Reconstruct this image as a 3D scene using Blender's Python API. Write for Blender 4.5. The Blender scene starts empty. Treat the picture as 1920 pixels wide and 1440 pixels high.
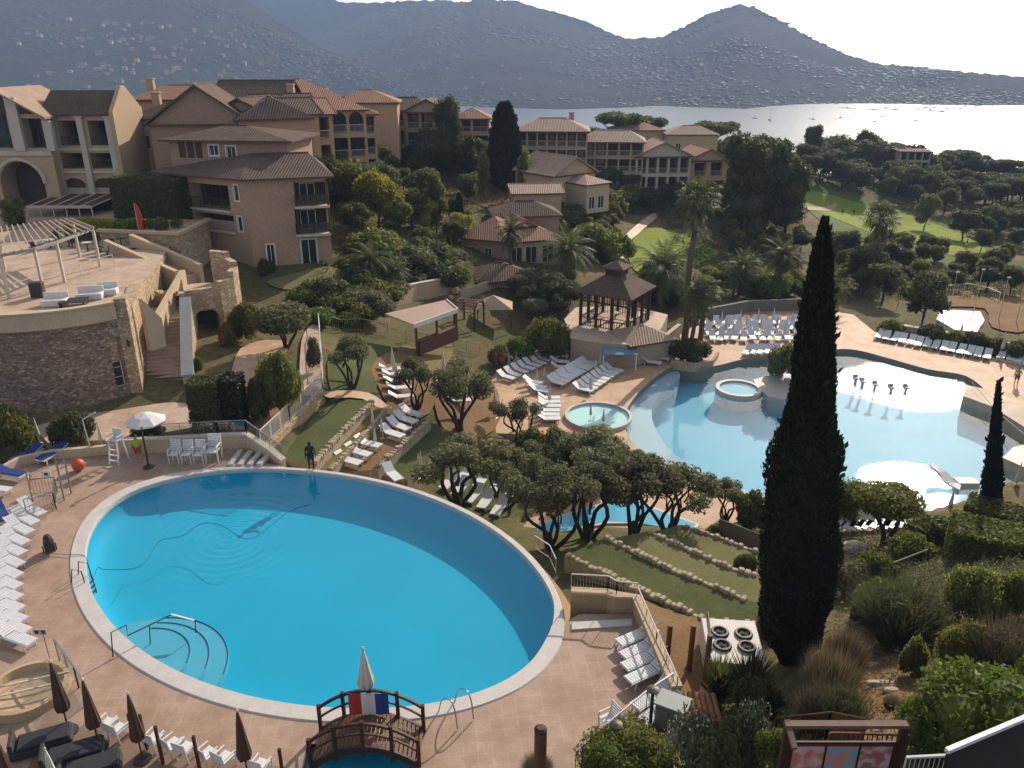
import bpy, bmesh, math, random
import numpy as np
from mathutils import Vector, Matrix
R = math.radians
PI = math.pi
scene = bpy.context.scene
COL = scene.collection
random.seed(7)
F = 1500.0
PITCH = math.atan(612 / 1500)
CZ = 22.0
cP, sP = math.cos(PITCH), math.sin(PITCH)
def ray(u, v):
 x = (u - 960) / F
 y = -(v - 720) / F
 return (x, cP + y * sP, -sP + y * cP)
def P(u, v, z):
 d = ray(u, v)
 t = (z - CZ) / d[2]
 return Vector((d[0] * t, d[1] * t, z))
def Q(u, v, dist):
 """point of the ray through (u, v) at horizontal forward distance dist"""
 d = ray(u, v)
 t = dist / d[1]
 return Vector((d[0] * t, dist, CZ + d[2] * t))
def proj(p):
 y, z = p[1], p[2] - CZ
 dep = y * cP - z * sP
 return 960 + F * p[0] / dep, 720 - F * (y * sP + z * cP) / dep
def depth(p):
 return p[1] * cP - (p[2] - CZ) * sP
MATS = {}
def nodes_of(name):
 m = bpy.data.materials.new(name)
 m.use_nodes = True
 nt = m.node_tree
 nt.nodes.clear()
 out = nt.nodes.new('ShaderNodeOutputMaterial')
 return m, nt, out
def N(nt, typ, **kw):
 n = nt.nodes.new(typ)
 for k, v in kw.items():
  if k == 'inp':
   for kk, vv in v.items():
    n.inputs[kk].default_value = vv
  else:
   setattr(n, k, v)
 return n
def rgba(c):
 return (c[0], c[1], c[2], 1.0)
def coords(nt, scale=1.0, world=False):
 if world:
  g = N(nt, 'ShaderNodeNewGeometry')
  return g.outputs['Position']
 t = N(nt, 'ShaderNodeTexCoord')
 return t.outputs['Object']
def math_(nt, op, a, b=None, clamp=False):
 n = N(nt, 'ShaderNodeMath', operation=op)
 n.use_clamp = clamp
 for i, s in enumerate((a, b)):
  if s is None:
   continue
  if isinstance(s, (int, float)):
   n.inputs[i].default_value = s
  else:
   nt.links.new(s, n.inputs[i])
 return n.outputs[0]
def mixc(nt, fac, a, b, blend='MIX'):
 n = N(nt, 'ShaderNodeMix', data_type='RGBA', blend_type=blend)
 if isinstance(fac, (int, float)):
  n.inputs[0].default_value = fac
 else:
  nt.links.new(fac, n.inputs[0])
 for idx, s in ((6, a), (7, b)):
  if isinstance(s, tuple):
   n.inputs[idx].default_value = rgba(s)
  else:
   nt.links.new(s, n.inputs[idx])
 return n.outputs[2]
def noise(nt, vec, scale, detail=4, rough=0.6):
 n = N(nt, 'ShaderNodeTexNoise', inp={'Scale': scale, 'Detail': detail, 'Roughness': rough})
 nt.links.new(vec, n.inputs['Vector'])
 return n.outputs['Fac']
def ramp(nt, fac, p0, p1):
 n = N(nt, 'ShaderNodeMapRange', inp={'From Min': p0, 'From Max': p1})
 nt.links.new(fac, n.inputs[0])
 return n.outputs[0]
def finish(nt, out, col, rough=0.8, bump=None, bstr=0.3, bdist=0.02, metal=0.0, spec=0.3):
 b = N(nt, 'ShaderNodeBsdfPrincipled')
 b.inputs['Roughness'].default_value = rough
 b.inputs['Metallic'].default_value = metal
 b.inputs['Specular IOR Level'].default_value = spec
 if isinstance(col, tuple):
  b.inputs['Base Color'].default_value = rgba(col)
 else:
  nt.links.new(col, b.inputs['Base Color'])
 if bump is not None:
  bn = N(nt, 'ShaderNodeBump', inp={'Strength': bstr, 'Distance': bdist})
  nt.links.new(bump, bn.inputs['Height'])
  nt.links.new(bn.outputs[0], b.inputs['Normal'])
 nt.links.new(b.outputs[0], out.inputs[0])
 return b
def mat(name, c, c2=None, scale=2.0, rough=0.8, metal=0.0, bump=0.0, spec=0.3, world=False, lo=0.35, hi=0.65, fine=None):
 """plain surface with weathering between two colours and a fine grain"""
 if name in MATS:
  return MATS[name]
 m, nt, out = nodes_of(name)
 vec = coords(nt, world=world)
 if c2 is None:
  c2 = tuple(x * 0.8 for x in c)
 n1 = noise(nt, vec, scale, 6, 0.65)
 f = ramp(nt, n1, lo, hi)
 col = mixc(nt, f, c, c2)
 n2 = noise(nt, vec, fine or scale * 14, 3)
 col = mixc(nt, ramp(nt, n2, 0.3, 0.8), col, tuple(x * 0.75 for x in c2))
 finish(nt, out, col, rough, n2 if bump else None, bump, 0.02, metal, spec)
 MATS[name] = m
 return m
def foliage(name, c1, c2, c3=None, trans=0.35, nscale=0.7):
 m, nt, out = nodes_of(name)
 g = N(nt, 'ShaderNodeNewGeometry')
 oi = N(nt, 'ShaderNodeObjectInfo')
 tc = coords(nt)
 n = noise(nt, tc, nscale, 3)
 f = math_(nt, 'ADD', math_(nt, 'MULTIPLY', g.outputs['Random Per Island'], 0.55), math_(nt, 'MULTIPLY', n, 0.5))
 col = mixc(nt, ramp(nt, f, 0.15, 0.85), c1, c2)
 if c3:
  col = mixc(nt, ramp(nt, math_(nt, 'FRACT', math_(nt, 'MULTIPLY', g.outputs['Random Per Island'], 7.31)), 0.72, 1.0), col, c3)
 hsv = N(nt, 'ShaderNodeHueSaturation')
 nt.links.new(col, hsv.inputs['Color'])
 nt.links.new(math_(nt, 'ADD', math_(nt, 'MULTIPLY', oi.outputs['Random'], 0.5), 0.75), hsv.inputs['Value'])
 nt.links.new(math_(nt, 'ADD', math_(nt, 'MULTIPLY', oi.outputs['Random'], 0.04), 0.48), hsv.inputs['Hue'])
 d = N(nt, 'ShaderNodeBsdfPrincipled', inp={'Roughness': 0.6, 'Specular IOR Level': 0.2})
 t = N(nt, 'ShaderNodeBsdfTranslucent')
 mx = N(nt, 'ShaderNodeMixShader', inp={0: trans})
 nt.links.new(hsv.outputs[0], d.inputs['Base Color'])
 nt.links.new(hsv.outputs[0], t.inputs['Color'])
 nt.links.new(d.outputs[0], mx.inputs[1])
 nt.links.new(t.outputs[0], mx.inputs[2])
 nt.links.new(mx.outputs[0], out.inputs[0])
 MATS[name] = m
 return m
def glass_dark(name, c=(0.02, 0.025, 0.03), rough=0.08):
 m, nt, out = nodes_of(name)
 finish(nt, out, c, rough, spec=0.5)
 MATS[name] = m
 return m
def tag(o, label=None, cat=None, group=None, kind=None):
 if label:
  o['label'] = label
 if cat:
  o['category'] = cat
 if group:
  o['group'] = group
 if kind:
  o['kind'] = kind
 return o
def thing(name, label, cat, loc=(0, 0, 0), rotz=0.0, group=None):
 o = bpy.data.objects.new(name, None)
 COL.objects.link(o)
 o.empty_display_size = 0.3
 o.location = loc
 o.rotation_euler = (0, 0, rotz)
 return tag(o, label, cat, group)
def dup(root, loc, rotz=0.0, label=None, group=None, scale=None):
 r = root.copy()
 COL.objects.link(r)
 r.location = loc
 r.rotation_euler = (0, 0, rotz)
 if scale is not None:
  r.scale = scale if not isinstance(scale, (int, float)) else (scale,) * 3
 if label:
  r['label'] = label
 if group:
  r['group'] = group
 for ch in list(root.children):
  c = ch.copy()
  COL.objects.link(c)
  c.parent = r
  for g in list(ch.children):
   d = g.copy()
   COL.objects.link(d)
   d.parent = c
 return r
class MB:
 def __init__(self):
  self.v = []
  self.f = []
  self.mi = []
  self.cur = 0
 def add(self, verts, faces):
  b = len(self.v)
  self.v.extend([tuple(p) for p in verts])
  for f in faces:
   self.f.append([b + i for i in f])
   self.mi.append(self.cur)
  return b
 def quad(self, a, b, c, d):
  self.add([a, b, c, d], [(0, 1, 2, 3)])
 def box(self, c, s, rz=0.0, M=None):
  hx, hy, hz = s[0] / 2, s[1] / 2, s[2] / 2
  pts = []
  cr, sr = math.cos(rz), math.sin(rz)
  for dz in (-hz, hz):
   for dx, dy in ((-hx, -hy), (hx, -hy), (hx, hy), (-hx, hy)):
    if M is not None:
     pts.append(Vector(c) + M @ Vector((dx, dy, dz)))
    else:
     pts.append((c[0] + dx * cr - dy * sr, c[1] + dx * sr + dy * cr, c[2] + dz))
  self.add(pts, [(3, 2, 1, 0), (4, 5, 6, 7), (0, 1, 5, 4), (1, 2, 6, 5), (2, 3, 7, 6), (3, 0, 4, 7)])
  return self
 def bar(self, a, b, w, h):
  """rectangular bar from a to b (width w sideways, height h)"""
  a, b = Vector(a), Vector(b)
  d = b - a
  L = d.length
  if L < 1e-6:
   return self
  d.normalize()
  up = Vector((0, 0, 1)) if abs(d.z) < 0.98 else Vector((0, 1, 0))
  sx = d.cross(up).normalized()
  up = sx.cross(d).normalized()
  M = Matrix((d, sx, up)).transposed()
  return self.box((a + b) / 2, (L, w, h), M=M)
 def tube(self, pts, r, n=6, close=False, cap=True):
  pts = [Vector(p) for p in pts]
  if not isinstance(r, (list, tuple)):
   r = [r] * len(pts)
  m = len(pts)
  base = len(self.v)
  ref = None
  for i, p in enumerate(pts):
   if close:
    t = pts[(i + 1) % m] - pts[i - 1]
   else:
    t = pts[min(i + 1, m - 1)] - pts[max(i - 1, 0)]
   if t.length < 1e-9:
    t = Vector((0, 0, 1))
   t.normalize()
   if ref is None:
    ref = Vector((1, 0, 0)) if abs(t.x) < 0.8 else Vector((0, 1, 0))
   x = (ref - t * ref.dot(t))
   if x.length < 1e-6:
    x = t.orthogonal()
   x.normalize()
   ref = x
   y = t.cross(x)
   for k in range(n):
    a = 2 * PI * k / n
    self.v.append(tuple(p + (x * math.cos(a) + y * math.sin(a)) * r[i]))
  for i in range(m if close else m - 1):
   j = (i + 1) % m
   for k in range(n):
    k2 = (k + 1) % n
    self.f.append([base + i * n + k, base + i * n + k2, base + j * n + k2, base + j * n + k])
    self.mi.append(self.cur)
  if cap and not close:
   self.f.append([base + k for k in range(n)][::-1])
   self.mi.append(self.cur)
   self.f.append([base + (m - 1) * n + k for k in range(n)])
   self.mi.append(self.cur)
  return self
 def lathe(self, prof, n=12, c=(0, 0, 0), fold=0.0, nf=8):
  """profile [(r, z)] turned round z at c; fold pinches the surface into nf folds"""
  base = len(self.v)
  for r, z in prof:
   for k in range(n):
    a = 2 * PI * k / n
    rr = r * (1 - fold * (0.5 + 0.5 * math.cos(nf * a)))
    self.v.append((c[0] + rr * math.cos(a), c[1] + rr * math.sin(a), c[2] + z))
  for i in range(len(prof) - 1):
   for k in range(n):
    k2 = (k + 1) % n
    self.f.append([base + i * n + k, base + i * n + k2, base + (i + 1) * n + k2, base + (i + 1) * n + k])
    self.mi.append(self.cur)
  self.f.append([base + k for k in range(n)][::-1])
  self.mi.append(self.cur)
  self.f.append([base + (len(prof) - 1) * n + k for k in range(n)])
  self.mi.append(self.cur)
  return self
 def prism(self, poly, z0, z1):
  """vertical prism over a simple polygon, fan-free (ngon caps)"""
  n = len(poly)
  ar = sum(poly[i][0] * poly[(i + 1) % n][1] - poly[(i + 1) % n][0] * poly[i][1] for i in range(n))
  if ar < 0:
   poly = poly[::-1]
  vs = [(p[0], p[1], z0) for p in poly] + [(p[0], p[1], z1) for p in poly]
  fs = [tuple(range(n))[::-1], tuple(range(n, 2 * n))]
  for i in range(n):
   j = (i + 1) % n
   fs.append((i, j, n + j, n + i))
  self.add(vs, fs)
  return self
 def ell(self, c, r, n=10, m=6, jit=0.0, rnd=random):
  base = len(self.v)
  self.v.append((c[0], c[1], c[2] - r[2]))
  for i in range(1, m):
   t = PI * i / m
   for k in range(n):
    a = 2 * PI * k / n
    j = 1 + rnd.uniform(-jit, jit)
    self.v.append((c[0] + r[0] * math.sin(t) * math.cos(a) * j, c[1] + r[1] * math.sin(t) * math.sin(a) * j, c[2] - r[2] * math.cos(t) * j))
  self.v.append((c[0], c[1], c[2] + r[2]))
  top = len(self.v) - 1
  for k in range(n):
   k2 = (k + 1) % n
   self.f.append([base, base + 1 + k2, base + 1 + k]); self.mi.append(self.cur)
   self.f.append([top, base + 1 + (m - 2) * n + k, base + 1 + (m - 2) * n + k2]); self.mi.append(self.cur)
   for i in range(m - 2):
    a = base + 1 + i * n
    self.f.append([a + k, a + k2, a + n + k2, a + n + k]); self.mi.append(self.cur)
  return self
 def mesh(self, name, mats, smooth=False):
  me = bpy.data.meshes.new(name)
  me.from_pydata(self.v, [], self.f)
  if not isinstance(mats, (list, tuple)):
   mats = [mats]
  for m in mats:
   me.materials.append(m)
  if len(mats) > 1:
   me.polygons.foreach_set('material_index', self.mi)
  if smooth:
   me.polygons.foreach_set('use_smooth', [True] * len(me.polygons))
  me.update()
  return me
 def build(self, name, mats, parent=None, smooth=False, bevel=0.0):
  o = bpy.data.objects.new(name, self.mesh(name, mats, smooth))
  COL.objects.link(o)
  if parent is not None:
   o.parent = parent
  if bevel:
   b = o.modifiers.new('bevel', 'BEVEL')
   b.width = bevel
   b.segments = 1
   b.limit_method = 'ANGLE'
  return o
def struct(o):
 o['kind'] = 'structure'
 return o
ORD = ['first', 'second', 'third', 'fourth', 'fifth', 'sixth', 'seventh', 'eighth', 'ninth', 'tenth', '11th', '12th', '13th', '14th', '15th', '16th', '17th', '18th', '19th', '20th', '21st', '22nd', '23rd', '24th', '25th', '26th', '27th', '28th', '29th', '30th']
def order_label(items, fmt, a='left', b='right'):
 """items in order; names the nearer half from one end and the rest from the other"""
 n = len(items)
 for i, o in enumerate(items):
  j = n - 1 - i
  if i <= j:
   w = ('%s from the %s' % (ORD[i], a)) if i else ('%smost' % a if a in ('left', 'right') else 'first from the %s' % a)
  else:
   w = ('%s from the %s' % (ORD[j], b)) if j else ('%smost' % b if b in ('left', 'right') else 'first from the %s' % b)
  o['label'] = fmt.replace('#', w)
def inside(poly, x, y):
 c = False
 n = len(poly)
 for i in range(n):
  x1, y1 = poly[i][0], poly[i][1]
  x2, y2 = poly[i - 1][0], poly[i - 1][1]
  if (y1 > y) != (y2 > y) and x < (x2 - x1) * (y - y1) / (y2 - y1) + x1:
   c = not c
 return c
def spline(pts, k=6, close=False):
 out = []
 n = len(pts)
 pts = [Vector(p) for p in pts]
 rng = range(n if close else n - 1)
 for i in rng:
  p0 = pts[i - 1] if (close or i > 0) else pts[0]
  p1 = pts[i]
  p2 = pts[(i + 1) % n]
  p3 = pts[(i + 2) % n] if (close or i + 2 < n) else pts[n - 1]
  for j in range(k):
   t = j / k
   out.append(0.5 * ((2 * p1) + (p2 - p0) * t + (2 * p0 - 5 * p1 + 4 * p2 - p3) * t * t + (3 * p1 - p0 - 3 * p2 + p3) * t ** 3))
 if not close:
  out.append(pts[-1])
 return out
# ================================================================== camera, light, sky, air
cam = bpy.data.cameras.new('camera')
cam.sensor_width = 36
cam.lens = F / 1920 * 36
cam.clip_start = 0.5
cam.clip_end = 12000
cam_o = bpy.data.objects.new('camera', cam)
COL.objects.link(cam_o)
cam_o.location = (0, 0, CZ)
cam_o.rotation_euler = (PI / 2 - PITCH, 0, 0)
scene.camera = cam_o
SUN_AZ, SUN_EL = R(29), R(28)
sun = bpy.data.lights.new('sun', 'SUN')
sun.energy = 4.5
sun.angle = R(0.5)
sun.color = (1.0, 0.87, 0.70)
sun_o = bpy.data.objects.new('sun', sun)
COL.objects.link(sun_o)
sd = Vector((math.sin(SUN_AZ) * math.cos(SUN_EL), math.cos(SUN_AZ) * math.cos(SUN_EL), math.sin(SUN_EL)))
sun_o.rotation_euler = sd.to_track_quat('Z', 'Y').to_euler()
sun_o.location = (60, 100, 80)
world = bpy.data.worlds.new('World')
scene.world = world
world.use_nodes = True
wn = world.node_tree
bg = wn.nodes['Background']
sky = wn.nodes.new('ShaderNodeTexSky')
sky.sky_type = 'NISHITA'
sky.sun_disc = False
sky.sun_elevation = SUN_EL
sky.sun_rotation = SUN_AZ
sky.air_density = 1.0
sky.dust_density = 1.0
sky.ozone_density = 1.0
hs = wn.nodes.new('ShaderNodeHueSaturation')
hs.inputs['Saturation'].default_value = 0.45
wn.links.new(sky.outputs[0], hs.inputs['Color'])
tn = wn.nodes.new('ShaderNodeMix')
tn.data_type = 'RGBA'
tn.blend_type = 'MULTIPLY'
tn.inputs[0].default_value = 1.0
tn.inputs[7].default_value = (1.0, 0.965, 0.91, 1)
wn.links.new(hs.outputs[0], tn.inputs[6])
wn.links.new(tn.outputs[2], bg.inputs[0])
bg.inputs[1].default_value = 0.15
scene.view_settings.view_transform = 'Standard'
scene.view_settings.look = 'None'
scene.view_settings.exposure = 0.58
scene.view_settings.gamma = 1.0
scene.cycles.use_denoising = True
scene.cycles.max_bounces = 6
scene.cycles.diffuse_bounces = 2
scene.cycles.glossy_bounces = 3
scene.cycles.transmission_bounces = 4
scene.cycles.transparent_max_bounces = 8
scene.cycles.sample_clamp_indirect = 6
scene.cycles.volume_step_rate = 4
SEA = -60.0
# ================================================================== terrain: heights read at points seen in the photograph
CTRL = [
 (1580, 1430, 6.3), (1900, 1420, 7.0), (1850, 1300, 4.6), (1600, 1300, 2.6), (1700, 1180, 1.4), (1500, 1300, 1.0),
 (1400, 1300, -0.6), (1900, 1150, 2.4), (1800, 1060, 0.0), (1900, 1000, -1.2), (1650, 1060, -2.0), (1580, 1110, -2.2),
 (1850, 965, -4.0), (1700, 1010, -4.8), (1420, 1420, 2.4), (1300, 1430, 0.2), (1250, 1340, -0.4), (1360, 1215, -1.0),
 (1230, 1140, -1.6), (1280, 1180, -1.2), (1450, 1180, -1.4), (1550, 1010, -5.2), (1920, 930, -4.6), (1100, 1085, -2.2),
 (300, 1300, -0.3), (600, 1400, -0.3), (100, 1000, -0.3), (300, 870, -0.3), (1100, 1300, -0.3), (0, 1400, -0.3), (-300, 1000, -0.3),
 (60, 800, -0.1), (240, 790, -0.1), (400, 815, 0.0), (320, 760, 0.1), (480, 850, -0.2),
 (520, 790, 0.1), (560, 720, 0.5), (610, 640, 1.2), (590, 800, -1.3), (660, 760, -1.2), (700, 820, -2.4), (760, 820, -3.2), (840, 800, -3.8),
 (700, 690, -1.3), (790, 720, -2.2), (870, 740, -3.4), (700, 640, -0.8), (800, 640, -2.4), (930, 800, -5.7), (940, 720, -6.0), (700, 885, -3.6),
 (600, 868, -2.2), (760, 905, -3.8), (900, 968, -4.4), (1000, 1040, -3.2), (1055, 1100, -2.4), (850, 930, -4.5), (950, 960, -5.0), (1000, 1000, -4.6), (1050, 930, -5.6), (1100, 1000, -4.6), (1200, 960, -5.6), (1000, 860, -6.0), (1250, 1010, -4.4),
 (470, 640, 1.0), (440, 560, 1.6), (560, 560, 1.6), (480, 530, 2.0), (620, 500, 2.6), (650, 610, 0.0), (700, 540, 0.3), (760, 500, 0.4), (800, 560, -1.8),
 (880, 580, -3.4), (900, 640, -4.4), (980, 570, -4.4), (1000, 620, -5.6), (1150, 612, -4.6), (1250, 600, -5.8), (1400, 575, -6.0), (1500, 575, -6.2), (1620, 600, -6.2),
 (1000, 495, -2.4), (900, 490, -1.2), (1060, 450, -2.6), (1150, 440, -4.0), (1180, 520, -5.0), (1230, 455, -6.0), (1215, 395, -5.0), (1300, 470, -7.0), (1380, 440, -7.0),
 (1400, 510, -7.5), (1090, 395, -1.2), (1000, 340, 1.2), (900, 360, 1.2), (820, 340, 2.6), (740, 310, 4.6), (690, 330, 5.0), (640, 330, 6.4), (640, 420, 4.0), (750, 400, 2.6),
 (850, 420, 1.0), (800, 275, 6.0), (880, 290, 5.0), (980, 310, 3.6), (1100, 330, 1.0), (1200, 350, -1.2), (1290, 360, -2.4), (1370, 390, -4.2), (1440, 400, -6.0), (1500, 330, -7.0),
 (1500, 372, -10.5), (1560, 390, -13.0), (1640, 410, -14.5), (1760, 440, -13.5), (1840, 480, -12.0), (1650, 345, -13.0), (1850, 390, -14.0), (1700, 500, -11.0), (1620, 480, -11.0),
 (1850, 540, -9.5), (1800, 600, -7.6), (1900, 600, -7.8), (1900, 700, -6.4), (1700, 560, -8.0), (1560, 480, -9.5),
 (60, 420, 5.4), (240, 405, 5.4), (330, 400, 5.0), (330, 440, 4.6), (300, 290, 7.0), (500, 250, 8.6), (620, 262, 8.0), (150, 520, 5.0), (40, 590, 5.0), (0, 330, 6.5), (560, 285, 7.5),
]
WORLD = [  # x, y, z beyond what the picture shows
 (-200, 60, 6), (-200, 150, 9), (-150, 220, 9), (-90, 200, 9), (-110, 20, 3), (-45, 12, -0.3), (0, 12, -0.3), (22, 8, 9), (45, 15, 8), (70, 40, 3), (80, 70, -4), (110, 100, -9), (0, 4, 0), (120, 30, 4),
 (150, 150, -15), (-40, 190, 8), (0, 185, 1), (40, 200, -3), (80, 250, -9), (150, 260, -14), (-120, 300, -10), (-40, 300, -25), (20, 300, -26), (80, 330, -30), (200, 330, -28),
 (-260, 430, -62), (-120, 430, -62), (0, 430, -62), (120, 440, -62), (260, 430, -62), (400, 380, -62), (300, 250, -28), (260, 120, -18), (250, 40, -5), (-420, 300, -40), (-420, 100, 8),
 (500, 200, -62), (420, 90, -50), (-300, 560, -66), (0, 600, -66), (300, 600, -66), (-520, 420, -66), (520, 420, -66), (620, 200, -66),
]
_c = [tuple(P(u, v, z)) for u, v, z in CTRL] + WORLD
CX = np.array([p[0] for p in _c]); CY = np.array([p[1] for p in _c]); CH = np.array([p[2] for p in _c])
def warp(x, y):
 """far ground is known more coarsely: interpolate in log-distance and azimuth"""
 r = np.hypot(x, y + 6)
 return 60 * np.arctan2(x, y + 6), 60 * np.log(r / 10)
_wx, _wy = warp(CX, CY)
_D = np.sqrt((_wx[:, None] - _wx[None, :]) ** 2 + (_wy[:, None] - _wy[None, :]) ** 2 + 1.5)
_n = len(CX)
_A = np.zeros((_n + 3, _n + 3))
_A[:_n, :_n] = _D + np.eye(_n) * -0.35
_A[:_n, _n] = 1; _A[:_n, _n + 1] = _wx; _A[:_n, _n + 2] = _wy
_A[_n:, :_n] = _A[:_n, _n:].T
_S = np.linalg.solve(_A, np.concatenate([CH, np.zeros(3)]))
def terrain_raw(x, y):
 x = np.atleast_1d(np.asarray(x, float)); y = np.atleast_1d(np.asarray(y, float))
 wx, wy = warp(x, y)
 out = np.zeros(len(x))
 for s in range(0, len(x), 20000):
  d = np.sqrt((wx[s:s + 20000, None] - _wx[None]) ** 2 + (wy[s:s + 20000, None] - _wy[None]) ** 2 + 1.5)
  out[s:s + 20000] = d @ _S[:_n] + _S[_n] + wx[s:s + 20000] * _S[_n + 1] + wy[s:s + 20000] * _S[_n + 2]
 return out
PC = Vector((-9.874, 31.568)); PE0 = Vector((-0.860, 0.510)); PE1 = Vector((0.510, 0.860)); PA, PB = 13.163, 8.254
def rim(th, inset=0.0):
 r = 1 + 0.0104 * math.cos(3 * th) + 0.0043 * math.sin(3 * th) + 0.0118 * math.cos(4 * th) + 0.0014 * math.sin(4 * th)
 p = PC + PE0 * ((PA - inset) * r * math.cos(th)) + PE1 * ((PB - inset) * r * math.sin(th))
 return (p.x, p.y)
def smooth01(t):
 t = max(0.0, min(1.0, t))
 return t * t * (3 - 2 * t)
def cop_w(th):
 """the coping is broad on land and thin along the overflow edge"""
 a = math.degrees(th) % 360
 k = smooth01((a - 12) / 36) * smooth01((176 - a) / 26)
 return 0.66 - 0.40 * k
NP = 160
THS = [2 * PI * i / NP for i in range(NP)]
pool_in = [rim(t, cop_w(t)) for t in THS]
pool_out = [rim(t, 0) for t in THS]
inf = [rim(t, -0.06) for t in THS if R(53) <= t <= R(163)]
deck_poly = [tuple(P(u, v, 0)[:2]) for u, v in ((505, 862), (440, 852), (96, 864), (0, 905), (-160, 905), (-500, 1000), (-500, 1250), (-250, 1700), (1250, 1900), (1420, 1560), (1330, 1440), (1262, 1322), (1192, 1150), (1085, 1150))]
deck_outer = list(reversed(inf)) + deck_poly[::1] if False else inf[::-1][::-1]
deck_outline = inf + [tuple(P(u, v, 0)[:2]) for u, v in ((1085, 1152), (1192, 1150), (1262, 1322), (1345, 1440), (1450, 1560), (1250, 1900), (-250, 1700), (-500, 1250), (-500, 1000), (-160, 905), (0, 880), (96, 850), (440, 838), (500, 868))]
canal = [(-7.1, 20.95), (-3.2, 20.95), (-3.6, 15.5), (-6.8, 15.5)]
big_px = [(1262, 686), (1215, 718), (1178, 762), (1172, 800), (1190, 835), (1235, 868), (1300, 893), (1370, 917), (1450, 935), (1530, 946), (1610, 954), (1700, 960), (1780, 952), (1840, 936), (1900, 910), (2000, 900), (2140, 880), (2120, 815), (1925, 775), (1862, 742), (1812, 705), (1740, 692), (1668, 672), (1610, 657), (1570, 655), (1545, 668), (1500, 672), (1455, 668), (1400, 672), (1350, 684), (1305, 690)]
BZ = -5.6
WZ = -6.0
big_outline = [(p.x, p.y) for p in spline([P(u, v, BZ) for u, v in big_px], 4, True)]
bdeck_outline = [tuple(P(u, v, BZ)[:2]) for u, v in ((925, 812), (905, 730), (930, 680), (1010, 640), (1075, 640), (1180, 655), (1240, 650), (1300, 612), (1330, 578), (1500, 574), (1600, 590), (1640, 622), (1780, 652), (1930, 690), (2150, 745), (2400, 820), (2400, 960), (1930, 925), (1850, 960), (1740, 985), (1700, 1010), (1560, 1010), (1440, 960), (1360, 985), (1312, 1012), (1180, 1012), (1000, 1032), (945, 1008), (1000, 950), (1100, 900), (1150, 850), (1080, 815), (1010, 815))]
SLABS = [
 ([(1058, 1043), (1135, 1008), (1250, 1064), (1400, 1125), (1450, 1138), (1450, 1184), (1330, 1170), (1190, 1104)], -1.7),
 ([(1128, 1014), (1215, 996), (1290, 1030), (1370, 1066), (1450, 1088), (1450, 1160), (1250, 1090)], -2.4),
 ([(1208, 1002), (1275, 984), (1340, 1005), (1450, 1045), (1450, 1110), (1290, 1050)], -3.1),
 ([(530, 862), (610, 746), (699, 752), (588, 872)], -0.9),
 ([(585, 874), (690, 757), (726, 768), (618, 884)], -1.6),
 ([(614, 888), (718, 766), (808, 788), (709, 880)], -2.3),
 ([(704, 888), (800, 788), (856, 815), (764, 900)], -3.0),
]
def grown(poly, d):
 cx = sum(p[0] for p in poly) / len(poly); cy = sum(p[1] for p in poly) / len(poly)
 out = []
 for x, y in [(p[0], p[1]) for p in poly]:
  L = math.hypot(x - cx, y - cy)
  out.append((x + (x - cx) / L * d, y + (y - cy) / L * d))
 return out
def g_holes(x, y, z):
 z = np.array(z)
 lst = [(deck_outline, -2.6), (grown(bdeck_outline, -1.3), -8.2)] + [(grown([tuple(P(u, v, h)[:2]) for u, v in px], -0.25), h - 0.5) for px, h in SLABS]
 for poly, lim in lst:
  xs = [p[0] for p in poly]; ys = [p[1] for p in poly]
  idx = np.where((x > min(xs)) & (x < max(xs)) & (y > min(ys)) & (y < max(ys)))[0]
  for i in idx:
   if inside(poly, x[i], y[i]):
    z[i] = min(z[i], lim)
 return z
def gz(x, y):
 return float(terrain_raw(x, y)[0])
def G(u, v, lo=6.0, hi=600.0):
 """where the ray through (u, v) meets the ground"""
 d = ray(u, v)
 ys = np.geomspace(lo, hi, 900)
 t = ys / d[1]
 h = terrain_raw(d[0] * t, ys) - (CZ + d[2] * t)
 k = np.where(h >= 0)[0]
 i = k[0] if len(k) else len(ys) - 1
 y = ys[i]
 if i > 0 and len(k):
  a, b = h[i - 1], h[i]
  y = ys[i - 1] + (ys[i] - ys[i - 1]) * (-a) / (b - a)
 x = d[0] / d[1] * y
 return Vector((x, y, gz(x, y)))
def top_height(base, v_top):
 """height above base of the point seen at row v_top straight above it"""
 d = ray(960, v_top)
 return CZ + d[2] * (base[1] / d[1]) - base[2]
NA, NR = 300, 300
az = np.linspace(R(-52), R(52), NA)
rr = np.geomspace(9, 640, NR)
AZ, RR = np.meshgrid(az, rr)
TX = (RR * np.sin(AZ)).ravel(); TY = (RR * np.cos(AZ) - 4).ravel()
TZ = terrain_raw(TX, TY)
_rs = np.random.RandomState(3)
TZ = g_holes(TX, TY, TZ - 0.06)
me = bpy.data.meshes.new('terrain')
vs = np.stack([TX, TY, TZ], 1)
ii = np.arange(NA * NR).reshape(NR, NA)
fs = np.stack([ii[:-1, :-1], ii[:-1, 1:], ii[1:, 1:], ii[1:, :-1]], -1).reshape(-1, 4)
me.from_pydata(vs.tolist(), [], fs.tolist())
me.polygons.foreach_set('use_smooth', [True] * len(me.polygons))
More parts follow.
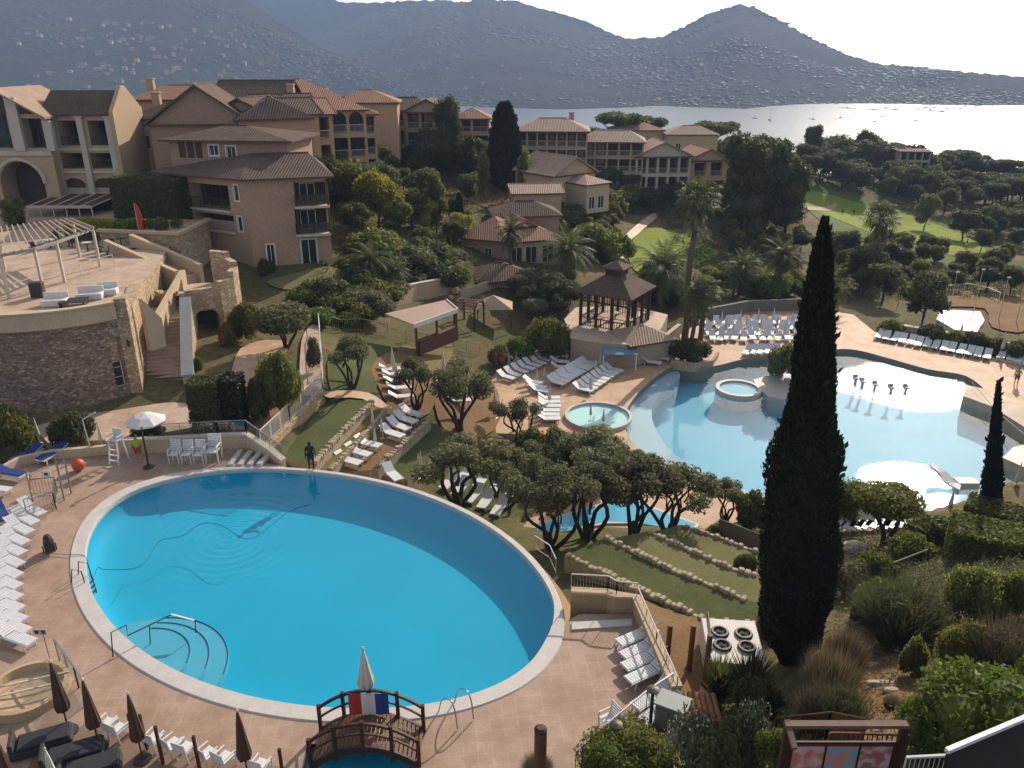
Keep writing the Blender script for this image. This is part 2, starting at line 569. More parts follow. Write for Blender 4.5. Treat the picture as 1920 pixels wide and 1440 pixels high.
def ground_mat():
 m, nt, out = nodes_of('ground')
 v = coords(nt, world=True)
 n1 = noise(nt, v, 0.11, 5, 0.6)
 n2 = noise(nt, v, 1.7, 6, 0.7)
 n3 = noise(nt, v, 14, 4, 0.7)
 c = mixc(nt, ramp(nt, n1, 0.40, 0.60), (0.075, 0.085, 0.028), (0.17, 0.115, 0.062))
 c = mixc(nt, ramp(nt, n2, 0.42, 0.66), c, (0.055, 0.065, 0.022))
 c = mixc(nt, ramp(nt, n3, 0.5, 0.8), c, (0.22, 0.16, 0.10))
 finish(nt, out, c, 0.95, math_(nt, 'ADD', n2, n3), 0.6, 0.12, spec=0.1)
 return m
me.materials.append(ground_mat())
ter = bpy.data.objects.new('terrain', me)
COL.objects.link(ter)
struct(ter)
def grass_mat(name, a, b, c, sc=1.0):
 m, nt, out = nodes_of(name)
 v = coords(nt, world=True)
 n1 = noise(nt, v, 0.35 * sc, 5, 0.65)
 n2 = noise(nt, v, 5 * sc, 5, 0.7)
 n3 = noise(nt, v, 38 * sc, 3, 0.7)
 col = mixc(nt, ramp(nt, n1, 0.35, 0.65), a, b)
 col = mixc(nt, ramp(nt, n2, 0.5, 0.75), col, c)
 col = mixc(nt, math_(nt, 'MULTIPLY', ramp(nt, n3, 0.4, 0.75), 0.6), col, tuple(x * 0.5 for x in a))
 finish(nt, out, col, 0.95, math_(nt, 'ADD', n2, n3), 0.7, 0.06, spec=0.1)
 return m
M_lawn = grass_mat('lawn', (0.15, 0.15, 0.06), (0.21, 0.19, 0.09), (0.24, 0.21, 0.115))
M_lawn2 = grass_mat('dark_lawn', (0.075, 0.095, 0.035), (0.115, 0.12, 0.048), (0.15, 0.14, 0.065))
M_golf = grass_mat('golf_turf', (0.17, 0.22, 0.025), (0.24, 0.28, 0.035), (0.11, 0.14, 0.03), 0.4)
M_fair = grass_mat('fairway', (0.085, 0.125, 0.03), (0.11, 0.15, 0.035), (0.13, 0.14, 0.05), 0.3)
M_dry = grass_mat('dry_grass', (0.17, 0.14, 0.055), (0.22, 0.17, 0.075), (0.13, 0.12, 0.04))
M_earth = grass_mat('earth', (0.20, 0.12, 0.06), (0.26, 0.17, 0.09), (0.14, 0.09, 0.045))
def tile_mat(name, c1, c2, mort, size=0.6, ratio=1.0, rot=0.0, stain=(0.5, 0.42, 0.36), rough=0.7, offs=0.5):
 m, nt, out = nodes_of(name)
 v = coords(nt, world=True)
 mp = N(nt, 'ShaderNodeMapping')
 mp.inputs['Rotation'].default_value = (0, 0, rot)
 nt.links.new(v, mp.inputs['Vector'])
 b = N(nt, 'ShaderNodeTexBrick', inp={'Scale': 1.0, 'Brick Width': size * ratio, 'Row Height': size, 'Mortar Size': 0.014, 'Mortar Smooth': 0.3, 'Bias': 0.0})
 b.offset = offs
 b.inputs['Color1'].default_value = rgba(c1)
 b.inputs['Color2'].default_value = rgba(c2)
 b.inputs['Mortar'].default_value = rgba(mort)
 nt.links.new(mp.outputs[0], b.inputs['Vector'])
 n = noise(nt, v, 0.5, 6, 0.7)
 n2 = noise(nt, v, 6, 5, 0.7)
 col = mixc(nt, math_(nt, 'MULTIPLY', ramp(nt, n, 0.40, 0.64), 0.8), b.outputs['Color'], tuple(c1[i] * stain[i] * 1.25 for i in range(3)))
 col = mixc(nt, math_(nt, 'MULTIPLY', ramp(nt, n2, 0.45, 0.8), 0.5), col, tuple(x * 0.6 for x in c1))
 finish(nt, out, col, rough, n2, 0.15, 0.01, spec=0.3)
 return m
M_deck = tile_mat('terracotta_paving', (0.375, 0.265, 0.20), (0.325, 0.23, 0.175), (0.42, 0.315, 0.245), 0.5, 1.0, R(-6), offs=0.0)
M_bdeck = tile_mat('sand_paving', (0.52, 0.34, 0.22), (0.47, 0.31, 0.20), (0.40, 0.28, 0.2), 0.8, 1.4, R(20))
M_pale = tile_mat('pale_paving', (0.50, 0.38, 0.29), (0.46, 0.35, 0.27), (0.36, 0.28, 0.22), 0.5, 1.4, R(10))
M_coping = mat('pale_coping_stone', (0.58, 0.54, 0.51), (0.47, 0.44, 0.42), 1.5, 0.6, bump=0.1)
M_stone_edge = mat('rough_edging_stone', (0.50, 0.43, 0.31), (0.34, 0.28, 0.19), 3.0, 0.9, bump=0.8)
M_render = mat('ochre_render', (0.47, 0.33, 0.19), (0.40, 0.28, 0.17), 0.6, 0.9, bump=0.2)
M_cream = mat('cream_render', (0.56, 0.44, 0.30), (0.47, 0.36, 0.25), 0.7, 0.9, bump=0.2)
M_white = mat('white_paint', (0.74, 0.73, 0.71), (0.62, 0.61, 0.59), 4, 0.5)
M_wplastic = mat('white_plastic', (0.72, 0.72, 0.73), (0.60, 0.60, 0.62), 2, 0.45)
M_wfabric = mat('white_canvas', (0.66, 0.63, 0.58), (0.55, 0.52, 0.47), 3, 0.9)
M_dkmetal = mat('dark_metal', (0.03, 0.027, 0.025), (0.05, 0.04, 0.035), 5, 0.5)
M_steel = mat('steel_tube', (0.45, 0.45, 0.46), (0.35, 0.35, 0.36), 5, 0.3, metal=0.9)
M_dkwood = mat('dark_stained_wood', (0.075, 0.03, 0.02), (0.045, 0.018, 0.012), 3, 0.6, bump=0.3)
M_brwood = mat('brown_wood', (0.16, 0.075, 0.04), (0.10, 0.045, 0.025), 3, 0.65, bump=0.3)
M_glass = glass_dark('window_glass')
def slab(name, outline, z1, z0, top, side, holes=(), label=None):
 """paved slab with vertical sides; holes are left open"""
 bm = bmesh.new()
 loops = [outline] + list(holes)
 edges = []
 for lp in loops:
  vs_ = [bm.verts.new((p[0], p[1], z1)) for p in lp]
  edges += [bm.edges.new((vs_[i], vs_[(i + 1) % len(vs_)])) for i in range(len(vs_))]
 bmesh.ops.triangle_fill(bm, use_beauty=True, edges=edges, normal=(0, 0, 1))
 for f in bm.faces:
  if f.normal.z < 0:
   f.normal_flip()
 for f in bm.faces:
  f.material_index = 0
 n = 0
 for lp in loops:
  a = [bm.verts.new((p[0], p[1], z1)) for p in lp]
  b = [bm.verts.new((p[0], p[1], z0)) for p in lp]
  for i in range(len(lp)):
   j = (i + 1) % len(lp)
   f = bm.faces.new((b[i], b[j], a[j], a[i]))
   f.material_index = 1
 me_ = bpy.data.meshes.new(name)
 bm.to_mesh(me_)
 bm.free()
 me_.materials.append(top)
 me_.materials.append(side)
 o = bpy.data.objects.new(name, me_)
 COL.objects.link(o)
 return o
struct(slab('pool_deck', deck_outline, 0.0, -3.4, M_deck, M_render, [pool_in, canal]))
struct(slab('lower_pool_deck', bdeck_outline, BZ, BZ - 1.6, M_bdeck, M_cream, [big_outline]))
mb = MB()
vs_ = []
for t in THS:
 w = cop_w(t)
 vs_.append([rim(t, w + 0.05) + (-0.2,), rim(t, w + 0.02) + (0.05,), rim(t, 0.03) + (0.05,), rim(t, -0.04) + (-0.02,), rim(t, -0.05) + (-0.35,)])
flat = [p for r_ in vs_ for p in r_]
mb.v = flat
for i in range(NP):
 j = (i + 1) % NP
 for k in range(4):
  mb.f.append([i * 5 + k, i * 5 + k + 1, j * 5 + k + 1, j * 5 + k])
  mb.mi.append(0)
struct(mb.build('pool_coping', M_coping, smooth=False))
def basin(name, outline, z1, z0, m):
 bm = bmesh.new()
 vs_ = [bm.verts.new((p[0], p[1], z0)) for p in outline]
 ed = [bm.edges.new((vs_[i], vs_[(i + 1) % len(vs_)])) for i in range(len(vs_))]
 bmesh.ops.triangle_fill(bm, use_beauty=True, edges=ed, normal=(0, 0, 1))
 tp = [bm.verts.new((p[0], p[1], z1)) for p in outline]
 n = len(outline)
 for i in range(n):
  bm.faces.new((vs_[i], vs_[(i + 1) % n], tp[(i + 1) % n], tp[i]))
 me_ = bpy.data.meshes.new(name)
 bm.to_mesh(me_)
 bm.free()
 me_.materials.append(m)
 o = bpy.data.objects.new(name, me_)
 COL.objects.link(o)
 return struct(o)
def pool_lining(name, a, b):
 m, nt, out = nodes_of(name)
 v = coords(nt, world=True)
 n = noise(nt, v, 0.25, 3, 0.5)
 n2 = noise(nt, v, 2.5, 4, 0.6)
 c = mixc(nt, ramp(nt, n, 0.3, 0.7), a, b)
 c = mixc(nt, math_(nt, 'MULTIPLY', ramp(nt, n2, 0.45, 0.75), 0.15), c, tuple(x * 0.85 for x in a))
 finish(nt, out, c, 0.7, spec=0.1)
 return m
M_blue = pool_lining('blue_pool_lining', (0.005, 0.33, 0.50), (0.006, 0.305, 0.47))
M_paleblue = pool_lining('pale_pool_lining', (0.17, 0.42, 0.54), (0.15, 0.38, 0.50))
M_shelf = pool_lining('beach_entry_lining', (0.40, 0.48, 0.52), (0.36, 0.44, 0.48))
def water_mat(name, tint, ripples, base_amp=0.02, rough=0.02, scale=1.6, refl=1.0):
 """clear pool water: a fresnel mirror over a tinted clear sheet; ripples = [(x, y, radius, strength, ring)]"""
 m, nt, out = nodes_of(name)
 v = coords(nt, world=True)
 h = math_(nt, 'MULTIPLY', noise(nt, v, scale, 3, 0.55), base_amp)
 ro = None
 sep = N(nt, 'ShaderNodeSeparateXYZ')
 nt.links.new(v, sep.inputs[0])
 for (x, y, r, s, ring) in ripples:
  dx = math_(nt, 'SUBTRACT', sep.outputs[0], x)
  dy = math_(nt, 'SUBTRACT', sep.outputs[1], y)
  d = math_(nt, 'SQRT', math_(nt, 'ADD', math_(nt, 'MULTIPLY', dx, dx), math_(nt, 'MULTIPLY', dy, dy)))
  mask = N(nt, 'ShaderNodeMapRange', interpolation_type='SMOOTHSTEP', inp={'From Min': 0.0, 'From Max': r, 'To Min': 1.0, 'To Max': 0.0})
  nt.links.new(d, mask.inputs[0])
  if ring:
   w = math_(nt, 'SINE', math_(nt, 'MULTIPLY', d, ring))
  else:
   w = noise(nt, v, 4.0, 3, 0.6)
   ro = mask.outputs[0] if ro is None else math_(nt, 'MAXIMUM', ro, mask.outputs[0])
  h = math_(nt, 'ADD', h, math_(nt, 'MULTIPLY', math_(nt, 'MULTIPLY', mask.outputs[0], w), s))
 bn = N(nt, 'ShaderNodeBump', inp={'Strength': 1.0, 'Distance': 1.0})
 nt.links.new(h, bn.inputs['Height'])
 ge = N(nt, 'ShaderNodeNewGeometry')
 dp = N(nt, 'ShaderNodeVectorMath', operation='DOT_PRODUCT')
 nt.links.new(ge.outputs['Incoming'], dp.inputs[0])
 nt.links.new(bn.outputs[0], dp.inputs[1])
 fres = math_(nt, 'ADD', math_(nt, 'MULTIPLY', math_(nt, 'POWER', math_(nt, 'SUBTRACT', 1.0, math_(nt, 'ABSOLUTE', dp.outputs['Value']), True), 5.0), 0.98), 0.02)
 tr = N(nt, 'ShaderNodeBsdfTransparent')
 tr.inputs[0].default_value = rgba(tint)
 gl = N(nt, 'ShaderNodeBsdfGlossy', inp={'Roughness': rough})
 if ro is not None:
  nt.links.new(math_(nt, 'ADD', math_(nt, 'MULTIPLY', ro, 0.10), rough), gl.inputs['Roughness'])
 nt.links.new(bn.outputs[0], gl.inputs['Normal'])
 mx = N(nt, 'ShaderNodeMixShader')
 nt.links.new(math_(nt, 'MULTIPLY', fres, refl, True), mx.inputs[0])
 nt.links.new(tr.outputs[0], mx.inputs[1])
 nt.links.new(gl.outputs[0], mx.inputs[2])
 nt.links.new(mx.outputs[0], out.inputs[0])
 return m
def sheet(name, outline, z, m):
 bm = bmesh.new()
 vs_ = [bm.verts.new((p[0], p[1], z)) for p in outline]
 ed = [bm.edges.new((vs_[i], vs_[(i + 1) % len(vs_)])) for i in range(len(vs_))]
 bmesh.ops.triangle_fill(bm, use_beauty=True, edges=ed, normal=(0, 0, 1))
 for f in bm.faces:
  if f.normal.z < 0:
   f.normal_flip()
 me_ = bpy.data.meshes.new(name)
 bm.to_mesh(me_)
 bm.free()
 me_.materials.append(m)
 o = bpy.data.objects.new(name, me_)
 COL.objects.link(o)
 return struct(o)
pin2 = [rim(t, cop_w(t) + 0.001) for t in THS]
mb = MB()
PR = [(0.0, 0.02), (0.0, -0.5), (0.10, -0.8), (0.34, -1.05), (0.75, -1.2), (1.3, -1.27), (2.2, -1.29)]
for ins, z in PR:
 mb.v += [rim(t, cop_w(t) + 0.001 + ins) + (z,) for t in THS]
for a in range(len(PR) - 1):
 for k in range(NP):
  k2 = (k + 1) % NP
  mb.f.append([a * NP + k, a * NP + k2, (a + 1) * NP + k2, (a + 1) * NP + k]); mb.mi.append(0)
mb.f.append([(len(PR) - 1) * NP + k for k in range(NP)]); mb.mi.append(0)
struct(mb.build('pool_basin', M_blue, None, True))
rp = P(430, 1010, 0)
sheet('pool_water', [rim(t, cop_w(t) + 0.03) for t in THS], -0.07, water_mat('pool_water', (0.86, 0.97, 1.0), [(rp.x, rp.y, 6.0, 0.012, 13.0)], 0.018, 0.02, 1.8))
st = P(250, 1240, -0.3)
M_step = pool_lining('pool_step_lining', (0.08, 0.36, 0.49), (0.09, 0.36, 0.47))
M_stepedge = mat('dark_step_edge', (0.02, 0.10, 0.18), (0.02, 0.08, 0.15), 3, 0.6)
dn = (Vector((PC.x, PC.y)) - Vector((st.x, st.y))).normalized()
for i, (rad, z) in enumerate(((3.5, -0.95), (2.8, -0.66), (2.1, -0.38))):
 pts = []
 for k in range(41):
  a = math.atan2(dn.y, dn.x) - PI / 2 + PI * k / 40
  pts.append((st.x + rad * math.cos(a), st.y + rad * math.sin(a)))
 mb = MB()
 mb.prism(pts, -1.3, z)
 mb.cur = 1
 mb.tube([(p[0], p[1], z + 0.01) for p in pts[9:31]], 0.024, 5)
 struct(mb.build('pool_step', [M_step, M_stepedge]))
basin('canal_basin', canal, -0.02, -0.45, M_blue)
sheet('canal_water', canal, -0.12, water_mat('canal_water', (0.80, 0.97, 1.0), [], 0.01))
bcx = sum(p[0] for p in big_outline) / len(big_outline); bcy = sum(p[1] for p in big_outline) / len(big_outline)
basin('lagoon_basin', big_outline, BZ - 0.01, -7.35, M_paleblue)
r1 = P(1690, 716, WZ); r2 = P(1690, 910, WZ); r3 = P(1560, 715, WZ)
sheet('lagoon_water', big_outline, WZ, water_mat('lagoon_water', (0.88, 0.97, 1.0), [(r1.x, r1.y, 9.5, 0.06, 0), (r2.x + 0.6, r2.y, 4.8, 0.06, 0), (r3.x, r3.y, 5.0, 0.03, 0)], 0.010, 0.015, 0.9))
shelf_px = [(1262, 690), (1215, 718), (1178, 762), (1172, 800), (1190, 835), (1235, 868), (1300, 893), (1370, 917), (1450, 935), (1400, 915), (1320, 885), (1262, 845), (1232, 805), (1222, 768), (1240, 735), (1275, 705)]
mb = MB()
mb.prism([(p.x, p.y) for p in spline([P(u, v, WZ) for u, v in shelf_px], 3, True)], -7.34, WZ - 0.16)
struct(mb.build('lagoon_beach', M_shelf))
def round_basin(name, c, r, z0, z1, wall, m_wall, m_in, wname, wm):
 mb = MB()
 n = 40
 ring = lambda rr_, z: [(c[0] + rr_ * math.cos(2 * PI * k / n), c[1] + rr_ * math.sin(2 * PI * k / n), z) for k in range(n)]
 rows = [ring(r + wall, z0), ring(r + wall, z1), ring(r, z1), ring(r, z1 - 0.24)]
 for i in range(3):
  for k in range(n):
   k2 = (k + 1) % n
   mb.add([rows[i][k], rows[i][k2], rows[i + 1][k2], rows[i + 1][k]], [(0, 1, 2, 3)])
 mb.cur = 1
 mb.add(rows[3], [tuple(range(n))])
 o = struct(mb.build(name, [m_wall, m_in]))
 w = MB()
 w.add(ring(r - 0.005, z1 - 0.12), [tuple(range(n))])
 struct(w.build(wname, wm))
 return o
M_w2 = water_mat('still_water', (0.88, 0.98, 0.98), [], 0.006, 0.02, 1.5)
M_minty = pool_lining('mint_pool_lining', (0.50, 0.68, 0.66), (0.46, 0.64, 0.62))
c_ = P(1122, 778, BZ + 0.3)
round_basin('wading_pool', c_, 2.55, BZ - 0.02, BZ + 0.32, 0.22, M_coping, M_minty, 'wading_pool_water', M_w2)
c_ = P(1385, 728, WZ + 0.2)
round_basin('whirlpool', c_, 1.7, -7.3, WZ + 0.28, 0.35, M_coping, M_paleblue, 'whirlpool_water', M_w2)
isl = [P(u, v, WZ + 0.25) for u, v in ((1412, 712), (1430, 706), (1470, 700), (1530, 708), (1530, 735), (1470, 748), (1440, 742), (1424, 730))]
mb = MB(); mb.prism([(p.x, p.y) for p in isl], -7.34, WZ + 0.25)
struct(mb.build('pool_causeway', M_coping))
# ================================================================== sea, hills, air
def sea_mat():
 m, nt, out = nodes_of('sea')
 v = coords(nt, world=True)
 n = noise(nt, v, 0.05, 5, 0.6)
 n2 = noise(nt, v, 0.35, 4, 0.6)
 h = math_(nt, 'ADD', math_(nt, 'MULTIPLY', n, 1.2), math_(nt, 'MULTIPLY', n2, 0.35))
 bn = N(nt, 'ShaderNodeBump', inp={'Strength': 1.0, 'Distance': 0.95})
 nt.links.new(h, bn.inputs['Height'])
 b = N(nt, 'ShaderNodeBsdfPrincipled', inp={'Roughness': 0.28, 'IOR': 1.33})
 b.inputs['Base Color'].default_value = (0.015, 0.05, 0.075, 1)
 nt.links.new(bn.outputs[0], b.inputs['Normal'])
 nt.links.new(b.outputs[0], out.inputs[0])
 return m
bm = bmesh.new()
bmesh.ops.create_circle(bm, cap_ends=True, segments=128, radius=3250)
me = bpy.data.meshes.new('sea')
bm.to_mesh(me); bm.free()
me.materials.append(sea_mat())
o = bpy.data.objects.new('sea', me)
COL.objects.link(o)
o.location = (0, 0, SEA)
struct(o)
def hill_mat(name, a, b, c):
 m, nt, out = nodes_of(name)
 v = coords(nt, world=True)
 n1 = noise(nt, v, 0.006, 5, 0.6)
 n2 = noise(nt, v, 0.03, 6, 0.8)
 vo = N(nt, 'ShaderNodeTexVoronoi', inp={'Scale': 0.07})
 nt.links.new(v, vo.inputs['Vector'])
 col = mixc(nt, ramp(nt, n1, 0.35, 0.65), a, b)
 col = mixc(nt, ramp(nt, n2, 0.44, 0.58), col, c)
 hgt = math_(nt, 'SUBTRACT', n2, math_(nt, 'MULTIPLY', vo.outputs['Distance'], 0.09))
 finish(nt, out, col, 0.95, hgt, 1.0, 34.0, spec=0.05)
 return m
M_hill = hill_mat('hill_scrub', (0.035, 0.05, 0.03), (0.055, 0.065, 0.04), (0.018, 0.028, 0.018))
def interp(tab, u):
 for (u0, a), (u1, b) in zip(tab, tab[1:]):
  if u0 <= u <= u1:
   return a + (b - a) * (u - u0) / (u1 - u0)
 return tab[0][1] if u < tab[0][0] else tab[-1][1]
HILLS = {}
def hill(name, ridge, shore, dist, u0, u1, rough, seed, wav=0.0):
 """a ridge whose skyline runs through ridge = [(u, v)], dist = [(u, metres)], with its foot on shore = [(u, v)] at sea level"""
 rnd = np.random.RandomState(seed)
 us = np.linspace(u0, u1, 260)
 m_ = 60
 V = []
 ph = rnd.uniform(0, 6.28, 40)
 for u in us:
  v_r = interp(ridge, u)
  D = interp(dist, u)
  d = ray(u, v_r)
  k = D / d[1]
  rx, ry, rz = d[0] * k, D, CZ + d[2] * k
  d2 = ray(u, interp(shore, u))
  k2 = (SEA - CZ) / d2[2]
  sx, sy = d2[0] * k2, d2[1] * k2
  for j in range(m_ + 14):
   t = j / m_
   if t <= 1:
    x = sx + (rx - sx) * t; y = sy + (ry - sy) * t
    s_ = t ** 1.15
    z = SEA - 4 + (rz - SEA + 4) * s_
    w = math.sin(PI * t) ** 0.8
    nz = 0
    for q in range(14):
     f = 0.0016 * 1.32 ** q
     nz += math.sin(x * f * math.cos(ph[q] * 3) + y * f * math.sin(ph[q] * 3) + ph[q + 14]) / 1.22 ** q
    z += nz * w * rough * 1.5
    if t > 0.93:
     z += rnd.uniform(-0.5, 0.5) * 6
   else:
    q = (j - m_)
    x = rx + (rx / ry) * 14 * q; y = ry + 14 * q
    z = rz - (rz - SEA) * (q / 13) ** 1.3 - 1
   V.append((x, y, z))
 n2_ = m_ + 14
 Fc = []
 for i in range(len(us) - 1):
  for j in range(n2_ - 1):
   a = i * n2_ + j
   Fc.append((a, a + n2_, a + n2_ + 1, a + 1))
 me_ = bpy.data.meshes.new(name)
 me_.from_pydata(V, [], Fc)
 me_.polygons.foreach_set('use_smooth', [True] * len(me_.polygons))
 me_.materials.append(M_hill)
 o = bpy.data.objects.new(name, me_)
 COL.objects.link(o)
 HILLS[name] = (us, n2_, m_, V)
 return struct(o)
shore_c = [(-400, 190), (500, 190), (620, 186), (800, 196), (900, 203), (1050, 208), (1200, 206), (1400, 207), (1500, 198), (1600, 195), (1700, 196), (1800, 201), (1920, 206), (2150, 214)]
hill('headland_hill', [(380, 130), (560, 60), (700, 24), (820, 0), (868, 6), (905, -4), (960, 3), (1000, 14), (1030, 25), (1060, 40), (1100, 55), (1140, 66), (1190, 73), (1240, 69), (1280, 52), (1330, 25), (1370, 12), (1388, 8), (1410, 13), (1440, 28), (1480, 48), (1520, 72), (1560, 92), (1600, 108), (1640, 120), (1700, 127), (1760, 131), (1810, 140), (1850, 143), (1920, 147), (2150, 150)],
 shore_c, [(700, 2900), (960, 2700), (1190, 2500), (1388, 2400), (1640, 2150), (1920, 1900), (2150, 1850)], 380, 2150, 9, 5)
hill('far_mountain', [(-700, -30), (300, -30), (560, -20), (640, 4), (700, 6), (760, 2), (820, 0), (868, 8), (920, 4), (960, 0), (1100, 40), (1200, 90)],
 [(-700, 150), (1200, 150)], [(-700, 2750), (600, 2950), (1200, 2950)], -700, 1200, 14, 9)
hill('town_hill', [(-900, -50), (0, -45), (300, -40), (450, -8), (520, 40), (600, 90), (700, 128), (800, 150), (900, 168), (1050, 190), (1120, 205)],
 [(-900, 235), (0, 230), (400, 215), (620, 190), (800, 197), (900, 204), (1050, 209), (1120, 210)], [(-900, 1900), (0, 2050), (450, 2100), (700, 1900), (900, 1750), (1120, 1560)], -900, 1120, 9, 12)
mb = MB()
mb.box((0, 0, (SEA - 8 + 300) / 2), (6800, 6800, 300 - SEA + 8))
hz = mb.build('haze', [])
m, nt, out = nodes_of('haze')
pv = N(nt, 'ShaderNodeVolumePrincipled', inp={'Density': 0.00030, 'Anisotropy': 0.0})
pv.inputs['Color'].default_value = (0.36, 0.49, 0.76, 1)
nt.links.new(pv.outputs[0], out.inputs['Volume'])
hz.data.materials.append(m)
hz['kind'] = 'stuff'
def hill_woods(name, n, seed, tmax=1.0):
 us, n2_, m_, V = HILLS[name]
 r = random.Random(seed)
 mb = MB()
 for _ in range(n):
  i = r.randrange(len(us) - 1)
  t = 0.01 + (tmax - 0.01) * r.random()
  j = min(m_ - 1, int(t * m_))
  p = Vector(V[i * n2_ + j]).lerp(Vector(V[(i + 1) * n2_ + j + 1]), r.random())
  if math.sin(p.x * 0.011 + seed) + math.sin(p.y * 0.017) + math.sin((p.x + p.y) * 0.006) + r.uniform(-1.2, 1.2) < 0.3 and t < 0.985:
   continue
  s = r.uniform(1.4, 3.6) * (0.7 + p.y / 3000)
  mb.ell((p.x, p.y, p.z - s * 0.1), (s * r.uniform(1.2, 2.8), s, s * r.uniform(0.6, 1.0)), 5, 3, 0.25, r)
 o = mb.build('far_woods', L_hill, None, True)
 o['kind'] = 'stuff'
L_hill = foliage('far_tree_foliage', (0.022, 0.032, 0.018), (0.038, 0.046, 0.026), (0.05, 0.052, 0.03), 0.1)
hill_woods('headland_hill', 11000, 61)
hill_woods('town_hill', 9000, 62, 0.8)
# ================================================================== buildings
def roof_mat(name, c, c2, pitch=0.28):
 m, nt, out = nodes_of(name)
 tc = N(nt, 'ShaderNodeTexCoord')
 sp = N(nt, 'ShaderNodeSeparateXYZ'); nt.links.new(tc.outputs['Object'], sp.inputs[0])
 sn = N(nt, 'ShaderNodeSeparateXYZ'); nt.links.new(tc.outputs['Normal'], sn.inputs[0])
 g = math_(nt, 'GREATER_THAN', math_(nt, 'ABSOLUTE', sn.outputs[0]), math_(nt, 'ABSOLUTE', sn.outputs[1]))
 s = math_(nt, 'ADD', math_(nt, 'MULTIPLY', sp.outputs[0], math_(nt, 'SUBTRACT', 1.0, g)), math_(nt, 'MULTIPLY', sp.outputs[1], g))
 w = math_(nt, 'ADD', math_(nt, 'MULTIPLY', math_(nt, 'SINE', math_(nt, 'MULTIPLY', s, 2 * PI / pitch)), 0.5), 0.5)
 row = math_(nt, 'FRACT', math_(nt, 'MULTIPLY', sp.outputs[2], 4.5))
 n = noise(nt, tc.outputs['Object'], 0.7, 5, 0.7)
 n2 = noise(nt, tc.outputs['Object'], 5, 4, 0.7)
 col = mixc(nt, ramp(nt, n, 0.35, 0.65), c, c2)
 col = mixc(nt, math_(nt, 'MULTIPLY', ramp(nt, n2, 0.45, 0.75), 0.6), col, tuple(x * 0.55 for x in c2))
 col = mixc(nt, math_(nt, 'MULTIPLY', ramp(nt, w, 0.45, 0.0), 0.55), col, tuple(x * 0.45 for x in c2))
 finish(nt, out, col, 0.85, math_(nt, 'ADD', w, math_(nt, 'MULTIPLY', row, 0.4)), 0.9, 0.06, spec=0.15)
 return m
M_tile = roof_mat('shaded_brown_roof_tiles', (0.16, 0.105, 0.08), (0.105, 0.072, 0.058))  # brown tile for slopes away from the sun, shade put into its colour
M_tile_lit = roof_mat('sunlit_terracotta_roof_tiles', (0.42, 0.24, 0.155), (0.33, 0.185, 0.125))  # the same tile with sunlight put into its colour
M_tile_skylit = roof_mat('skylit_roof_tiles', (0.46, 0.33, 0.25), (0.36, 0.26, 0.20))  # the same tile again, paled as if lit by the sky
M_pink = mat('rose_tan_render', (0.45, 0.30, 0.205), (0.38, 0.255, 0.175), 0.35, 0.9, bump=0.1)
M_pink2 = mat('dusky_pink_render', (0.39, 0.25, 0.185), (0.33, 0.215, 0.16), 0.35, 0.9, bump=0.1)
M_peach = mat('peach_render', (0.52, 0.34, 0.22), (0.44, 0.29, 0.19), 0.4, 0.9, bump=0.1)
M_sand = mat('sand_render', (0.50, 0.37, 0.235), (0.43, 0.31, 0.20), 0.4, 0.9, bump=0.1)
M_beige = mat('beige_render', (0.42, 0.33, 0.25), (0.36, 0.28, 0.215), 0.4, 0.9, bump=0.1)
M_back = mat('loggia_back_shade', (0.085, 0.06, 0.048), (0.065, 0.046, 0.038), 0.6, 0.9)  # recess backs coloured dark: the shade inside the openings is painted in
M_trim = mat('pale_trim', (0.58, 0.50, 0.42), (0.50, 0.43, 0.36), 1.0, 0.8)
M_shut = mat('brown_shutter', (0.14, 0.06, 0.035), (0.10, 0.045, 0.03), 2, 0.7, bump=0.3)
def stone_mat(name, cs, mortar, size=0.42):
 m, nt, out = nodes_of(name)
 v = coords(nt, world=True)
 mp = N(nt, 'ShaderNodeMapping'); mp.inputs['Scale'].default_value = (1, 1, 1.6)
 nt.links.new(v, mp.inputs['Vector'])
 vo = N(nt, 'ShaderNodeTexVoronoi', inp={'Scale': 1 / size, 'Randomness': 0.9})
 nt.links.new(mp.outputs[0], vo.inputs['Vector'])
 ve = N(nt, 'ShaderNodeTexVoronoi', feature='DISTANCE_TO_EDGE', inp={'Scale': 1 / size, 'Randomness': 0.9})
 nt.links.new(mp.outputs[0], ve.inputs['Vector'])
 sp = N(nt, 'ShaderNodeSeparateXYZ'); nt.links.new(vo.outputs['Color'], sp.inputs[0])
 col = mixc(nt, ramp(nt, sp.outputs[0], 0.2, 0.8), cs[0], cs[1])
 col = mixc(nt, ramp(nt, sp.outputs[1], 0.6, 0.9), col, cs[2])
 n = noise(nt, v, 9, 4, 0.7)
 col = mixc(nt, math_(nt, 'MULTIPLY', ramp(nt, n, 0.4, 0.8), 0.5), col, tuple(x * 0.5 for x in cs[1]))
 e = ramp(nt, ve.outputs['Distance'], 0.0, 0.09)
 col = mixc(nt, e, mortar, col)
 finish(nt, out, col, 0.95, math_(nt, 'ADD', e, math_(nt, 'MULTIPLY', n, 0.6)), 0.9, 0.05, spec=0.1)
 return m
M_stone = stone_mat('rubble_stone', ((0.31, 0.22, 0.165), (0.17, 0.125, 0.10), (0.44, 0.345, 0.265)), (0.26, 0.20, 0.155), 0.25)
M_stone_l = stone_mat('pale_rubble_stone', ((0.50, 0.38, 0.24), (0.38, 0.27, 0.17), (0.58, 0.47, 0.33)), (0.36, 0.27, 0.18), 0.40)
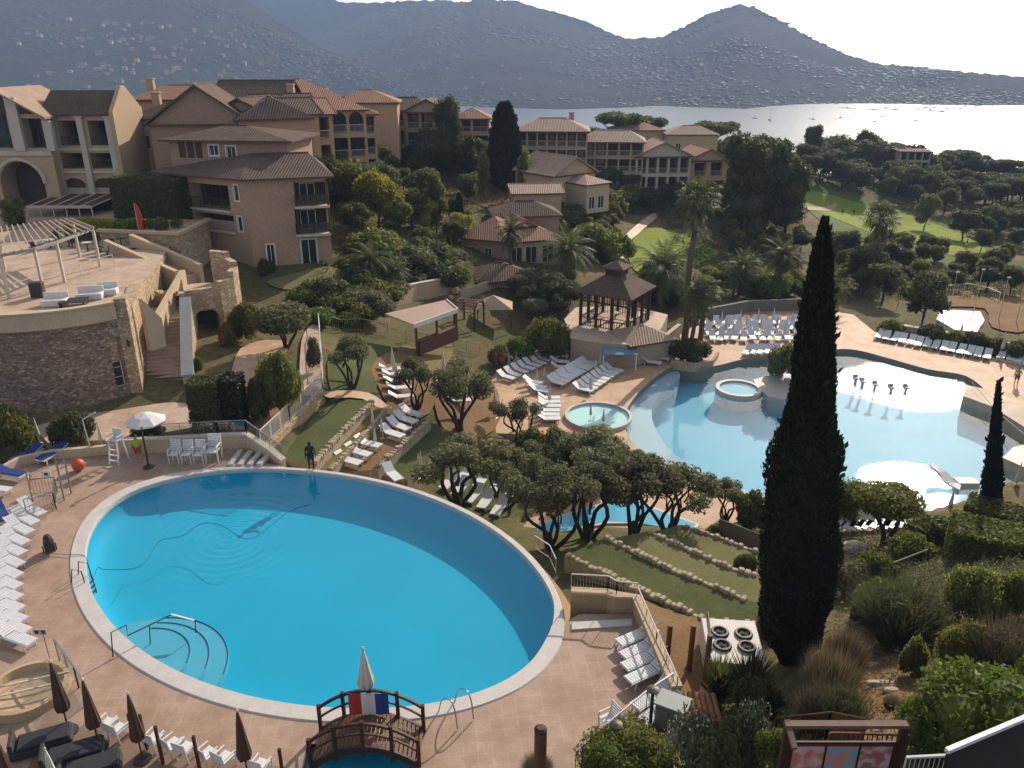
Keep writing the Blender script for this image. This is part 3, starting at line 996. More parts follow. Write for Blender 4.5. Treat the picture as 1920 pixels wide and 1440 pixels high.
def wall_face(mb, O, U, Nn, W, H, ops=(), mi=0, mib=1):
 """wall W x H with real recesses. ops: dict(x0,x1,z0,z1,d,arch)"""
 O, U, Nn = Vector(O), Vector(U), Vector(Nn)
 Z = Vector((0, 0, 1))
 at = lambda x, z, d=0.0: O + U * x + Z * z - Nn * d
 xs = sorted({0.0, W} | {o['x0'] for o in ops} | {o['x1'] for o in ops})
 zs = sorted({0.0, H} | {o['z0'] for o in ops} | {o['z1'] for o in ops})
 mb.cur = mi
 for a, b in zip(xs, xs[1:]):
  for c, d in zip(zs, zs[1:]):
   if b - a < 1e-4 or d - c < 1e-4:
    continue
   mx, mz = (a + b) / 2, (c + d) / 2
   if any(o['x0'] < mx < o['x1'] and o['z0'] < mz < o['z1'] for o in ops):
    continue
   mb.quad(at(a, c), at(b, c), at(b, d), at(a, d))
 for o in ops:
  x0, x1, z0, z1, dp = o['x0'], o['x1'], o['z0'], o['z1'], o.get('d', 0.15)
  mb.cur = mi
  mb.quad(at(x0, z0), at(x0, z0, dp), at(x0, z1, dp), at(x0, z1))
  mb.quad(at(x1, z0, dp), at(x1, z0), at(x1, z1), at(x1, z1, dp))
  mb.quad(at(x0, z0, dp), at(x0, z0), at(x1, z0), at(x1, z0, dp))
  mb.quad(at(x0, z1), at(x0, z1, dp), at(x1, z1, dp), at(x1, z1))
  if o.get('arch'):
   r = (x1 - x0) / 2
   cx, cz = (x0 + x1) / 2, z1 - min(r, (z1 - z0) * 0.7)
   rz = z1 - cz
   arc = [(cx + r * math.cos(PI * k / 12), cz + rz * math.sin(PI * k / 12)) for k in range(13)]
   for side in (0, 1):
    seg = arc[:7] if side == 0 else arc[6:]
    cor = (x1, z1) if side == 0 else (x0, z1)
    for (p, q) in zip(seg, seg[1:]):
     mb.add([at(p[0], p[1], -0.002), at(q[0], q[1], -0.002), at(cor[0], cor[1], -0.002)], [(0, 1, 2)])
     mb.quad(at(p[0], p[1], -0.002), at(p[0], p[1], dp), at(q[0], q[1], dp), at(q[0], q[1], -0.002))
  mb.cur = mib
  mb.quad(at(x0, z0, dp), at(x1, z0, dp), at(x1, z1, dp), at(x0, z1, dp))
 mb.cur = 0
def frame_rect(mb, at, x0, x1, z0, z1, w, d0, d1, U, Nn):
 """four butted bars round a rectangle, between depths d0 (front) and d1"""
 def bx(a, b, c, d):
  p = [at(a, c, d0), at(b, c, d0), at(b, d, d0), at(a, d, d0), at(a, c, d1), at(b, c, d1), at(b, d, d1), at(a, d, d1)]
  mb.add(p, [(0, 1, 2, 3), (7, 6, 5, 4), (0, 4, 5, 1), (1, 5, 6, 2), (2, 6, 7, 3), (3, 7, 4, 0)])
 bx(x0, x0 + w, z0, z1)
 bx(x1 - w, x1, z0, z1)
 bx(x0 + w, x1 - w, z0, z0 + w)
 bx(x0 + w, x1 - w, z1 - w, z1)
 return bx
def window(root, O, U, Nn, o, fm=None, sur=None, mull=1, bars=0, gm=None):
 O, U, Nn = Vector(O), Vector(U), Vector(Nn)
 at = lambda x, z, d=0.0: O + U * x + Vector((0, 0, z)) - Nn * d
 x0, x1, z0, z1, dp = o['x0'] + 0.004, o['x1'] - 0.004, o['z0'] + 0.004, o['z1'] - 0.004, o.get('d', 0.15)
 mb = MB()
 bx = frame_rect(mb, at, x0, x1, z0, z1, 0.07, dp - 0.08, dp - 0.004, U, Nn)
 for i in range(mull):
  c = x0 + (x1 - x0) * (i + 1) / (mull + 1)
  bx(c - 0.035, c + 0.035, z0 + 0.07, z1 - 0.07)
 for i in range(bars):
  c = z0 + (z1 - z0) * (i + 1) / (bars + 1)
  bx(x0 + 0.07, x1 - 0.07, c - 0.02, c + 0.02) if not mull else None
 if sur:
  w = sur
  for (a, b, c, d) in ((x0 - w, x0, z0 - w, z1 + w), (x1, x1 + w, z0 - w, z1 + w), (x0, x1, z0 - w, z0), (x0, x1, z1, z1 + w)):
   p = [at(a, c, -0.05), at(b, c, -0.05), at(b, d, -0.05), at(a, d, -0.05), at(a, c, 0.01), at(b, c, 0.01), at(b, d, 0.01), at(a, d, 0.01)]
   mb.add(p, [(0, 1, 2, 3), (7, 6, 5, 4), (0, 4, 5, 1), (1, 5, 6, 2), (2, 6, 7, 3), (3, 7, 4, 0)])
 w_ = mb.build('window', fm or M_white, root)
 pm = MB()
 pm.quad(at(x0 + 0.03, z0 + 0.03, dp - 0.03), at(x1 - 0.03, z0 + 0.03, dp - 0.03), at(x1 - 0.03, z1 - 0.03, dp - 0.03), at(x0 + 0.03, z1 - 0.03, dp - 0.03))
 pm.build('pane', gm or M_glass, w_)
 return w_
def rail(mb, a, b, h=1.0, post=1.5, r=0.02, bars=0.14, top=0.03):
 """a railing from a to b (3-D points): top and bottom rails, posts, thin balusters"""
 a, b = Vector(a), Vector(b)
 L = (b - a).length
 Z = Vector((0, 0, h))
 mb.bar(a + Z, b + Z, top * 2, top * 2)
 mb.bar(a + Z * 0.12, b + Z * 0.12, top, top)
 n = max(1, round(L / post))
 for i in range(n + 1):
  p = a + (b - a) * i / n
  mb.box(p + Z / 2, (r * 2.2, r * 2.2, h))
 if bars:
  n = max(1, round(L / bars))
  for i in range(1, n):
   p = a + (b - a) * i / n
   mb.box(p + Z * 0.56, (r * 0.9, r * 0.9, h * 0.86))
def loggia_rail(root, O, U, Nn, o, m, h=0.95, solid=False):
 O, U, Nn = Vector(O), Vector(U), Vector(Nn)
 at = lambda x, z, d=0.0: O + U * x + Vector((0, 0, z)) - Nn * d
 mb = MB()
 if solid:
  mb.bar(at(o['x0'] + 0.01, o['z0'] + h / 2, 0.1), at(o['x1'] - 0.01, o['z0'] + h / 2, 0.1), 0.08, h - 0.01)
 else:
  rail(mb, at(o['x0'] + 0.03, o['z0'] + 0.004, 0.1), at(o['x1'] - 0.03, o['z0'] + 0.004, 0.1), h, 1.5, 0.025, 0.16)
 return mb.build('balcony_railing', m, root)
def hip_roof(poly, ridge, ze, zr, over=0.5, thick=0.18, open_=False):
 """roof over a convex footprint (counter-clockwise), rising to the ridge segment"""
 n = len(poly)
 c = Vector((sum(p[0] for p in poly) / n, sum(p[1] for p in poly) / n))
 pts = []
 for i in range(n):
  a, b, d = Vector(poly[i - 1][:2]), Vector(poly[i][:2]), Vector(poly[(i + 1) % n][:2])
  e1, e2 = (b - a).normalized(), (d - b).normalized()
  n1, n2 = Vector((e1.y, -e1.x)), Vector((e2.y, -e2.x))
  k = n1 + n2
  k = k / max(0.25, k.dot(n1))
  pts.append(b + k * over)
 R0, R1 = Vector((ridge[0][0], ridge[0][1], zr)), Vector((ridge[1][0], ridge[1][1], zr))
 mb = MB()
 for i in range(n):
  a, b = pts[i], pts[(i + 1) % n]
  A, B = Vector((a.x, a.y, ze)), Vector((b.x, b.y, ze))
  ra = R0 if (a - R0.xy).length <= (a - R1.xy).length else R1
  rb = R0 if (b - R0.xy).length <= (b - R1.xy).length else R1
  if ra is rb:
   if not open_:
    mb.add([A, B, ra], [(0, 1, 2)])
  else:
   mb.add([A, B, rb, ra], [(0, 1, 2, 3)])
  A2, B2 = A - Vector((0, 0, thick)), B - Vector((0, 0, thick))
  mb.cur = 1
  mb.quad(A2, B2, B, A)
  mb.cur = 0
 mb.cur = 1
 mb.add([(p.x, p.y, ze - thick) for p in pts], [tuple(range(n))[::-1]])
 mb.cur = 0
 if open_:
  for q in range(n):
   a, b = pts[q], pts[(q + 1) % n]
   ra = R0 if (a - R0.xy).length <= (a - R1.xy).length else R1
   rb = R0 if (b - R0.xy).length <= (b - R1.xy).length else R1
   if ra is rb:
    mb.bar((a.x, a.y, ze - 0.05), (ra.x, ra.y, ra.z - 0.05), 0.12, 0.2)
    mb.bar((b.x, b.y, ze - 0.05), (ra.x, ra.y, ra.z - 0.05), 0.12, 0.2)
 mb.tube([R0, R1], 0.10, 6) if (R0 - R1).length > 0.1 else None
 return mb
def footprint_building(name, label, cat, poly, z0, z1, wallm, ops=None, group=None, backm=None, inner=True):
 """poly: counter-clockwise world footprint; ops: {edge index: [openings]}. Returns the root (at the first corner) and edge frames"""
 org = Vector((poly[0][0], poly[0][1], z0))
 root = thing(name, label, cat, org, 0, group)
 mb = MB()
 n = len(poly)
 fr = []
 for i in range(n):
  a, b = Vector((poly[i][0], poly[i][1], 0)), Vector((poly[(i + 1) % n][0], poly[(i + 1) % n][1], 0))
  O = Vector((a.x - org.x, a.y - org.y, 0))
  U = (b - a); W = U.length; U.normalize()
  Nn = Vector((U.y, -U.x, 0))
  fr.append((O, U, Nn, W))
  wall_face(mb, O, U, Nn, W, z1 - z0, (ops or {}).get(i, []))
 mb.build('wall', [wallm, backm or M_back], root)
 return root, fr
def add_roof(root, poly, ridge, ze, zr, m=None, over=0.5, fascia=None, open_=False):
 org = root.location
 mb = hip_roof([(p[0] - org.x, p[1] - org.y) for p in poly], [(r_[0] - org.x, r_[1] - org.y) for r_ in ridge], ze - org.z, zr - org.z, over, 0.18, open_)
 return mb.build('roof', [m or M_tile, fascia or M_shut], root)
def chimney(root, x, y, z, w=0.9, h=1.6, m=None):
 org = root.location
 mb = MB()
 mb.box((x - org.x, y - org.y, z - org.z + h / 2), (w, w * 0.8, h))
 mb.box((x - org.x, y - org.y, z - org.z + h + 0.06), (w + 0.2, w * 0.8 + 0.2, 0.12))
 return mb.build('chimney', m or M_peach, root)
def rect(cx, cy, W, D, rot):
 c, s = math.cos(rot), math.sin(rot)
 return [(cx + x * c - y * s, cy + x * s + y * c) for x, y in ((-W / 2, -D / 2), (W / 2, -D / 2), (W / 2, D / 2), (-W / 2, D / 2))]
def ridge_of(cx, cy, W, D, rot, axis='x', hip=1.0):
 """hip = 1 full hip, 0 gable (ridge runs to the walls)"""
 c, s = math.cos(rot), math.sin(rot)
 if axis == 'x':
  h = max(0.05, W / 2 - D / 2 * hip) if hip else W / 2 + 0.55
  l = [(-h, 0), (h, 0)]
 else:
  h = max(0.05, D / 2 - W / 2 * hip) if hip else D / 2 + 0.55
  l = [(0, -h), (0, h)]
 return [(cx + x * c - y * s, cy + x * s + y * c) for x, y in l]
def grid_ops(W, H, nx, nz, mx=0.4, gap=0.35, sill=0.3, top=0.35, d=1.3, arch_top=False):
 ops = []
 fh = H / nz
 cw = (W - 2 * mx - gap * (nx - 1)) / nx
 for k in range(nz):
  for i in range(nx):
   x0 = mx + i * (cw + gap)
   ops.append(dict(x0=x0, x1=x0 + cw, z0=k * fh + sill, z1=(k + 1) * fh - top, d=d, arch=arch_top and k == nz - 1))
 return ops
def gable_infill(root, fr, i, H, zr, m):
 """triangular gable wall over edge i"""
 O, U, Nn, W = fr[i]
 mb = MB()
 a, b = O + Vector((0, 0, H)), O + U * W + Vector((0, 0, H))
 c = O + U * W / 2 + Vector((0, 0, zr))
 t = Nn * -0.25
 mb.add([a, b, c, a + t, b + t, c + t], [(0, 1, 2), (5, 4, 3), (1, 4, 5, 2), (0, 2, 5, 3)])
 return mb.build('gable', m, root)
zq = lambda v, y: Q(0, v, y).z
xq = lambda u, v, y: Q(u, v, y).x
yA = 92.0
zb = 5.2
ze = zq(213, yA)
xl, xr = xq(104, 300, yA), xq(226, 300, yA)
W = xr - xl
def opx(u0, u1, v0, v1, d=1.6, x_left=xl, y=yA, **k):
 return dict(x0=xq(u0, (v0 + v1) / 2, y) - x_left, x1=xq(u1, (v0 + v1) / 2, y) - x_left, z0=zq(v1, y) - zb, z1=zq(v0, y) - zb, d=d, **k)
opsF = [opx(111, 154, 226, 273, 2.6), opx(167, 208, 226, 273, 2.6), opx(114, 157, 287, 316, 2.6), opx(171, 211, 287, 316, 2.6), opx(120, 160, 334, 352, 0.12, arch=True), opx(176, 216, 334, 352, 0.12, arch=True), opx(112, 212, 366, 398, 2.0)]
polyA = [(xl, yA), (xr, yA), (xr, yA + 6), (xl, yA + 6)]
hot, fr = footprint_building('hotel_building', 'sand coloured hotel wing with gable, great arch and white loggia columns at far left', 'building', polyA, zb, ze, M_sand, {0: opsF, 1: [dict(x0=0.7, x1=1.5, z0=7.2, z1=9.0, d=0.2), dict(x0=0.7, x1=1.5, z0=3.6, z1=5.4, d=0.2)]})
for o_ in opsF[:4]:
 loggia_rail(hot, *fr[0][:3], o_, M_dkmetal, 0.9)
 o2 = dict(o_); o2['x0'] += 0.3; o2['x1'] -= 0.3; o2['z1'] -= 0.3
 window(hot, *fr[0][:3], o2, M_shut)
for o_ in [dict(x0=0.7, x1=1.5, z0=7.2, z1=9.0, d=0.2), dict(x0=0.7, x1=1.5, z0=3.6, z1=5.4, d=0.2)]:
 window(hot, *fr[1][:3], o_, M_shut, mull=0)
for u in (106, 161, 214):
 mb = MB()
 x = xq(u, 280, yA) - xl
 mb.box((x, -0.22, (ze - zb) / 2 + 1.2), (0.62, 0.42, ze - zb - 2.6))
 mb.box((x, -0.22, ze - zb - 0.02 - 0.2), (0.95, 0.48, 0.3))
 mb.build('column', M_trim, hot)
mb = MB()
for v in (280, 322):
 mb.box((W / 2, -0.10, zq(v, yA) - zb), (W - 0.02, 0.19, 0.26))
mb.build('string_course', M_trim, hot)
zr = zq(169, yA + 3)
org = hot.location
mb = MB()
hz_ = zr - zb
x0_, x1_ = -0.6, W - 0.05
e = 0.55
mb.add([(x0_, -e, ze - zb), (x1_, -e, ze - zb), (x1_, 3, hz_), (x0_, 3, hz_), (x1_, 6 + e, ze - zb), (x0_, 6 + e, ze - zb)], [(0, 1, 2, 3), (3, 2, 4, 5)])
mb.cur = 1
mb.quad((x0_, -e, ze - zb - 0.2), (x1_, -e, ze - zb - 0.2), (x1_, -e, ze - zb), (x0_, -e, ze - zb))
mb.quad((x0_, 0, ze - zb - 0.2), (x1_, 0, ze - zb - 0.2), (x1_, -e, ze - zb - 0.2), (x0_, -e, ze - zb - 0.2))
mb.build('roof', [M_tile, M_shut], hot)
mb = MB()  # gable end that rises past the roof
for (a, b, c, d) in (((W, -0.75, 0.05), (W, 3.1, 0.05), None, None),):
 prof = [(-0.75, 0), (6.6, 0), (6.6, ze - zb + 0.25), (3.0, hz_ + 0.5), (2.2, hz_ + 0.5), (-0.75, ze - zb + 0.25)]
 vs_ = [(W - 0.02, p[0], p[1]) for p in prof] + [(W + 0.42, p[0], p[1]) for p in prof]
 m_ = len(prof)
 mb.add(vs_, [tuple(range(m_))[::-1], tuple(range(m_, 2 * m_))] + [(i, (i + 1) % m_, m_ + (i + 1) % m_, m_ + i) for i in range(m_)])
mb.build('end_wall', M_sand, hot)
yG = 90.4
gl, gr = xq(-60, 300, yG), xq(100, 300, yG)
Wg = gr - gl
ops_g = [opx(2, 84, 301, 392, 3.0, gl, yG, arch=True), opx(-45, 18, 214, 278, 1.5, gl, yG), opx(45, 82, 222, 278, 1.5, gl, yG)]
mb = MB()
hg = zq(214, yG) - zb
for (O, U, Nn, w_, ops_) in (((0, 0, 0), (1, 0, 0), (0, -1, 0), Wg, ops_g), ((Wg, 0, 0), (0, 1, 0), (1, 0, 0), 7.0, []), ((0, 7.0, 0), (0, -1, 0), (-1, 0, 0), 7.0, [])):
 wall_face(mb, Vector(O) + Vector((gl - xl, yG - yA, 0)), U, Nn, w_, hg, ops_)
wing = mb.build('gable_wing', [M_sand, M_back], hot)
for o_ in ops_g[1:]:
 window(wing, Vector((gl - xl, yG - yA, 0)), (1, 0, 0), (0, -1, 0), o_, M_shut, mull=2)
ax = (gl + gr) / 2 - xl
ay = yG - yA
za = zq(166, yG) - zb
mb = MB()
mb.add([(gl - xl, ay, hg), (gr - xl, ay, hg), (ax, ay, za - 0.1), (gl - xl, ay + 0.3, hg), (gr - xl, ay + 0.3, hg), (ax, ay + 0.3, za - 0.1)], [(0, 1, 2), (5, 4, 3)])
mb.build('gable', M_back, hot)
mb = MB()
for sgn, xe in ((-1, gl - xl - 0.5), (1, gr - xl + 0.5)):
 zz = hg - 0.25
 q_ = [(xe, ay - 0.9, zz), (ax, ay - 0.9, za + 0.1), (ax, ay + 9, za + 0.1), (xe, ay + 9, zz)]
 t_ = [(p[0], p[1], p[2] - 0.22) for p in q_]
 mb.add(q_ + t_, [(0, 1, 2, 3), (7, 6, 5, 4), (0, 4, 5, 1), (3, 2, 6, 7), (0, 3, 7, 4)])
mb.build('gable_roof', M_tile_skylit, hot)
for u, v0, v1, w_ in ((31, 182, 282, 1.15), (90, 226, 282, 0.8)):
 mb = MB()
 x = xq(u, 230, yG) - xl
 mb.box((x, ay - 0.25, (zq(v0, yG) + zq(v1, yG)) / 2 - zb), (w_, 0.48, zq(v0, yG) - zq(v1, yG)))
 mb.build('column', M_trim, hot)
mb = MB()
mb.box(((gl + gr) / 2 - xl, ay - 0.12, zq(287, yG) - zb), (Wg + 0.1, 0.22, 0.5))
o_ = ops_g[0]
cxa, rr_ = (o_['x0'] + o_['x1']) / 2 + gl - xl, (o_['x1'] - o_['x0']) / 2
cza = o_['z1'] - min(rr_, (o_['z1'] - o_['z0']) * 0.7)
rza = o_['z1'] - cza
mb.tube([(cxa + (rr_ + 0.15) * math.cos(PI * k / 16), ay - 0.05, cza + (rza + 0.15) * math.sin(PI * k / 16)) for k in range(17)], 0.24, 6)
mb.build('arch_moulding', M_trim, hot)
aw = thing('awning', 'slatted terrace awning with pale bars below the loggias', 'awning', (xq(150, 380, 89), 89.0, 5.4))
mb = MB()
x0_, x1_ = xq(66, 388, 88) - aw.location.x, xq(226, 365, 91) - aw.location.x
zt, zl = zq(362, 91.6) - 5.4, zq(388, 86.5) - 5.4
mb.bar((x0_ + 0.8, 2.8, zt), (x1_, 2.8, zt), 0.12, 0.12); mb.bar((x0_, -2.5, zl), (x1_ - 1.2, -2.5, zl), 0.14, 0.3)
for k in range(6):
 t = k / 5
 mb.bar((x0_ + 0.8 + (x1_ - x0_ - 0.8) * t, 2.8, zt), (x0_ + (x1_ - 1.2 - x0_) * t, -2.5, zl), 0.12, 0.12)
 mb.bar((x0_ + (x1_ - 1.2 - x0_) * t, -2.5, 0), (x0_ + (x1_ - 1.2 - x0_) * t, -2.5, zl), 0.1, 0.1)
mb.build('frame', M_trim, aw)
mb = MB()
mb.add([(x0_ + 0.9, 2.75, zt - 0.1), (x1_, 2.75, zt - 0.1), (x1_ - 1.3, -2.45, zl - 0.1), (x0_ + 0.1, -2.45, zl - 0.1), (x0_ + 0.9, 2.75, zt - 0.14), (x1_, 2.75, zt - 0.14), (x1_ - 1.3, -2.45, zl - 0.14), (x0_ + 0.1, -2.45, zl - 0.14)], [(3, 2, 1, 0), (4, 5, 6, 7), (0, 1, 5, 4), (1, 2, 6, 5), (2, 3, 7, 6), (3, 0, 4, 7)])
mb.build('canopy', M_brwood, aw)
c0 = Vector((-25.5, 77.8)); zb = 1.4
c1 = c0 + Vector((7.3, 2.1))
c2 = c1 + Vector((-3.0, 9.2)); c3 = c0 + Vector((-9.6, 10.6)); c4 = c0 + Vector((-10.4, 5.4))
polyB = [tuple(c0), tuple(c1), tuple(c2), tuple(c3), tuple(c4)]
zeB = zq(334, 78.0)
dB = (c1 - c0).length
y1 = 79.0
opR = lambda u0, u1, v0, v1, d=0.15, **k: dict(x0=(xq(u0, v0, y1) - c0.x) / (c1.x - c0.x) * dB, x1=(xq(u1, v0, y1) - c0.x) / (c1.x - c0.x) * dB, z0=zq(v1, y1) - zb, z1=zq(v0, y1) - zb, d=d, **k)
opsB0 = [opR(550, 606, 343, 384, 1.5), opR(552, 608, 393, 436, 1.5), opR(563, 590, 450, 497, 0.25), opR(503, 517, 455, 492, 0.12)]
dL = (c4 - c0).length
hB = zeB - zb
opsB4 = [dict(x0=4.0, x1=9.5, z0=zq(391, 80) - zb, z1=zq(345, 80) - zb, d=1.6), dict(x0=4.4, x1=9.7, z0=zq(430, 80) - zb, z1=zq(400, 80) - zb, d=1.2), dict(x0=10.2, x1=10.8, z0=zq(372, 80) - zb, z1=zq(342, 80) - zb, d=0.12), dict(x0=10.2, x1=10.8, z0=zq(428, 80) - zb, z1=zq(400, 80) - zb, d=0.12), dict(x0=1.6, x1=2.7, z0=zq(372, 80) - zb, z1=zq(348, 80) - zb, d=0.15)]
blk, fr = footprint_building('apartment_block', 'tan apartment block with dark balconies and hipped roof facing the gardens', 'building', polyB, zb, zeB, M_pink, {0: opsB0, 4: opsB4})
for o_ in opsB0[:2]:
 O, U, Nn, _ = fr[0]
 at = lambda x, z, d=0.0: O + U * x + Vector((0, 0, z)) - Nn * d
 mb = MB()
 rail(mb, at(o_['x0'] + 0.02, o_['z0'], -0.95), at(o_['x1'] + 0.1, o_['z0'], -0.95), 0.95, 1.6, 0.05, 0.075, 0.05)
 rail(mb, at(o_['x0'] + 0.02, o_['z0'], -0.95), at(o_['x0'] + 0.02, o_['z0'], -0.05), 0.95, 1.6, 0.05, 0.075, 0.05)
 mb.build('balcony_railing', M_dkmetal, blk)
 mb = MB()
 mb.bar(at(o_['x0'] - 0.1, o_['z0'] - 0.14, -0.55), at(o_['x1'] + 0.2, o_['z0'] - 0.14, -0.55), 1.08, 0.22)
 mb.build('balcony_slab', M_trim, blk)
 o2 = dict(o_); o2['x0'] += 0.5; o2['x1'] -= 1.0; o2['z1'] -= 0.25
 window(blk, O, U, Nn, o2, M_white)
O, U, Nn, _ = fr[0]
for x in (opsB0[0]['x0'] + 0.05, opsB0[0]['x1'] + 0.05):
 mb = MB()
 p = O + U * x + Nn * 0.95
 mb.bar(p + Vector((0, 0, opsB0[1]['z0'])), p + Vector((0, 0, opsB0[0]['z1'] + 0.25)), 0.14, 0.14)
 mb.build('balcony_post', M_dkwood, blk)
for o_ in opsB0[2:]:
 window(blk, *fr[0][:3], o_, M_white, sur=0.1)
for o_ in opsB4[:2]:
 loggia_rail(blk, *fr[4][:3], o_, M_dkmetal if o_ is opsB4[0] else M_pink2, 1.0, solid=o_ is not opsB4[0])
 o2 = dict(o_); o2['x0'] += 0.6; o2['x1'] -= 0.6; o2['z1'] -= 0.2
 window(blk, *fr[4][:3], o2, M_shut, mull=3)
 O, U, Nn, _ = fr[4]
 mb = MB()
 mb.bar(O + U * (o_['x0'] - 0.1) + Vector((0, 0, o_['z0'] - 0.12)) + Nn * 0.12, O + U * (o_['x1'] + 0.1) + Vector((0, 0, o_['z0'] - 0.12)) + Nn * 0.12, 0.22, 0.2)
 mb.build('balcony_slab', M_trim, blk)
for o_ in opsB4[2:]:
 window(blk, *fr[4][:3], o_, M_white, mull=0, sur=0.08)
add_roof(blk, polyB, [(c0.x - 1.0, c0.y + 5.2), (c1.x - 2.6, c1.y + 4.6)], zeB, zq(289, 83), over=0.75)
yU = 84.0
zU0, zU1 = 7.0, zq(263, yU)
ul, ur = xq(312, 300, yU), xq(540, 290, yU)
polyU = [(ul, yU + 1.2), (ur, yU), (ur + 0.6, yU + 8), (ul + 0.6, yU + 9.2)]
dU = math.hypot(ur - ul, 1.2)
opU = lambda u0, u1, v0, v1: dict(x0=(xq(u0, v0, yU) - ul), x1=(xq(u1, v0, yU) - ul), z0=zq(v1, yU + .6) - zU0, z1=zq(v0, yU + .6) - zU0, d=0.15)
opsU = [opU(325, 338, 265, 297), opU(341, 355, 265, 297), opU(358, 371, 265, 297), opU(386, 404, 272, 292), opU(420, 438, 274, 297)]
up, fr = footprint_building('upper_block', 'dusky pink storey with three brown shutters rising behind the tan block', 'building', polyU, zU0, zU1, M_pink2, {0: opsU})
for i, o_ in enumerate(opsU):
 if i < 3:
  mb = MB()
  O, U, Nn, _ = fr[0]
  at = lambda x, z, d=0.0: O + U * x + Vector((0, 0, z)) - Nn * d
  for k in range(12):
   z = o_['z0'] + 0.08 + (o_['z1'] - o_['z0'] - 0.12) * k / 12
   mb.bar(at(o_['x0'] + 0.03, z, 0.07), at(o_['x1'] - 0.03, z, 0.07), 0.05, 0.10)
  mb.build('shutter', M_shut, up)
 else:
  window(up, *fr[0][:3], o_, M_white, sur=0.12)
add_roof(up, polyU, [(xq(418, 235, 88), 88.6), (xq(462, 232, 88), 88.2)], zU1, zq(236, 88), over=0.8)
def house(label, uv, y, W, D, H, rot=0.0, zb=None, pitch=0.42, axis='x', hip=1.0, wall=None, roof=None, ops=None, rops=None, name='house', fm=None, rails=None, chim=None, over=0.5, group=None, lops=None, win=True):
 """uv: picture position of the middle of the front eaves; y: distance"""
 p = Q(uv[0], uv[1], y)
 ze = p.z
 zb = ze - H if zb is None else zb
 c, s = math.cos(R(rot)), math.sin(R(rot))
 cx, cy = p.x - D / 2 * s * -1 * -1, p.y + D / 2 * c
 cx = p.x - s * D / 2
 poly = rect(cx, cy, W, D, R(rot))
 dops = {}
 if ops:
  dops[0] = ops
 if rops:
  dops[1] = rops
 if lops:
  dops[3] = lops
 root, fr = footprint_building(name, label, 'building', poly, zb, ze, wall or M_pink, dops, group)
 span = (D if axis == 'x' else W) / 2
 zr = ze + span * pitch
 add_roof(root, poly, ridge_of(cx, cy, W, D, R(rot), axis, hip), ze, zr, roof or M_tile, over, None, not hip)
 if not hip:
  for i in ((1, 3) if axis == 'x' else (0, 2)):
   gable_infill(root, fr, i, ze - zb, zr - zb, wall or M_pink)
 for i, lst in dops.items():
  for o_ in lst:
   if o_.get('d', 0.15) > 0.6:
    if rails is not None:
     loggia_rail(root, *fr[i][:3], o_, rails, min(0.95, (o_['z1'] - o_['z0']) * 0.42))
    o2 = dict(o_); o2['x0'] += 0.25; o2['x1'] -= 0.25; o2['z1'] -= 0.15
    if o2['x1'] - o2['x0'] > 0.5 and win:
     window(root, *fr[i][:3], o2, fm or M_shut)
   else:
    window(root, *fr[i][:3], o_, fm or M_white, mull=1 if o_['x1'] - o_['x0'] > 0.7 else 0)
 if chim:
  chimney(root, cx + chim[0], cy + chim[1], ze + chim[2], m=wall)
 return root, fr
wn_ = lambda *a: [dict(x0=x, x1=x + w, z0=z, z1=z + h, d=0.14) for x, z, w, h in a]
house('broad pink gable house behind the rose storey, chimney on its left slope', (375, 232), 95, 11, 9, 8, 8, None, 0.75, 'y', 0, M_pink2, M_tile, chim=(-2.4, -3.6, -0.6), over=0.5)
house('low dark hipped house between the hotel wing and the pink gable', (300, 222), 98, 8, 7, 9, -10, None, 0.5, 'x', 1.0, M_peach, M_tile, ops=wn_((1.0, 5.5, 1.2, 1.6), (5, 5.5, 1.2, 1.6)), chim=(-2.5, 1, 1.0))
house('terracotta roofed house with two chimneys highest at the back left', (345, 186), 112, 14, 8, 9, 5, None, 0.42, 'x', 1, M_peach, M_tile_lit, chim=(-5.0, -1, 0.8))
house('peach house with a dark shaded roof peeping over the pink gable', (470, 184), 110, 9, 7, 8, 0, None, 0.6, 'x', 0, M_peach, M_tile)
house('dormer house with a small square window in its pink gable', (452, 212), 98, 6, 7, 7, -12, None, 0.55, 'y', 0, M_peach, M_tile, ops=wn_((2.5, 5.0, 0.9, 1.2)))
house('brown roofed house stepping down right of the dormer house', (515, 222), 96, 8, 8, 8, 22, None, 0.55, 'y', 0.6, M_pink, M_tile, ops=wn_((4.5, 4.6, 1.0, 1.4)))
house('tall terracotta roofed house crowning the village with small top window', (570, 182), 116, 10, 9, 11, 24, None, 0.5, 'x', 1, M_peach, M_tile_lit, rops=wn_((2, 8.4, 1.0, 1.4), (5, 8.4, 1, 1.4)), ops=wn_((7, 8.6, 1, 1.4)))
house('orange walled house with a narrow pale window strip', (560, 214), 103, 5, 7, 10, 34, None, 0.5, 'x', 0, M_peach, M_tile, ops=wn_((3.2, 4.2, 0.9, 3.2)))
house('narrow orange house with three stacked loggias', (592, 214), 105, 4.2, 7, 10, 30, None, 0.5, 'x', 0, M_peach, M_tile_lit, ops=grid_ops(4.2, 10, 1, 3, 0.5, 0.3, 0.4, 0.4, 1.6), rails=M_white)
house('peach house with stepped shed roof behind the narrow orange one', (536, 200), 106, 7, 7, 8, 26, None, 0.4, 'x', 0, M_peach, M_tile, rops=wn_((2, 5.5, 1.0, 1.3)), chim=(1, 2, 0.8))
house('small dark loggia tower right of the white arched house', (668, 214), 122, 5.5, 6, 9, 10, None, 0.35, 'x', 1, M_beige, M_tile, ops=grid_ops(5.5, 9, 2, 3, 0.3, 0.35, 0.4, 0.35, 1.8), rails=M_trim)
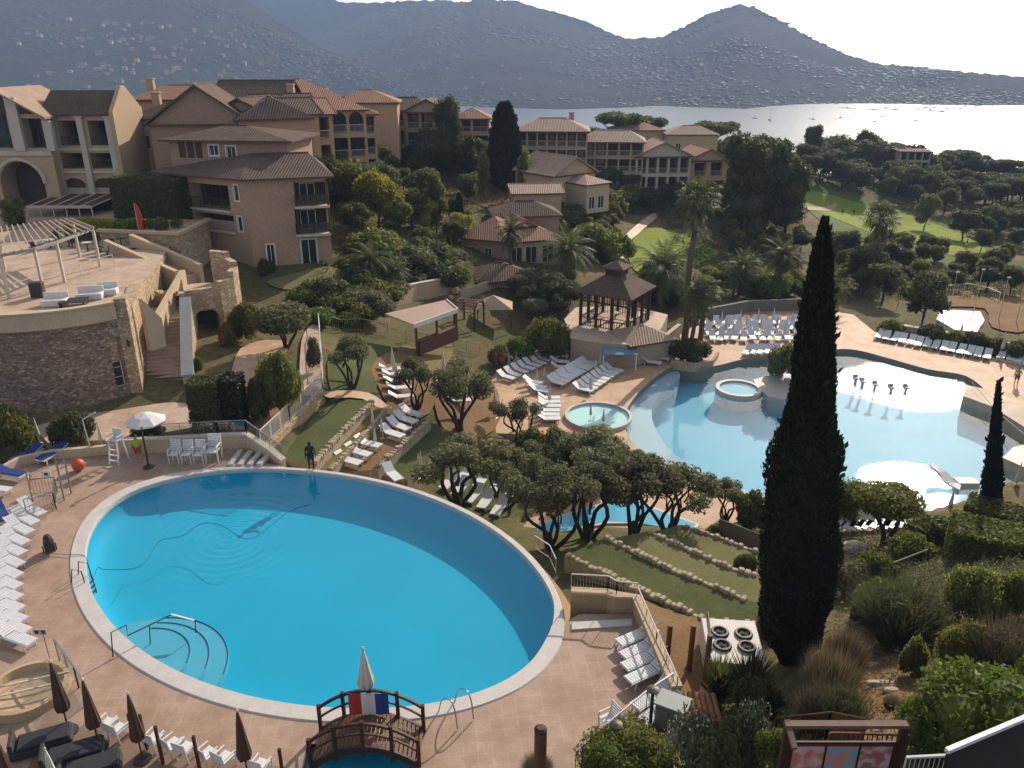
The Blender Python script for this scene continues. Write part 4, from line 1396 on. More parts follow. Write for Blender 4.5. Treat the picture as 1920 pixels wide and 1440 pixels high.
house('white arched loggia house at the right end of the village row', (634, 206), 109, 7.0, 8, 9.5, 18, None, 0.45, 'x', 1, M_peach, M_tile_lit, ops=grid_ops(7.0, 9.5, 3, 3, 0.3, 0.3, 0.35, 0.3, 1.8, True), rails=M_white, fm=M_shut)
house('orange roofed house behind the loggia house', (685, 192), 135, 10, 8, 9, 5, None, 0.45, 'x', 1, M_peach, M_tile_lit)
house('long dark roofed loggia block on the ridge behind the garden trees', (745, 206), 146, 12, 9, 9.2, -3, None, 0.42, 'x', 0.7, M_beige, M_tile, ops=grid_ops(12, 9.2, 5, 3, 0.35, 0.35, 0.35, 0.3, 1.4), rails=M_trim)
house('gable fronted loggia block joined to the long ridge block', (800, 210), 143, 7.5, 9, 9.0, -3, None, 0.55, 'y', 0, M_beige, M_tile, ops=grid_ops(7.5, 9.0, 3, 3, 0.35, 0.4, 0.35, 0.3, 1.4), rails=M_trim)
house('small terracotta hipped block half hidden right of the pine tree', (884, 222), 152, 6.5, 7, 8, 0, None, 0.5, 'x', 1, M_sand, M_tile_lit, ops=grid_ops(6.5, 8, 2, 3, 0.35, 0.4, 0.35, 0.3, 1.3), rails=M_trim)
house('long beige three storey balcony block with a chimney above the bay', (1035, 246), 152, 13.0, 10, 9.0, -4, None, 0.4, 'x', 0.8, M_beige, M_tile_skylit, ops=grid_ops(13.0, 9.0, 7, 3, 0.3, 0.28, 0.35, 0.28, 1.4), rails=M_trim, chim=(3.6, 1.5, 1.2))
house('beige balcony block stepping down right of the chimney block', (1150, 266), 156, 11.5, 9, 8.6, -6, None, 0.4, 'x', 0.6, M_beige, M_tile_skylit, ops=grid_ops(11.5, 8.6, 5, 3, 0.3, 0.3, 0.35, 0.28, 1.4), rails=M_trim)
house('white columned gable block at the end of the beige terrace', (1245, 293), 156, 10.5, 9, 7.0, 4, None, 0.5, 'y', 0, M_trim, M_tile_skylit, ops=grid_ops(10.5, 7.0, 5, 2, 0.35, 0.4, 0.35, 0.3, 1.4), rails=M_trim)
house('pinkish gabled villa beside the great dark trees', (1330, 300), 158, 8.5, 9, 7.0, 10, None, 0.5, 'y', 0.0, M_peach, M_tile_lit, ops=grid_ops(8.5, 7.0, 2, 2, 1.4, 1.0, 0.5, 0.5, 1.0), rails=M_trim)
house('pale tiled villa roof showing among trees above the bay', (1300, 252), 200, 12, 8, 6, 0, None, 0.45, 'x', 1, M_sand, M_tile_skylit, ops=wn_((2, 2.5, 1.2, 1.4), (6, 2.5, 1.2, 1.4)))
house('tall cream villa half buried in the trees above the bay', (1200, 244), 205, 12, 8, 8, 8, None, 0.4, 'x', 1, M_sand, M_tile_lit, ops=wn_((2, 2.5, 1.2, 1.4), (7, 4.5, 1.2, 1.4)))
house('dark three storey block hidden in the wood at far right', (1718, 284), 232, 8, 8, 8, -10, None, 0.12, 'x', 1, M_beige, M_tile, ops=grid_ops(8, 8, 4, 3, 0.3, 0.35, 0.3, 0.3, 1.6))
house('pale tiled two storey villa with its gable turned to the bay', (1078, 326), 128, 8.6, 9.5, 6.6, 38, None, 0.6, 'y', 0, M_cream, M_tile_skylit, ops=wn_((1.2, 3.6, 0.8, 1.2), (2.6, 3.6, 0.8, 1.2), (4.0, 3.6, 0.8, 1.2), (5.4, 3.6, 0.8, 1.2), (3.2, 0.6, 1.2, 2.0)), over=0.4)
house('lower front wing of the pale villa with a shed tiled roof', (1122, 344), 125, 4.8, 6, 4.4, 38, None, 0.35, 'x', 1, M_cream, M_tile_skylit, ops=wn_((0.6, 0.6, 1.2, 1.9), (2.5, 0.6, 1.2, 1.9)), over=0.35)
house('villa with a striped pale tile roof behind the pink villa', (1008, 362), 118, 7.0, 6.5, 4.2, 6, None, 0.28, 'x', 0, M_sand, M_tile_skylit, rops=wn_((2, 2.0, 1.0, 1.2)), over=0.4)
house('pink villa with a wide hipped roof and white garden front', (1000, 450), 101, 7.5, 7.5, 3.4, 20, None, 0.5, 'x', 1, M_cream, M_tile_lit, ops=wn_((0.7, 0.4, 1.6, 2.2), (2.7, 0.4, 1.6, 2.2), (5.0, 0.4, 1.6, 2.2)), over=0.5)
house('white dormer gable with one tall window in the pink villa roof', (984, 424), 103.0, 2.8, 4.5, 2.6, 20, None, 0.6, 'y', 0, M_cream, M_tile_lit, ops=wn_((0.9, 0.5, 1.0, 1.7)), over=0.3)
house('left wing of the pink villa under a dull red tile roof', (905, 448), 100, 6.0, 8, 3.6, -22, None, 0.55, 'x', 1, M_pink2, M_tile_lit, ops=wn_((0.8, 0.5, 1.0, 2.0), (3.2, 0.5, 1.0, 2.0)), over=0.5)
house('dark hipped roof rising behind the pink villa', (990, 404), 108, 8.5, 6, 4.6, 8, None, 0.5, 'x', 1, M_pink2, M_tile, over=0.5)
house('dark low hipped pavilion in front of the pink villa', (950, 522), 92, 6.0, 5, 2.4, 25, None, 0.55, 'x', 1, M_beige, M_tile, over=0.9)
TZ0 = 6.15
cen = Vector((-33.0, 57.0)); rad = 9.25
ang = lambda k, n, a0, a1: R(a0 + (a1 - a0) * k / n)
ter2 = thing('round_terrace_building', 'round rubble stone terrace building with arched windows and cream parapet', 'building', (cen.x, cen.y, 0))
n = 26
A0, A1 = -190, -43
mb = MB()
pts = [(rad * math.cos(ang(k, n, A0, A1)), rad * math.sin(ang(k, n, A0, A1))) for k in range(n + 1)]
a_win = math.atan2(Q(203, 640, 50).y - cen.y, Q(203, 640, 50).x - cen.x)
a_win2 = math.atan2(P(8, 770, 0).y - cen.y, P(8, 770, 0).x - cen.x)
wins = []
seg_of = lambda a: int((math.degrees(a) - A0) / ((A1 - A0) / n)) if True else 0
ws = {seg_of(a_win), seg_of(a_win2)}
frames = []
for k in range(n):
 a, b = Vector((pts[k][0], pts[k][1], 0)), Vector((pts[k + 1][0], pts[k + 1][1], 0))
 U = (b - a); L = U.length; U.normalize(); Nn = Vector((U.y, -U.x, 0))
 ops = []
 if k in ws:
  ops = [dict(x0=0.15, x1=L - 0.12, z0=1.2 if k == max(ws) else 0.4, z1=4.7 if k == max(ws) else 3.9, d=0.35, arch=True)]
  frames.append((a, U, Nn, ops[0]))
 wall_face(mb, a, U, Nn, L, 6.0, ops)
mb.build('stone_wall', [M_stone, M_back], ter2)
for f_ in frames:
 a, U, Nn, o_ = f_
 o2 = dict(o_)
 w_ = window(ter2, a, U, Nn, o2, M_white, mull=0, bars=4, gm=MATS['dark_metal'])
mb = MB()
rows = [(rad + 0.02, 5.9), (rad + 0.28, 6.05), (rad + 0.22, 7.05), (rad + 0.32, 7.1), (rad + 0.32, 7.22), (rad - 0.18, 7.22), (rad - 0.18, 6.0)]
n2 = 60
ring = [[(r_ * math.cos(ang(k, n2, A0, A1)), r_ * math.sin(ang(k, n2, A0, A1)), z) for k in range(n2 + 1)] for r_, z in rows]
for i in range(len(rows) - 1):
 for k in range(n2):
  mb.quad(ring[i][k], ring[i][k + 1], ring[i + 1][k + 1], ring[i + 1][k])
mb.build('parapet', M_cream, ter2)
arc = [(cen.x + (rad - 0.2) * math.cos(ang(k, 30, A0, A1)), cen.y + (rad - 0.2) * math.sin(ang(k, 30, A0, A1))) for k in range(31)]
tpoly = arc + [(-26.6, 54.5), (-28.4, 60.0), (-29.6, 66.0), (-31.5, 73.5), (-33.5, 90.3), (-75, 90.3), (-75, 56)]
struct(slab('hotel_terrace', tpoly, TZ0, 3.0, M_pale, M_stone_l))
pb0 = Vector((-26.25, 50.75)); sdir = Vector((-0.30, 0.954)); sright = Vector((0.954, 0.30))
pier = thing('stair_pier', 'cream stone pier with a wall lantern left of the lower stairs', 'pier', (pb0.x, pb0.y, 0))
mb = MB()
c_ = [(0, 0), (0.75, 0.23), (-1.6, 7.7), (-2.4, 7.45)]
mb.prism(c_, 0.0, 6.3); mb.prism([(0, 0), (0.75, 0.23), (0.40, 1.35), (-0.35, 1.1)], 6.3, 7.3)
mb.build('stone_pier', M_stone_l, pier)
mb = MB(); lp = Vector((0.62, 0.06, 4.3))
mb.box(lp + Vector((0.0, -0.14, 0.25)), (0.06, 0.25, 0.06)); mb.lathe([(0.02, 0.3), (0.16, 0.22), (0.12, 0.2), (0.10, -0.15), (0.03, -0.22)], 8, (lp.x, lp.y - 0.28, lp.z))
mb.build('lantern', M_dkmetal, pier)
sb = Vector((-25.5, 51.1))
st_ = thing('stone_staircase', 'broad stone staircase in shadow climbing from the pool path to the landing', 'stairs', (sb.x, sb.y, 0.1))
mb = MB()
NS, W_ = 20, 2.55
for k in range(NS):
 p = sdir * (0.36 * k)
 q_ = [p, p + sright * W_, p + sright * W_ + sdir * (0.36 * (NS - k)), p + sdir * (0.36 * (NS - k))]
 mb.prism([(a.x, a.y) for a in q_], 0.178 * k, 0.178 * (k + 1))
mb.build('steps', M_pale, st_)
top0 = sb + sdir * 7.2
for nm, off, w_ in (('right_wall', W_ + 0.02, 0.7),):
 mb = MB()
 a = sright * off
 b = sright * (off + w_)
 for (s0, s1, z0_, z1_) in ((0.3, 7.2, 1.2, 4.9),):
  vs_ = []
  for sft in (a, b):
   for s, z in ((s0, -0.3), (s1, -0.3), (s1, z1_), (s0, z0_)):
    p = sft + sdir * s
    vs_.append((p.x, p.y, z))
  mb.add(vs_, [(3, 2, 1, 0), (4, 5, 6, 7), (0, 1, 5, 4), (1, 2, 6, 5), (2, 3, 7, 6), (3, 0, 4, 7)])
 mb.build('side_wall', M_stone_l, st_)
 mb = MB()
 p0, p1 = a + sdir * 0.2, a + sdir * 7.25
 vs_ = []
 for dz in (0.0, 0.14):
  for p, z in ((a - sright * 0.06 + sdir * 0.2, 1.17), (b + sright * 0.06 + sdir * 0.2, 1.17), (b + sright * 0.06 + sdir * 7.2, 4.9), (a - sright * 0.06 + sdir * 7.2, 4.9)):
   vs_.append((p.x, p.y, z + dz + 0.01))
 mb.add(vs_, [(3, 2, 1, 0), (4, 5, 6, 7), (0, 1, 5, 4), (1, 2, 6, 5), (2, 3, 7, 6), (3, 0, 4, 7)])
 mb.build('coping', mat('grey_coping', (0.36, 0.36, 0.38), (0.30, 0.30, 0.32), 2, 0.7), st_)
LZ = 3.66
lnd = [top0, top0 + sright * 3.3, top0 + sright * 3.3 + sdir * 3.2, top0 + sdir * 3.2 - sright * 0.6]
struct(slab('stair_landing', [(p.x, p.y) for p in lnd], LZ, 0.2, M_cream, M_cream))
bc = Vector((P(372, 548, 4.2).x, P(372, 548, 4.2).y)); br = 3.3
bas = thing('stone_bastion', 'curved pale stone bastion with an archway beside the stairs', 'wall', (bc.x, bc.y, 0))
mb = MB()
angs = [-150, -118, -86, -38, -10, 20, 52, 84]
fr_arch = None
for a0, a1 in zip(angs, angs[1:]):
 a = Vector((br * math.cos(R(a0)), br * math.sin(R(a0)), 0.2)); b = Vector((br * math.cos(R(a1)), br * math.sin(R(a1)), 0.2))
 U = b - a; L = U.length; U.normalize(); Nn = Vector((U.y, -U.x, 0))
 ops = [dict(x0=0.45, x1=L - 0.35, z0=0.2, z1=3.4, d=2.0, arch=True)] if a0 == -86 else []
 H = {-150: 4.6, -118: 4.8, -86: 5.0, -38: 5.4, -10: 5.9, 20: 6.3, 52: 6.8}[a0]
 wall_face(mb, a, U, Nn, L, H, ops)
 k_ = 0.84
 ai, bi = Vector((a.x * k_, a.y * k_, a.z)), Vector((b.x * k_, b.y * k_, b.z))
 Z = Vector((0, 0, H))
 mb.quad(a + Z, b + Z, bi + Z, ai + Z)
 mb.quad(bi + Vector((0, 0, 3.8)), ai + Vector((0, 0, 3.8)), ai + Z, bi + Z)
 mb.quad(ai + Z, a + Z, a, ai); mb.quad(b + Z, bi + Z, bi, b)
mb.build('stone_wall', [M_stone_l, M_back], bas)
mb = MB()
mb.lathe([(0.34, -0.05), (0.34, 0.05)], 16)
o_ = mb.build('roundel', M_trim, bas)
a_ = R(-112)
o_.location = ((br + 0.02) * math.cos(a_) * 0.985, (br + 0.02) * math.sin(a_) * 0.985, 3.0)
o_.rotation_euler = (PI / 2, 0, a_ + PI / 2)
o_.scale = (1, 1, 2.0)
bpoly = [(bc.x + br * 0.86 * math.cos(2 * PI * k / 24), bc.y + br * 0.86 * math.sin(2 * PI * k / 24)) for k in range(24)]
struct(slab('bastion_floor', bpoly, 4.25, 3.4, M_cream, M_cream))
uf0, uf1 = P(352, 522, 4.4), P(232, 470, 6.1)
us_ = thing('upper_staircase', 'cream upper staircase with sloping parapets rising to the hotel terrace', 'stairs', (uf0.x, uf0.y, 0))
dv = Vector((uf1.x - uf0.x, uf1.y - uf0.y)); L = dv.length; dv.normalize(); nv = Vector((-dv.y, dv.x))
mb = MB()
NS = 12
for k in range(NS):
 p = dv * (L * k / NS)
 q_ = [p - nv * 1.1, p + nv * 1.1, dv * L + nv * 1.1, dv * L - nv * 1.1]
 mb.prism([(a.x, a.y) for a in q_], 2.5 if k == 0 else 4.4 + 1.75 * k / NS, 4.4 + 1.75 * (k + 1) / NS)
mb.build('steps', M_pale, us_)
for sg in (-1, 1):
 mb = MB()
 vs_ = []
 for off in (1.12 * sg, 1.55 * sg):
  for s, z in ((-0.3, 2.5), (L + 0.4, 4.0), (L + 0.4, 7.3), (-0.3, 5.4)):
   p = dv * s + nv * off
   vs_.append((p.x, p.y, z))
 mb.add(vs_, [(3, 2, 1, 0), (4, 5, 6, 7), (0, 1, 5, 4), (1, 2, 6, 5), (2, 3, 7, 6), (3, 0, 4, 7)])
 mb.build('parapet', M_cream, us_)
for lab, pa, pb_ in (('sloping cream parapet along the left edge of the landing', (288, 600, 4.6), (342, 506, 5.6)), ('short cream parapet left of the landing', (262, 560, 6.6), (300, 596, 4.9))):
 a, b = P(*pa), P(*pb_)
 t_ = thing('stair_parapet', lab, 'wall', (a.x, a.y, 0))
 mb = MB()
 d_ = Vector((b.x - a.x, b.y - a.y)); L = d_.length; d_.normalize(); nn = Vector((-d_.y, d_.x))
 vs_ = []
 for off in (-0.22, 0.22):
  for s, z in ((0, 2.8), (L, 2.8), (L, pb_[2]), (0, pa[2])):
   p = d_ * s + nn * off
   vs_.append((p.x, p.y, z))
 mb.add(vs_, [(3, 2, 1, 0), (4, 5, 6, 7), (0, 1, 5, 4), (1, 2, 6, 5), (2, 3, 7, 6), (3, 0, 4, 7)])
 mb.build('wall', M_cream, t_)
rw = thing('retaining_wall', 'cream topped retaining wall with stone panels between terrace and tan block', 'wall', (-33, 74, 0))
mb = MB()
q_ = [P(205, 470, 6.0), P(336, 470, 5.0), P(352, 455, 5.2), P(262, 440, 6.0)]
a, b = Vector((-38.0, 73.5)), Vector((-30.2, 72.0))
wd = thing
mb.prism([(a.x + 33, a.y - 74), (b.x + 33, b.y - 74), (b.x + 33 + 0.3, b.y - 74 + 7.0), (a.x + 33, a.y - 74 + 7.0)], 1.0, 7.2)
mb.build('wall', M_stone_l, rw)
mb = MB()
mb.bar((a.x + 33 - 0.1, a.y - 74, 7.3), (b.x + 33 + 0.15, b.y - 74, 7.3), 0.5, 0.25); mb.bar((b.x + 33 + 0.1, b.y - 74 + 0.25, 7.3), (b.x + 33 + 0.4, b.y - 74 + 7, 7.3), 0.5, 0.25)
mb.build('coping', M_cream, rw)
# ================================================================== plants
M_bark = mat('bark', (0.13, 0.095, 0.07), (0.07, 0.05, 0.04), 3, 0.95, bump=0.8)
M_bark_d = mat('dark_bark', (0.055, 0.042, 0.034), (0.035, 0.027, 0.022), 3, 0.95, bump=0.8)
M_palmbark = mat('palm_bark', (0.17, 0.125, 0.085), (0.10, 0.07, 0.05), 6, 0.95, bump=1.0)
L_dark = foliage('dark_foliage', (0.052, 0.063, 0.022), (0.10, 0.108, 0.037), (0.16, 0.155, 0.05), 0.5)
L_green = foliage('green_foliage', (0.085, 0.10, 0.024), (0.17, 0.18, 0.04), (0.26, 0.24, 0.06), 0.55)
L_olive = foliage('olive_foliage', (0.095, 0.098, 0.048), (0.16, 0.16, 0.078), (0.23, 0.225, 0.115), 0.5)
L_yellow = foliage('yellow_green_foliage', (0.20, 0.21, 0.022), (0.38, 0.36, 0.035), (0.12, 0.14, 0.03), 0.6)
L_cyp = foliage('cypress_foliage', (0.012, 0.017, 0.009), (0.024, 0.029, 0.013), (0.036, 0.040, 0.018), 0.12)
L_palm = foliage('palm_foliage', (0.065, 0.09, 0.03), (0.12, 0.14, 0.05), (0.18, 0.18, 0.07), 0.42)
L_dry = foliage('dry_foliage', (0.13, 0.105, 0.06), (0.21, 0.17, 0.10), (0.09, 0.09, 0.04), 0.35)
L_red = foliage('reddish_foliage', (0.085, 0.07, 0.042), (0.13, 0.095, 0.06), (0.075, 0.08, 0.035), 0.3)
L_bright = foliage('bright_foliage', (0.065, 0.105, 0.018), (0.13, 0.18, 0.03), (0.19, 0.22, 0.05), 0.4)
L_grey = foliage('grey_green_foliage', (0.065, 0.078, 0.032), (0.115, 0.125, 0.055), (0.18, 0.165, 0.09), 0.4)
L_flower = foliage('pink_blossom', (0.06, 0.08, 0.025), (0.11, 0.12, 0.04), (0.62, 0.16, 0.18), 0.35)
L_yg = foliage('lime_foliage', (0.10, 0.125, 0.022), (0.17, 0.185, 0.035), (0.08, 0.10, 0.025), 0.5)
L_wflower = foliage('white_blossom', (0.075, 0.09, 0.04), (0.14, 0.15, 0.07), (0.62, 0.60, 0.52), 0.3)
def rdir(r):
 while True:
  v = Vector((r.uniform(-1, 1), r.uniform(-1, 1), r.uniform(-1, 1)))
  if 0.05 < v.length < 1:
   return v.normalized()
def leaf(mb, p, n, s, asp=0.55, r=random, droop=0.0):
 t = n.cross(rdir(r))
 if t.length < 1e-4:
  t = n.orthogonal()
 t.normalize()
 b = n.cross(t).normalized() * (s * asp)
 t = t * s
 mb.add([p - t, p + b, p + t, p - b], [(0, 1, 2, 3)])
def cloud(mb, blobs, n, s, r, shell=0.55, core=0.72, asp=0.55, zmin=None):
 """leaf-sized faces spread through ellipsoidal clumps (c, radii) round a solid heart"""
 w = [b[1][0] * b[1][1] + b[1][0] * b[1][2] for b in blobs]
 tot = sum(w)
 for (c, rad), wi in zip(blobs, w):
  if core:
   mb.ell(c, tuple(x * core for x in rad), 9, 6, 0.12, r)
  for _ in range(int(n * wi / tot)):
   d = rdir(r)
   k = shell + (1.08 - shell) * r.random() ** 0.6
   p = Vector((c[0] + d.x * rad[0] * k, c[1] + d.y * rad[1] * k, c[2] + d.z * rad[2] * k))
   if zmin is not None and p.z < zmin:
    continue
   nn = (d * 0.6 + rdir(r) * 0.8).normalized()
   leaf(mb, p, nn, s * r.uniform(0.6, 1.35), asp, r)
def limb(mb, a, b, r0, r1, r, bend=0.12, k=5):
 a, b = Vector(a), Vector(b)
 L = (b - a).length
 off = [Vector((r.uniform(-1, 1), r.uniform(-1, 1), r.uniform(-0.4, 0.4))) * L * bend for _ in range(2)]
 pts = spline([a, a + (b - a) * 0.35 + off[0], a + (b - a) * 0.7 + off[1], b], 3)
 m_ = len(pts)
 mb.tube(pts, [r0 + (r1 - r0) * i / (m_ - 1) for i in range(m_)], 6)
class Kind:
 def __init__(self, name, cat, h, parts, w=1.0):
  self.name, self.cat, self.h, self.parts, self.root, self.w = name, cat, h, parts, None, w
 def place(self, base, height, label, group=None, rot=None, widen=1.0, name=None):
  rot = random.uniform(0, 6.28) if rot is None else rot
  s = height / self.h
  sc = (s * widen, s * widen, s)
  loc = (base[0], base[1], base[2] - 0.05)
  if self.root is None:
   if len(self.parts) == 1:
    pn, me_ = self.parts[0]
    o = bpy.data.objects.new(self.name, me_)
    COL.objects.link(o)
   else:
    o = thing(self.name, label, self.cat)
    for pn, me_ in self.parts:
     c = bpy.data.objects.new(pn, me_)
     COL.objects.link(c)
     c.parent = o
   self.root = o
   tag(o, label, self.cat, group)
   o.location = loc; o.rotation_euler = (0, 0, rot); o.scale = sc
   return o
  o = dup(self.root, loc, rot, label, None, sc)
  if 'group' in o.keys() and not group:
   del o['group']
  if group:
   o['group'] = group
  return o
def mk(name, cat, h, trunk, crown, lm, bark=None):
 """one kind of tree: trunk(mb, r) and crown(mb, r)"""
 r = random.Random(name + str(h))
 parts = []
 if trunk:
  mb = MB(); trunk(mb, r); parts.append(('trunk', mb.mesh('trunk', bark or M_bark, True)))
 mb = MB(); crown(mb, r)
 parts.append(('crown', mb.mesh('crown', lm)))
 return Kind(name, cat, h, parts)
def t_simple(h, r0):
 def f(mb, r):
  limb(mb, (0, 0, -0.3), (r.uniform(-.2, .2), r.uniform(-.2, .2), h), r0, r0 * 0.6, r, 0.04)
  for k in range(4):
   a = k * 1.6 + r.uniform(0, 1)
   limb(mb, (0, 0, h * r.uniform(0.6, 0.95)), (math.cos(a) * h * 0.4, math.sin(a) * h * 0.4, h * r.uniform(1.15, 1.5)), r0 * 0.5, r0 * 0.2, r)
 return f
def c_broad(h, w, nb, n, s, z0=0.35, flat=0.8):
 def f(mb, r):
  bl = []
  for k in range(nb):
   t = (k + 0.5) / nb
   a = k * 2.4 + r.uniform(-.4, .4)
   zz = h * (z0 + (1 - z0 - 0.14) * r.random() ** 0.8)
   prof = math.sin(PI * min(1, max(0.08, (zz / h - z0 + 0.12) / (1.12 - z0)))) ** 0.6
   rr_ = w * 0.5 * prof * math.sqrt(t) * 0.8
   br_ = w * r.uniform(0.17, 0.27)
   bl.append(((math.cos(a) * rr_, math.sin(a) * rr_, zz), (br_, br_, br_ * flat)))
  bl.append(((0, 0, h * (z0 + 1) / 2), (w * 0.33, w * 0.33, h * (1 - z0) * 0.42)))
  cloud(mb, bl, n, s, r)
 return f
def c_column(h, w, n, s, z0=0.04, tip=0.6, up=0.8):
 """dense upright column of small sprays"""
 def f(mb, r):
  prof = lambda t: w * 0.5 * (min(1, t / 0.10) ** 0.5) * (1 - max(0, (t - 0.3) / 0.7) ** 1.6) ** tip
  k = 16
  mb.lathe([(max(0.02, prof(i / k) * 0.82), h * (z0 + (1 - z0) * i / k)) for i in range(k + 1)], 10)
  for _ in range(n):
   t = r.random() ** 1.15
   a = r.uniform(0, 2 * PI)
   rr_ = prof(t) * r.uniform(0.78, 1.1)
   p = Vector((math.cos(a) * rr_, math.sin(a) * rr_, h * (z0 + (1 - z0) * t)))
   d = Vector((math.cos(a) * 0.5, math.sin(a) * 0.5, up + r.uniform(-.2, .4))).normalized()
   L = s * r.uniform(0.6, 1.5)
   side = d.cross(rdir(r)).normalized() * L * 0.28
   mb.add([p, p + d * L * 0.5 + side, p + d * L, p + d * L * 0.5 - side], [(0, 1, 2, 3)])
 return f
def t_olive(h, spread, seed):
 def f(mb, r):
  r = random.Random(seed)
  n = r.choice((4, 5))
  for k in range(n):
   a = 2 * PI * k / n + r.uniform(-.4, .4)
   e = Vector((math.cos(a) * spread * r.uniform(0.5, 0.9), math.sin(a) * spread * r.uniform(0.5, 0.9), h * r.uniform(0.66, 0.85)))
   limb(mb, (math.cos(a) * 0.1, math.sin(a) * 0.1, -0.2), e, 0.12, 0.045, r, 0.13)
   for q in range(2):
    m_ = e * r.uniform(0.5, 0.75)
    limb(mb, m_, m_ + Vector((r.uniform(-.7, .7), r.uniform(-.7, .7), h * 0.3)), 0.045, 0.02, r)
  mb.lathe([(0.30, -0.25), (0.24, 0.0), (0.19, 0.35), (0.11, 0.7)], 9)
 return f
def c_olive(h, spread, seed, n=6000):
 def f(mb, r):
  r = random.Random(seed)
  bl = []
  for k in range(9):
   a = 2 * PI * k / 9 * 2.0 + r.uniform(-.4, .4)
   d = spread * (0.25 + 0.75 * r.random())
   if k < 2:
    d *= 0.3
   bl.append(((math.cos(a) * d, math.sin(a) * d, h * r.uniform(0.66, 0.86) - d * 0.10), (spread * r.uniform(0.28, 0.44), spread * r.uniform(0.28, 0.44), h * r.uniform(0.10, 0.16))))
  cloud(mb, bl, n, 0.10, r, 0.2, 0.26, 0.42)
 return f
K_olive = []
for i, (h, sp) in enumerate(((4.2, 1.7), (4.6, 2.0), (4.0, 1.9))):
 tb = MB(); t_olive(h, sp, 40 + i)(tb, None)
 cb = MB(); c_olive(h, sp, 60 + i)(cb, None)
 K_olive.append(Kind('olive_tree', 'tree', h, [('trunk', tb.mesh('trunk', M_bark_d, True)), ('crown', cb.mesh('crown', L_olive))]))
K_holm = [mk('dark_tree', 'tree', 8 + i * 0.01, t_simple(3.2, 0.22), c_broad(8, 6.4, 15, 4200, 0.24), L_dark, M_bark_d) for i in range(3)]
K_leaf = [mk('leafy_tree', 'tree', 7 + i * 0.01, t_simple(2.6, 0.18), c_broad(7, 5.6, 14, 4200, 0.22, 0.25, 0.9), L_green) for i in range(3)]
K_yel = mk('yellow_green_tree', 'tree', 7.5, t_simple(3.0, 0.2), c_broad(7.5, 6.2, 16, 5200, 0.20, 0.3, 0.9), L_yellow)
K_pine = [mk('tall_pine', 'tree', 15 + i * 0.01, t_simple(7.5, 0.34), c_broad(15, 8.2, 22, 7500, 0.30, 0.14, 1.0), L_dark, M_bark_d) for i in range(2)]
K_poplar = mk('slender_tree', 'tree', 10, t_simple(3.4, 0.16), c_broad(10, 3.0, 16, 3800, 0.20, 0.22, 1.6), L_green)
K_cyp = mk('cypress', 'cypress', 9, t_simple(0.8, 0.2), c_column(9, 1.8, 3600, 0.34), L_cyp, M_bark_d)
K_umb = mk('umbrella_pine', 'tree', 9, lambda mb, r: (limb(mb, (0, 0, -.3), (0.2, 0, 6.6), 0.26, 0.16, r, 0.03), [limb(mb, (0.15, 0, 5.2), (math.cos(a) * 2.4, math.sin(a) * 2.4, 7.2), 0.12, 0.05, r) for a in (0.3, 1.7, 2.9, 4.1, 5.3)]),
  lambda mb, r: cloud(mb, [((math.cos(a) * d, math.sin(a) * d, 7.7 + r.uniform(-.25, .35)), (1.6, 1.6, 0.85)) for a, d in ((0, 0), (0.3, 2.1), (1.4, 2.3), (2.5, 2.0), (3.6, 2.2), (4.6, 2.1), (5.5, 2.2))], 3600, 0.22, r), L_dark, M_bark_d)
K_ball = mk('clipped_tree', 'tree', 3.2, lambda mb, r: [limb(mb, (0.05 * k, 0, -.2), (math.cos(k * 2.1) * 0.7, math.sin(k * 2.1) * 0.7, 1.9), 0.10, 0.05, r) for k in range(3)],
   lambda mb, r: cloud(mb, [((0, 0, 2.2), (1.45, 1.45, 0.85)), ((0.5, 0.3, 2.3), (0.95, 0.95, 0.8)), ((-0.5, -0.2, 2.25), (0.95, 0.95, 0.8))], 3800, 0.11, r, 0.7, 0.82), L_olive, M_bark_d)
K_flat = mk('flat_topped_tree', 'tree', 3.4, lambda mb, r: [limb(mb, (0.05 * k, 0, -.2), (math.cos(k * 1.3) * 0.9, math.sin(k * 1.3) * 0.9, 2.4), 0.11, 0.04, r) for k in range(5)],
   lambda mb, r: cloud(mb, [((0, 0, 2.75), (1.6, 1.6, 0.62)), ((0.7, 0.2, 2.7), (0.9, 0.9, 0.6)), ((-0.7, 0.1, 2.7), (0.9, 0.9, 0.6))], 4200, 0.10, r, 0.7, 0.82), L_green, M_bark_d)
def bush(name, lm, n, s, seed, nb=9, flat=0.85, cat='shrub', core=0.74):
 r = random.Random(seed)
 mb = MB()
 bl = []
 for k in range(nb):
  a = k * 2.4 + r.uniform(-.5, .5)
  d = 0.62 * math.sqrt((k + 0.3) / nb)
  q = r.uniform(0.30, 0.46)
  bl.append(((math.cos(a) * d, math.sin(a) * d, (0.22 + 0.42 * (1 - d) + r.uniform(-.08, .1)) * flat * 1.35), (q, q, q * flat)))
 cloud(mb, bl, n, s, r, 0.6, core, 0.5, zmin=-0.05)
 return Kind(name, cat, 1.0, [('crown', mb.mesh(name, lm))])
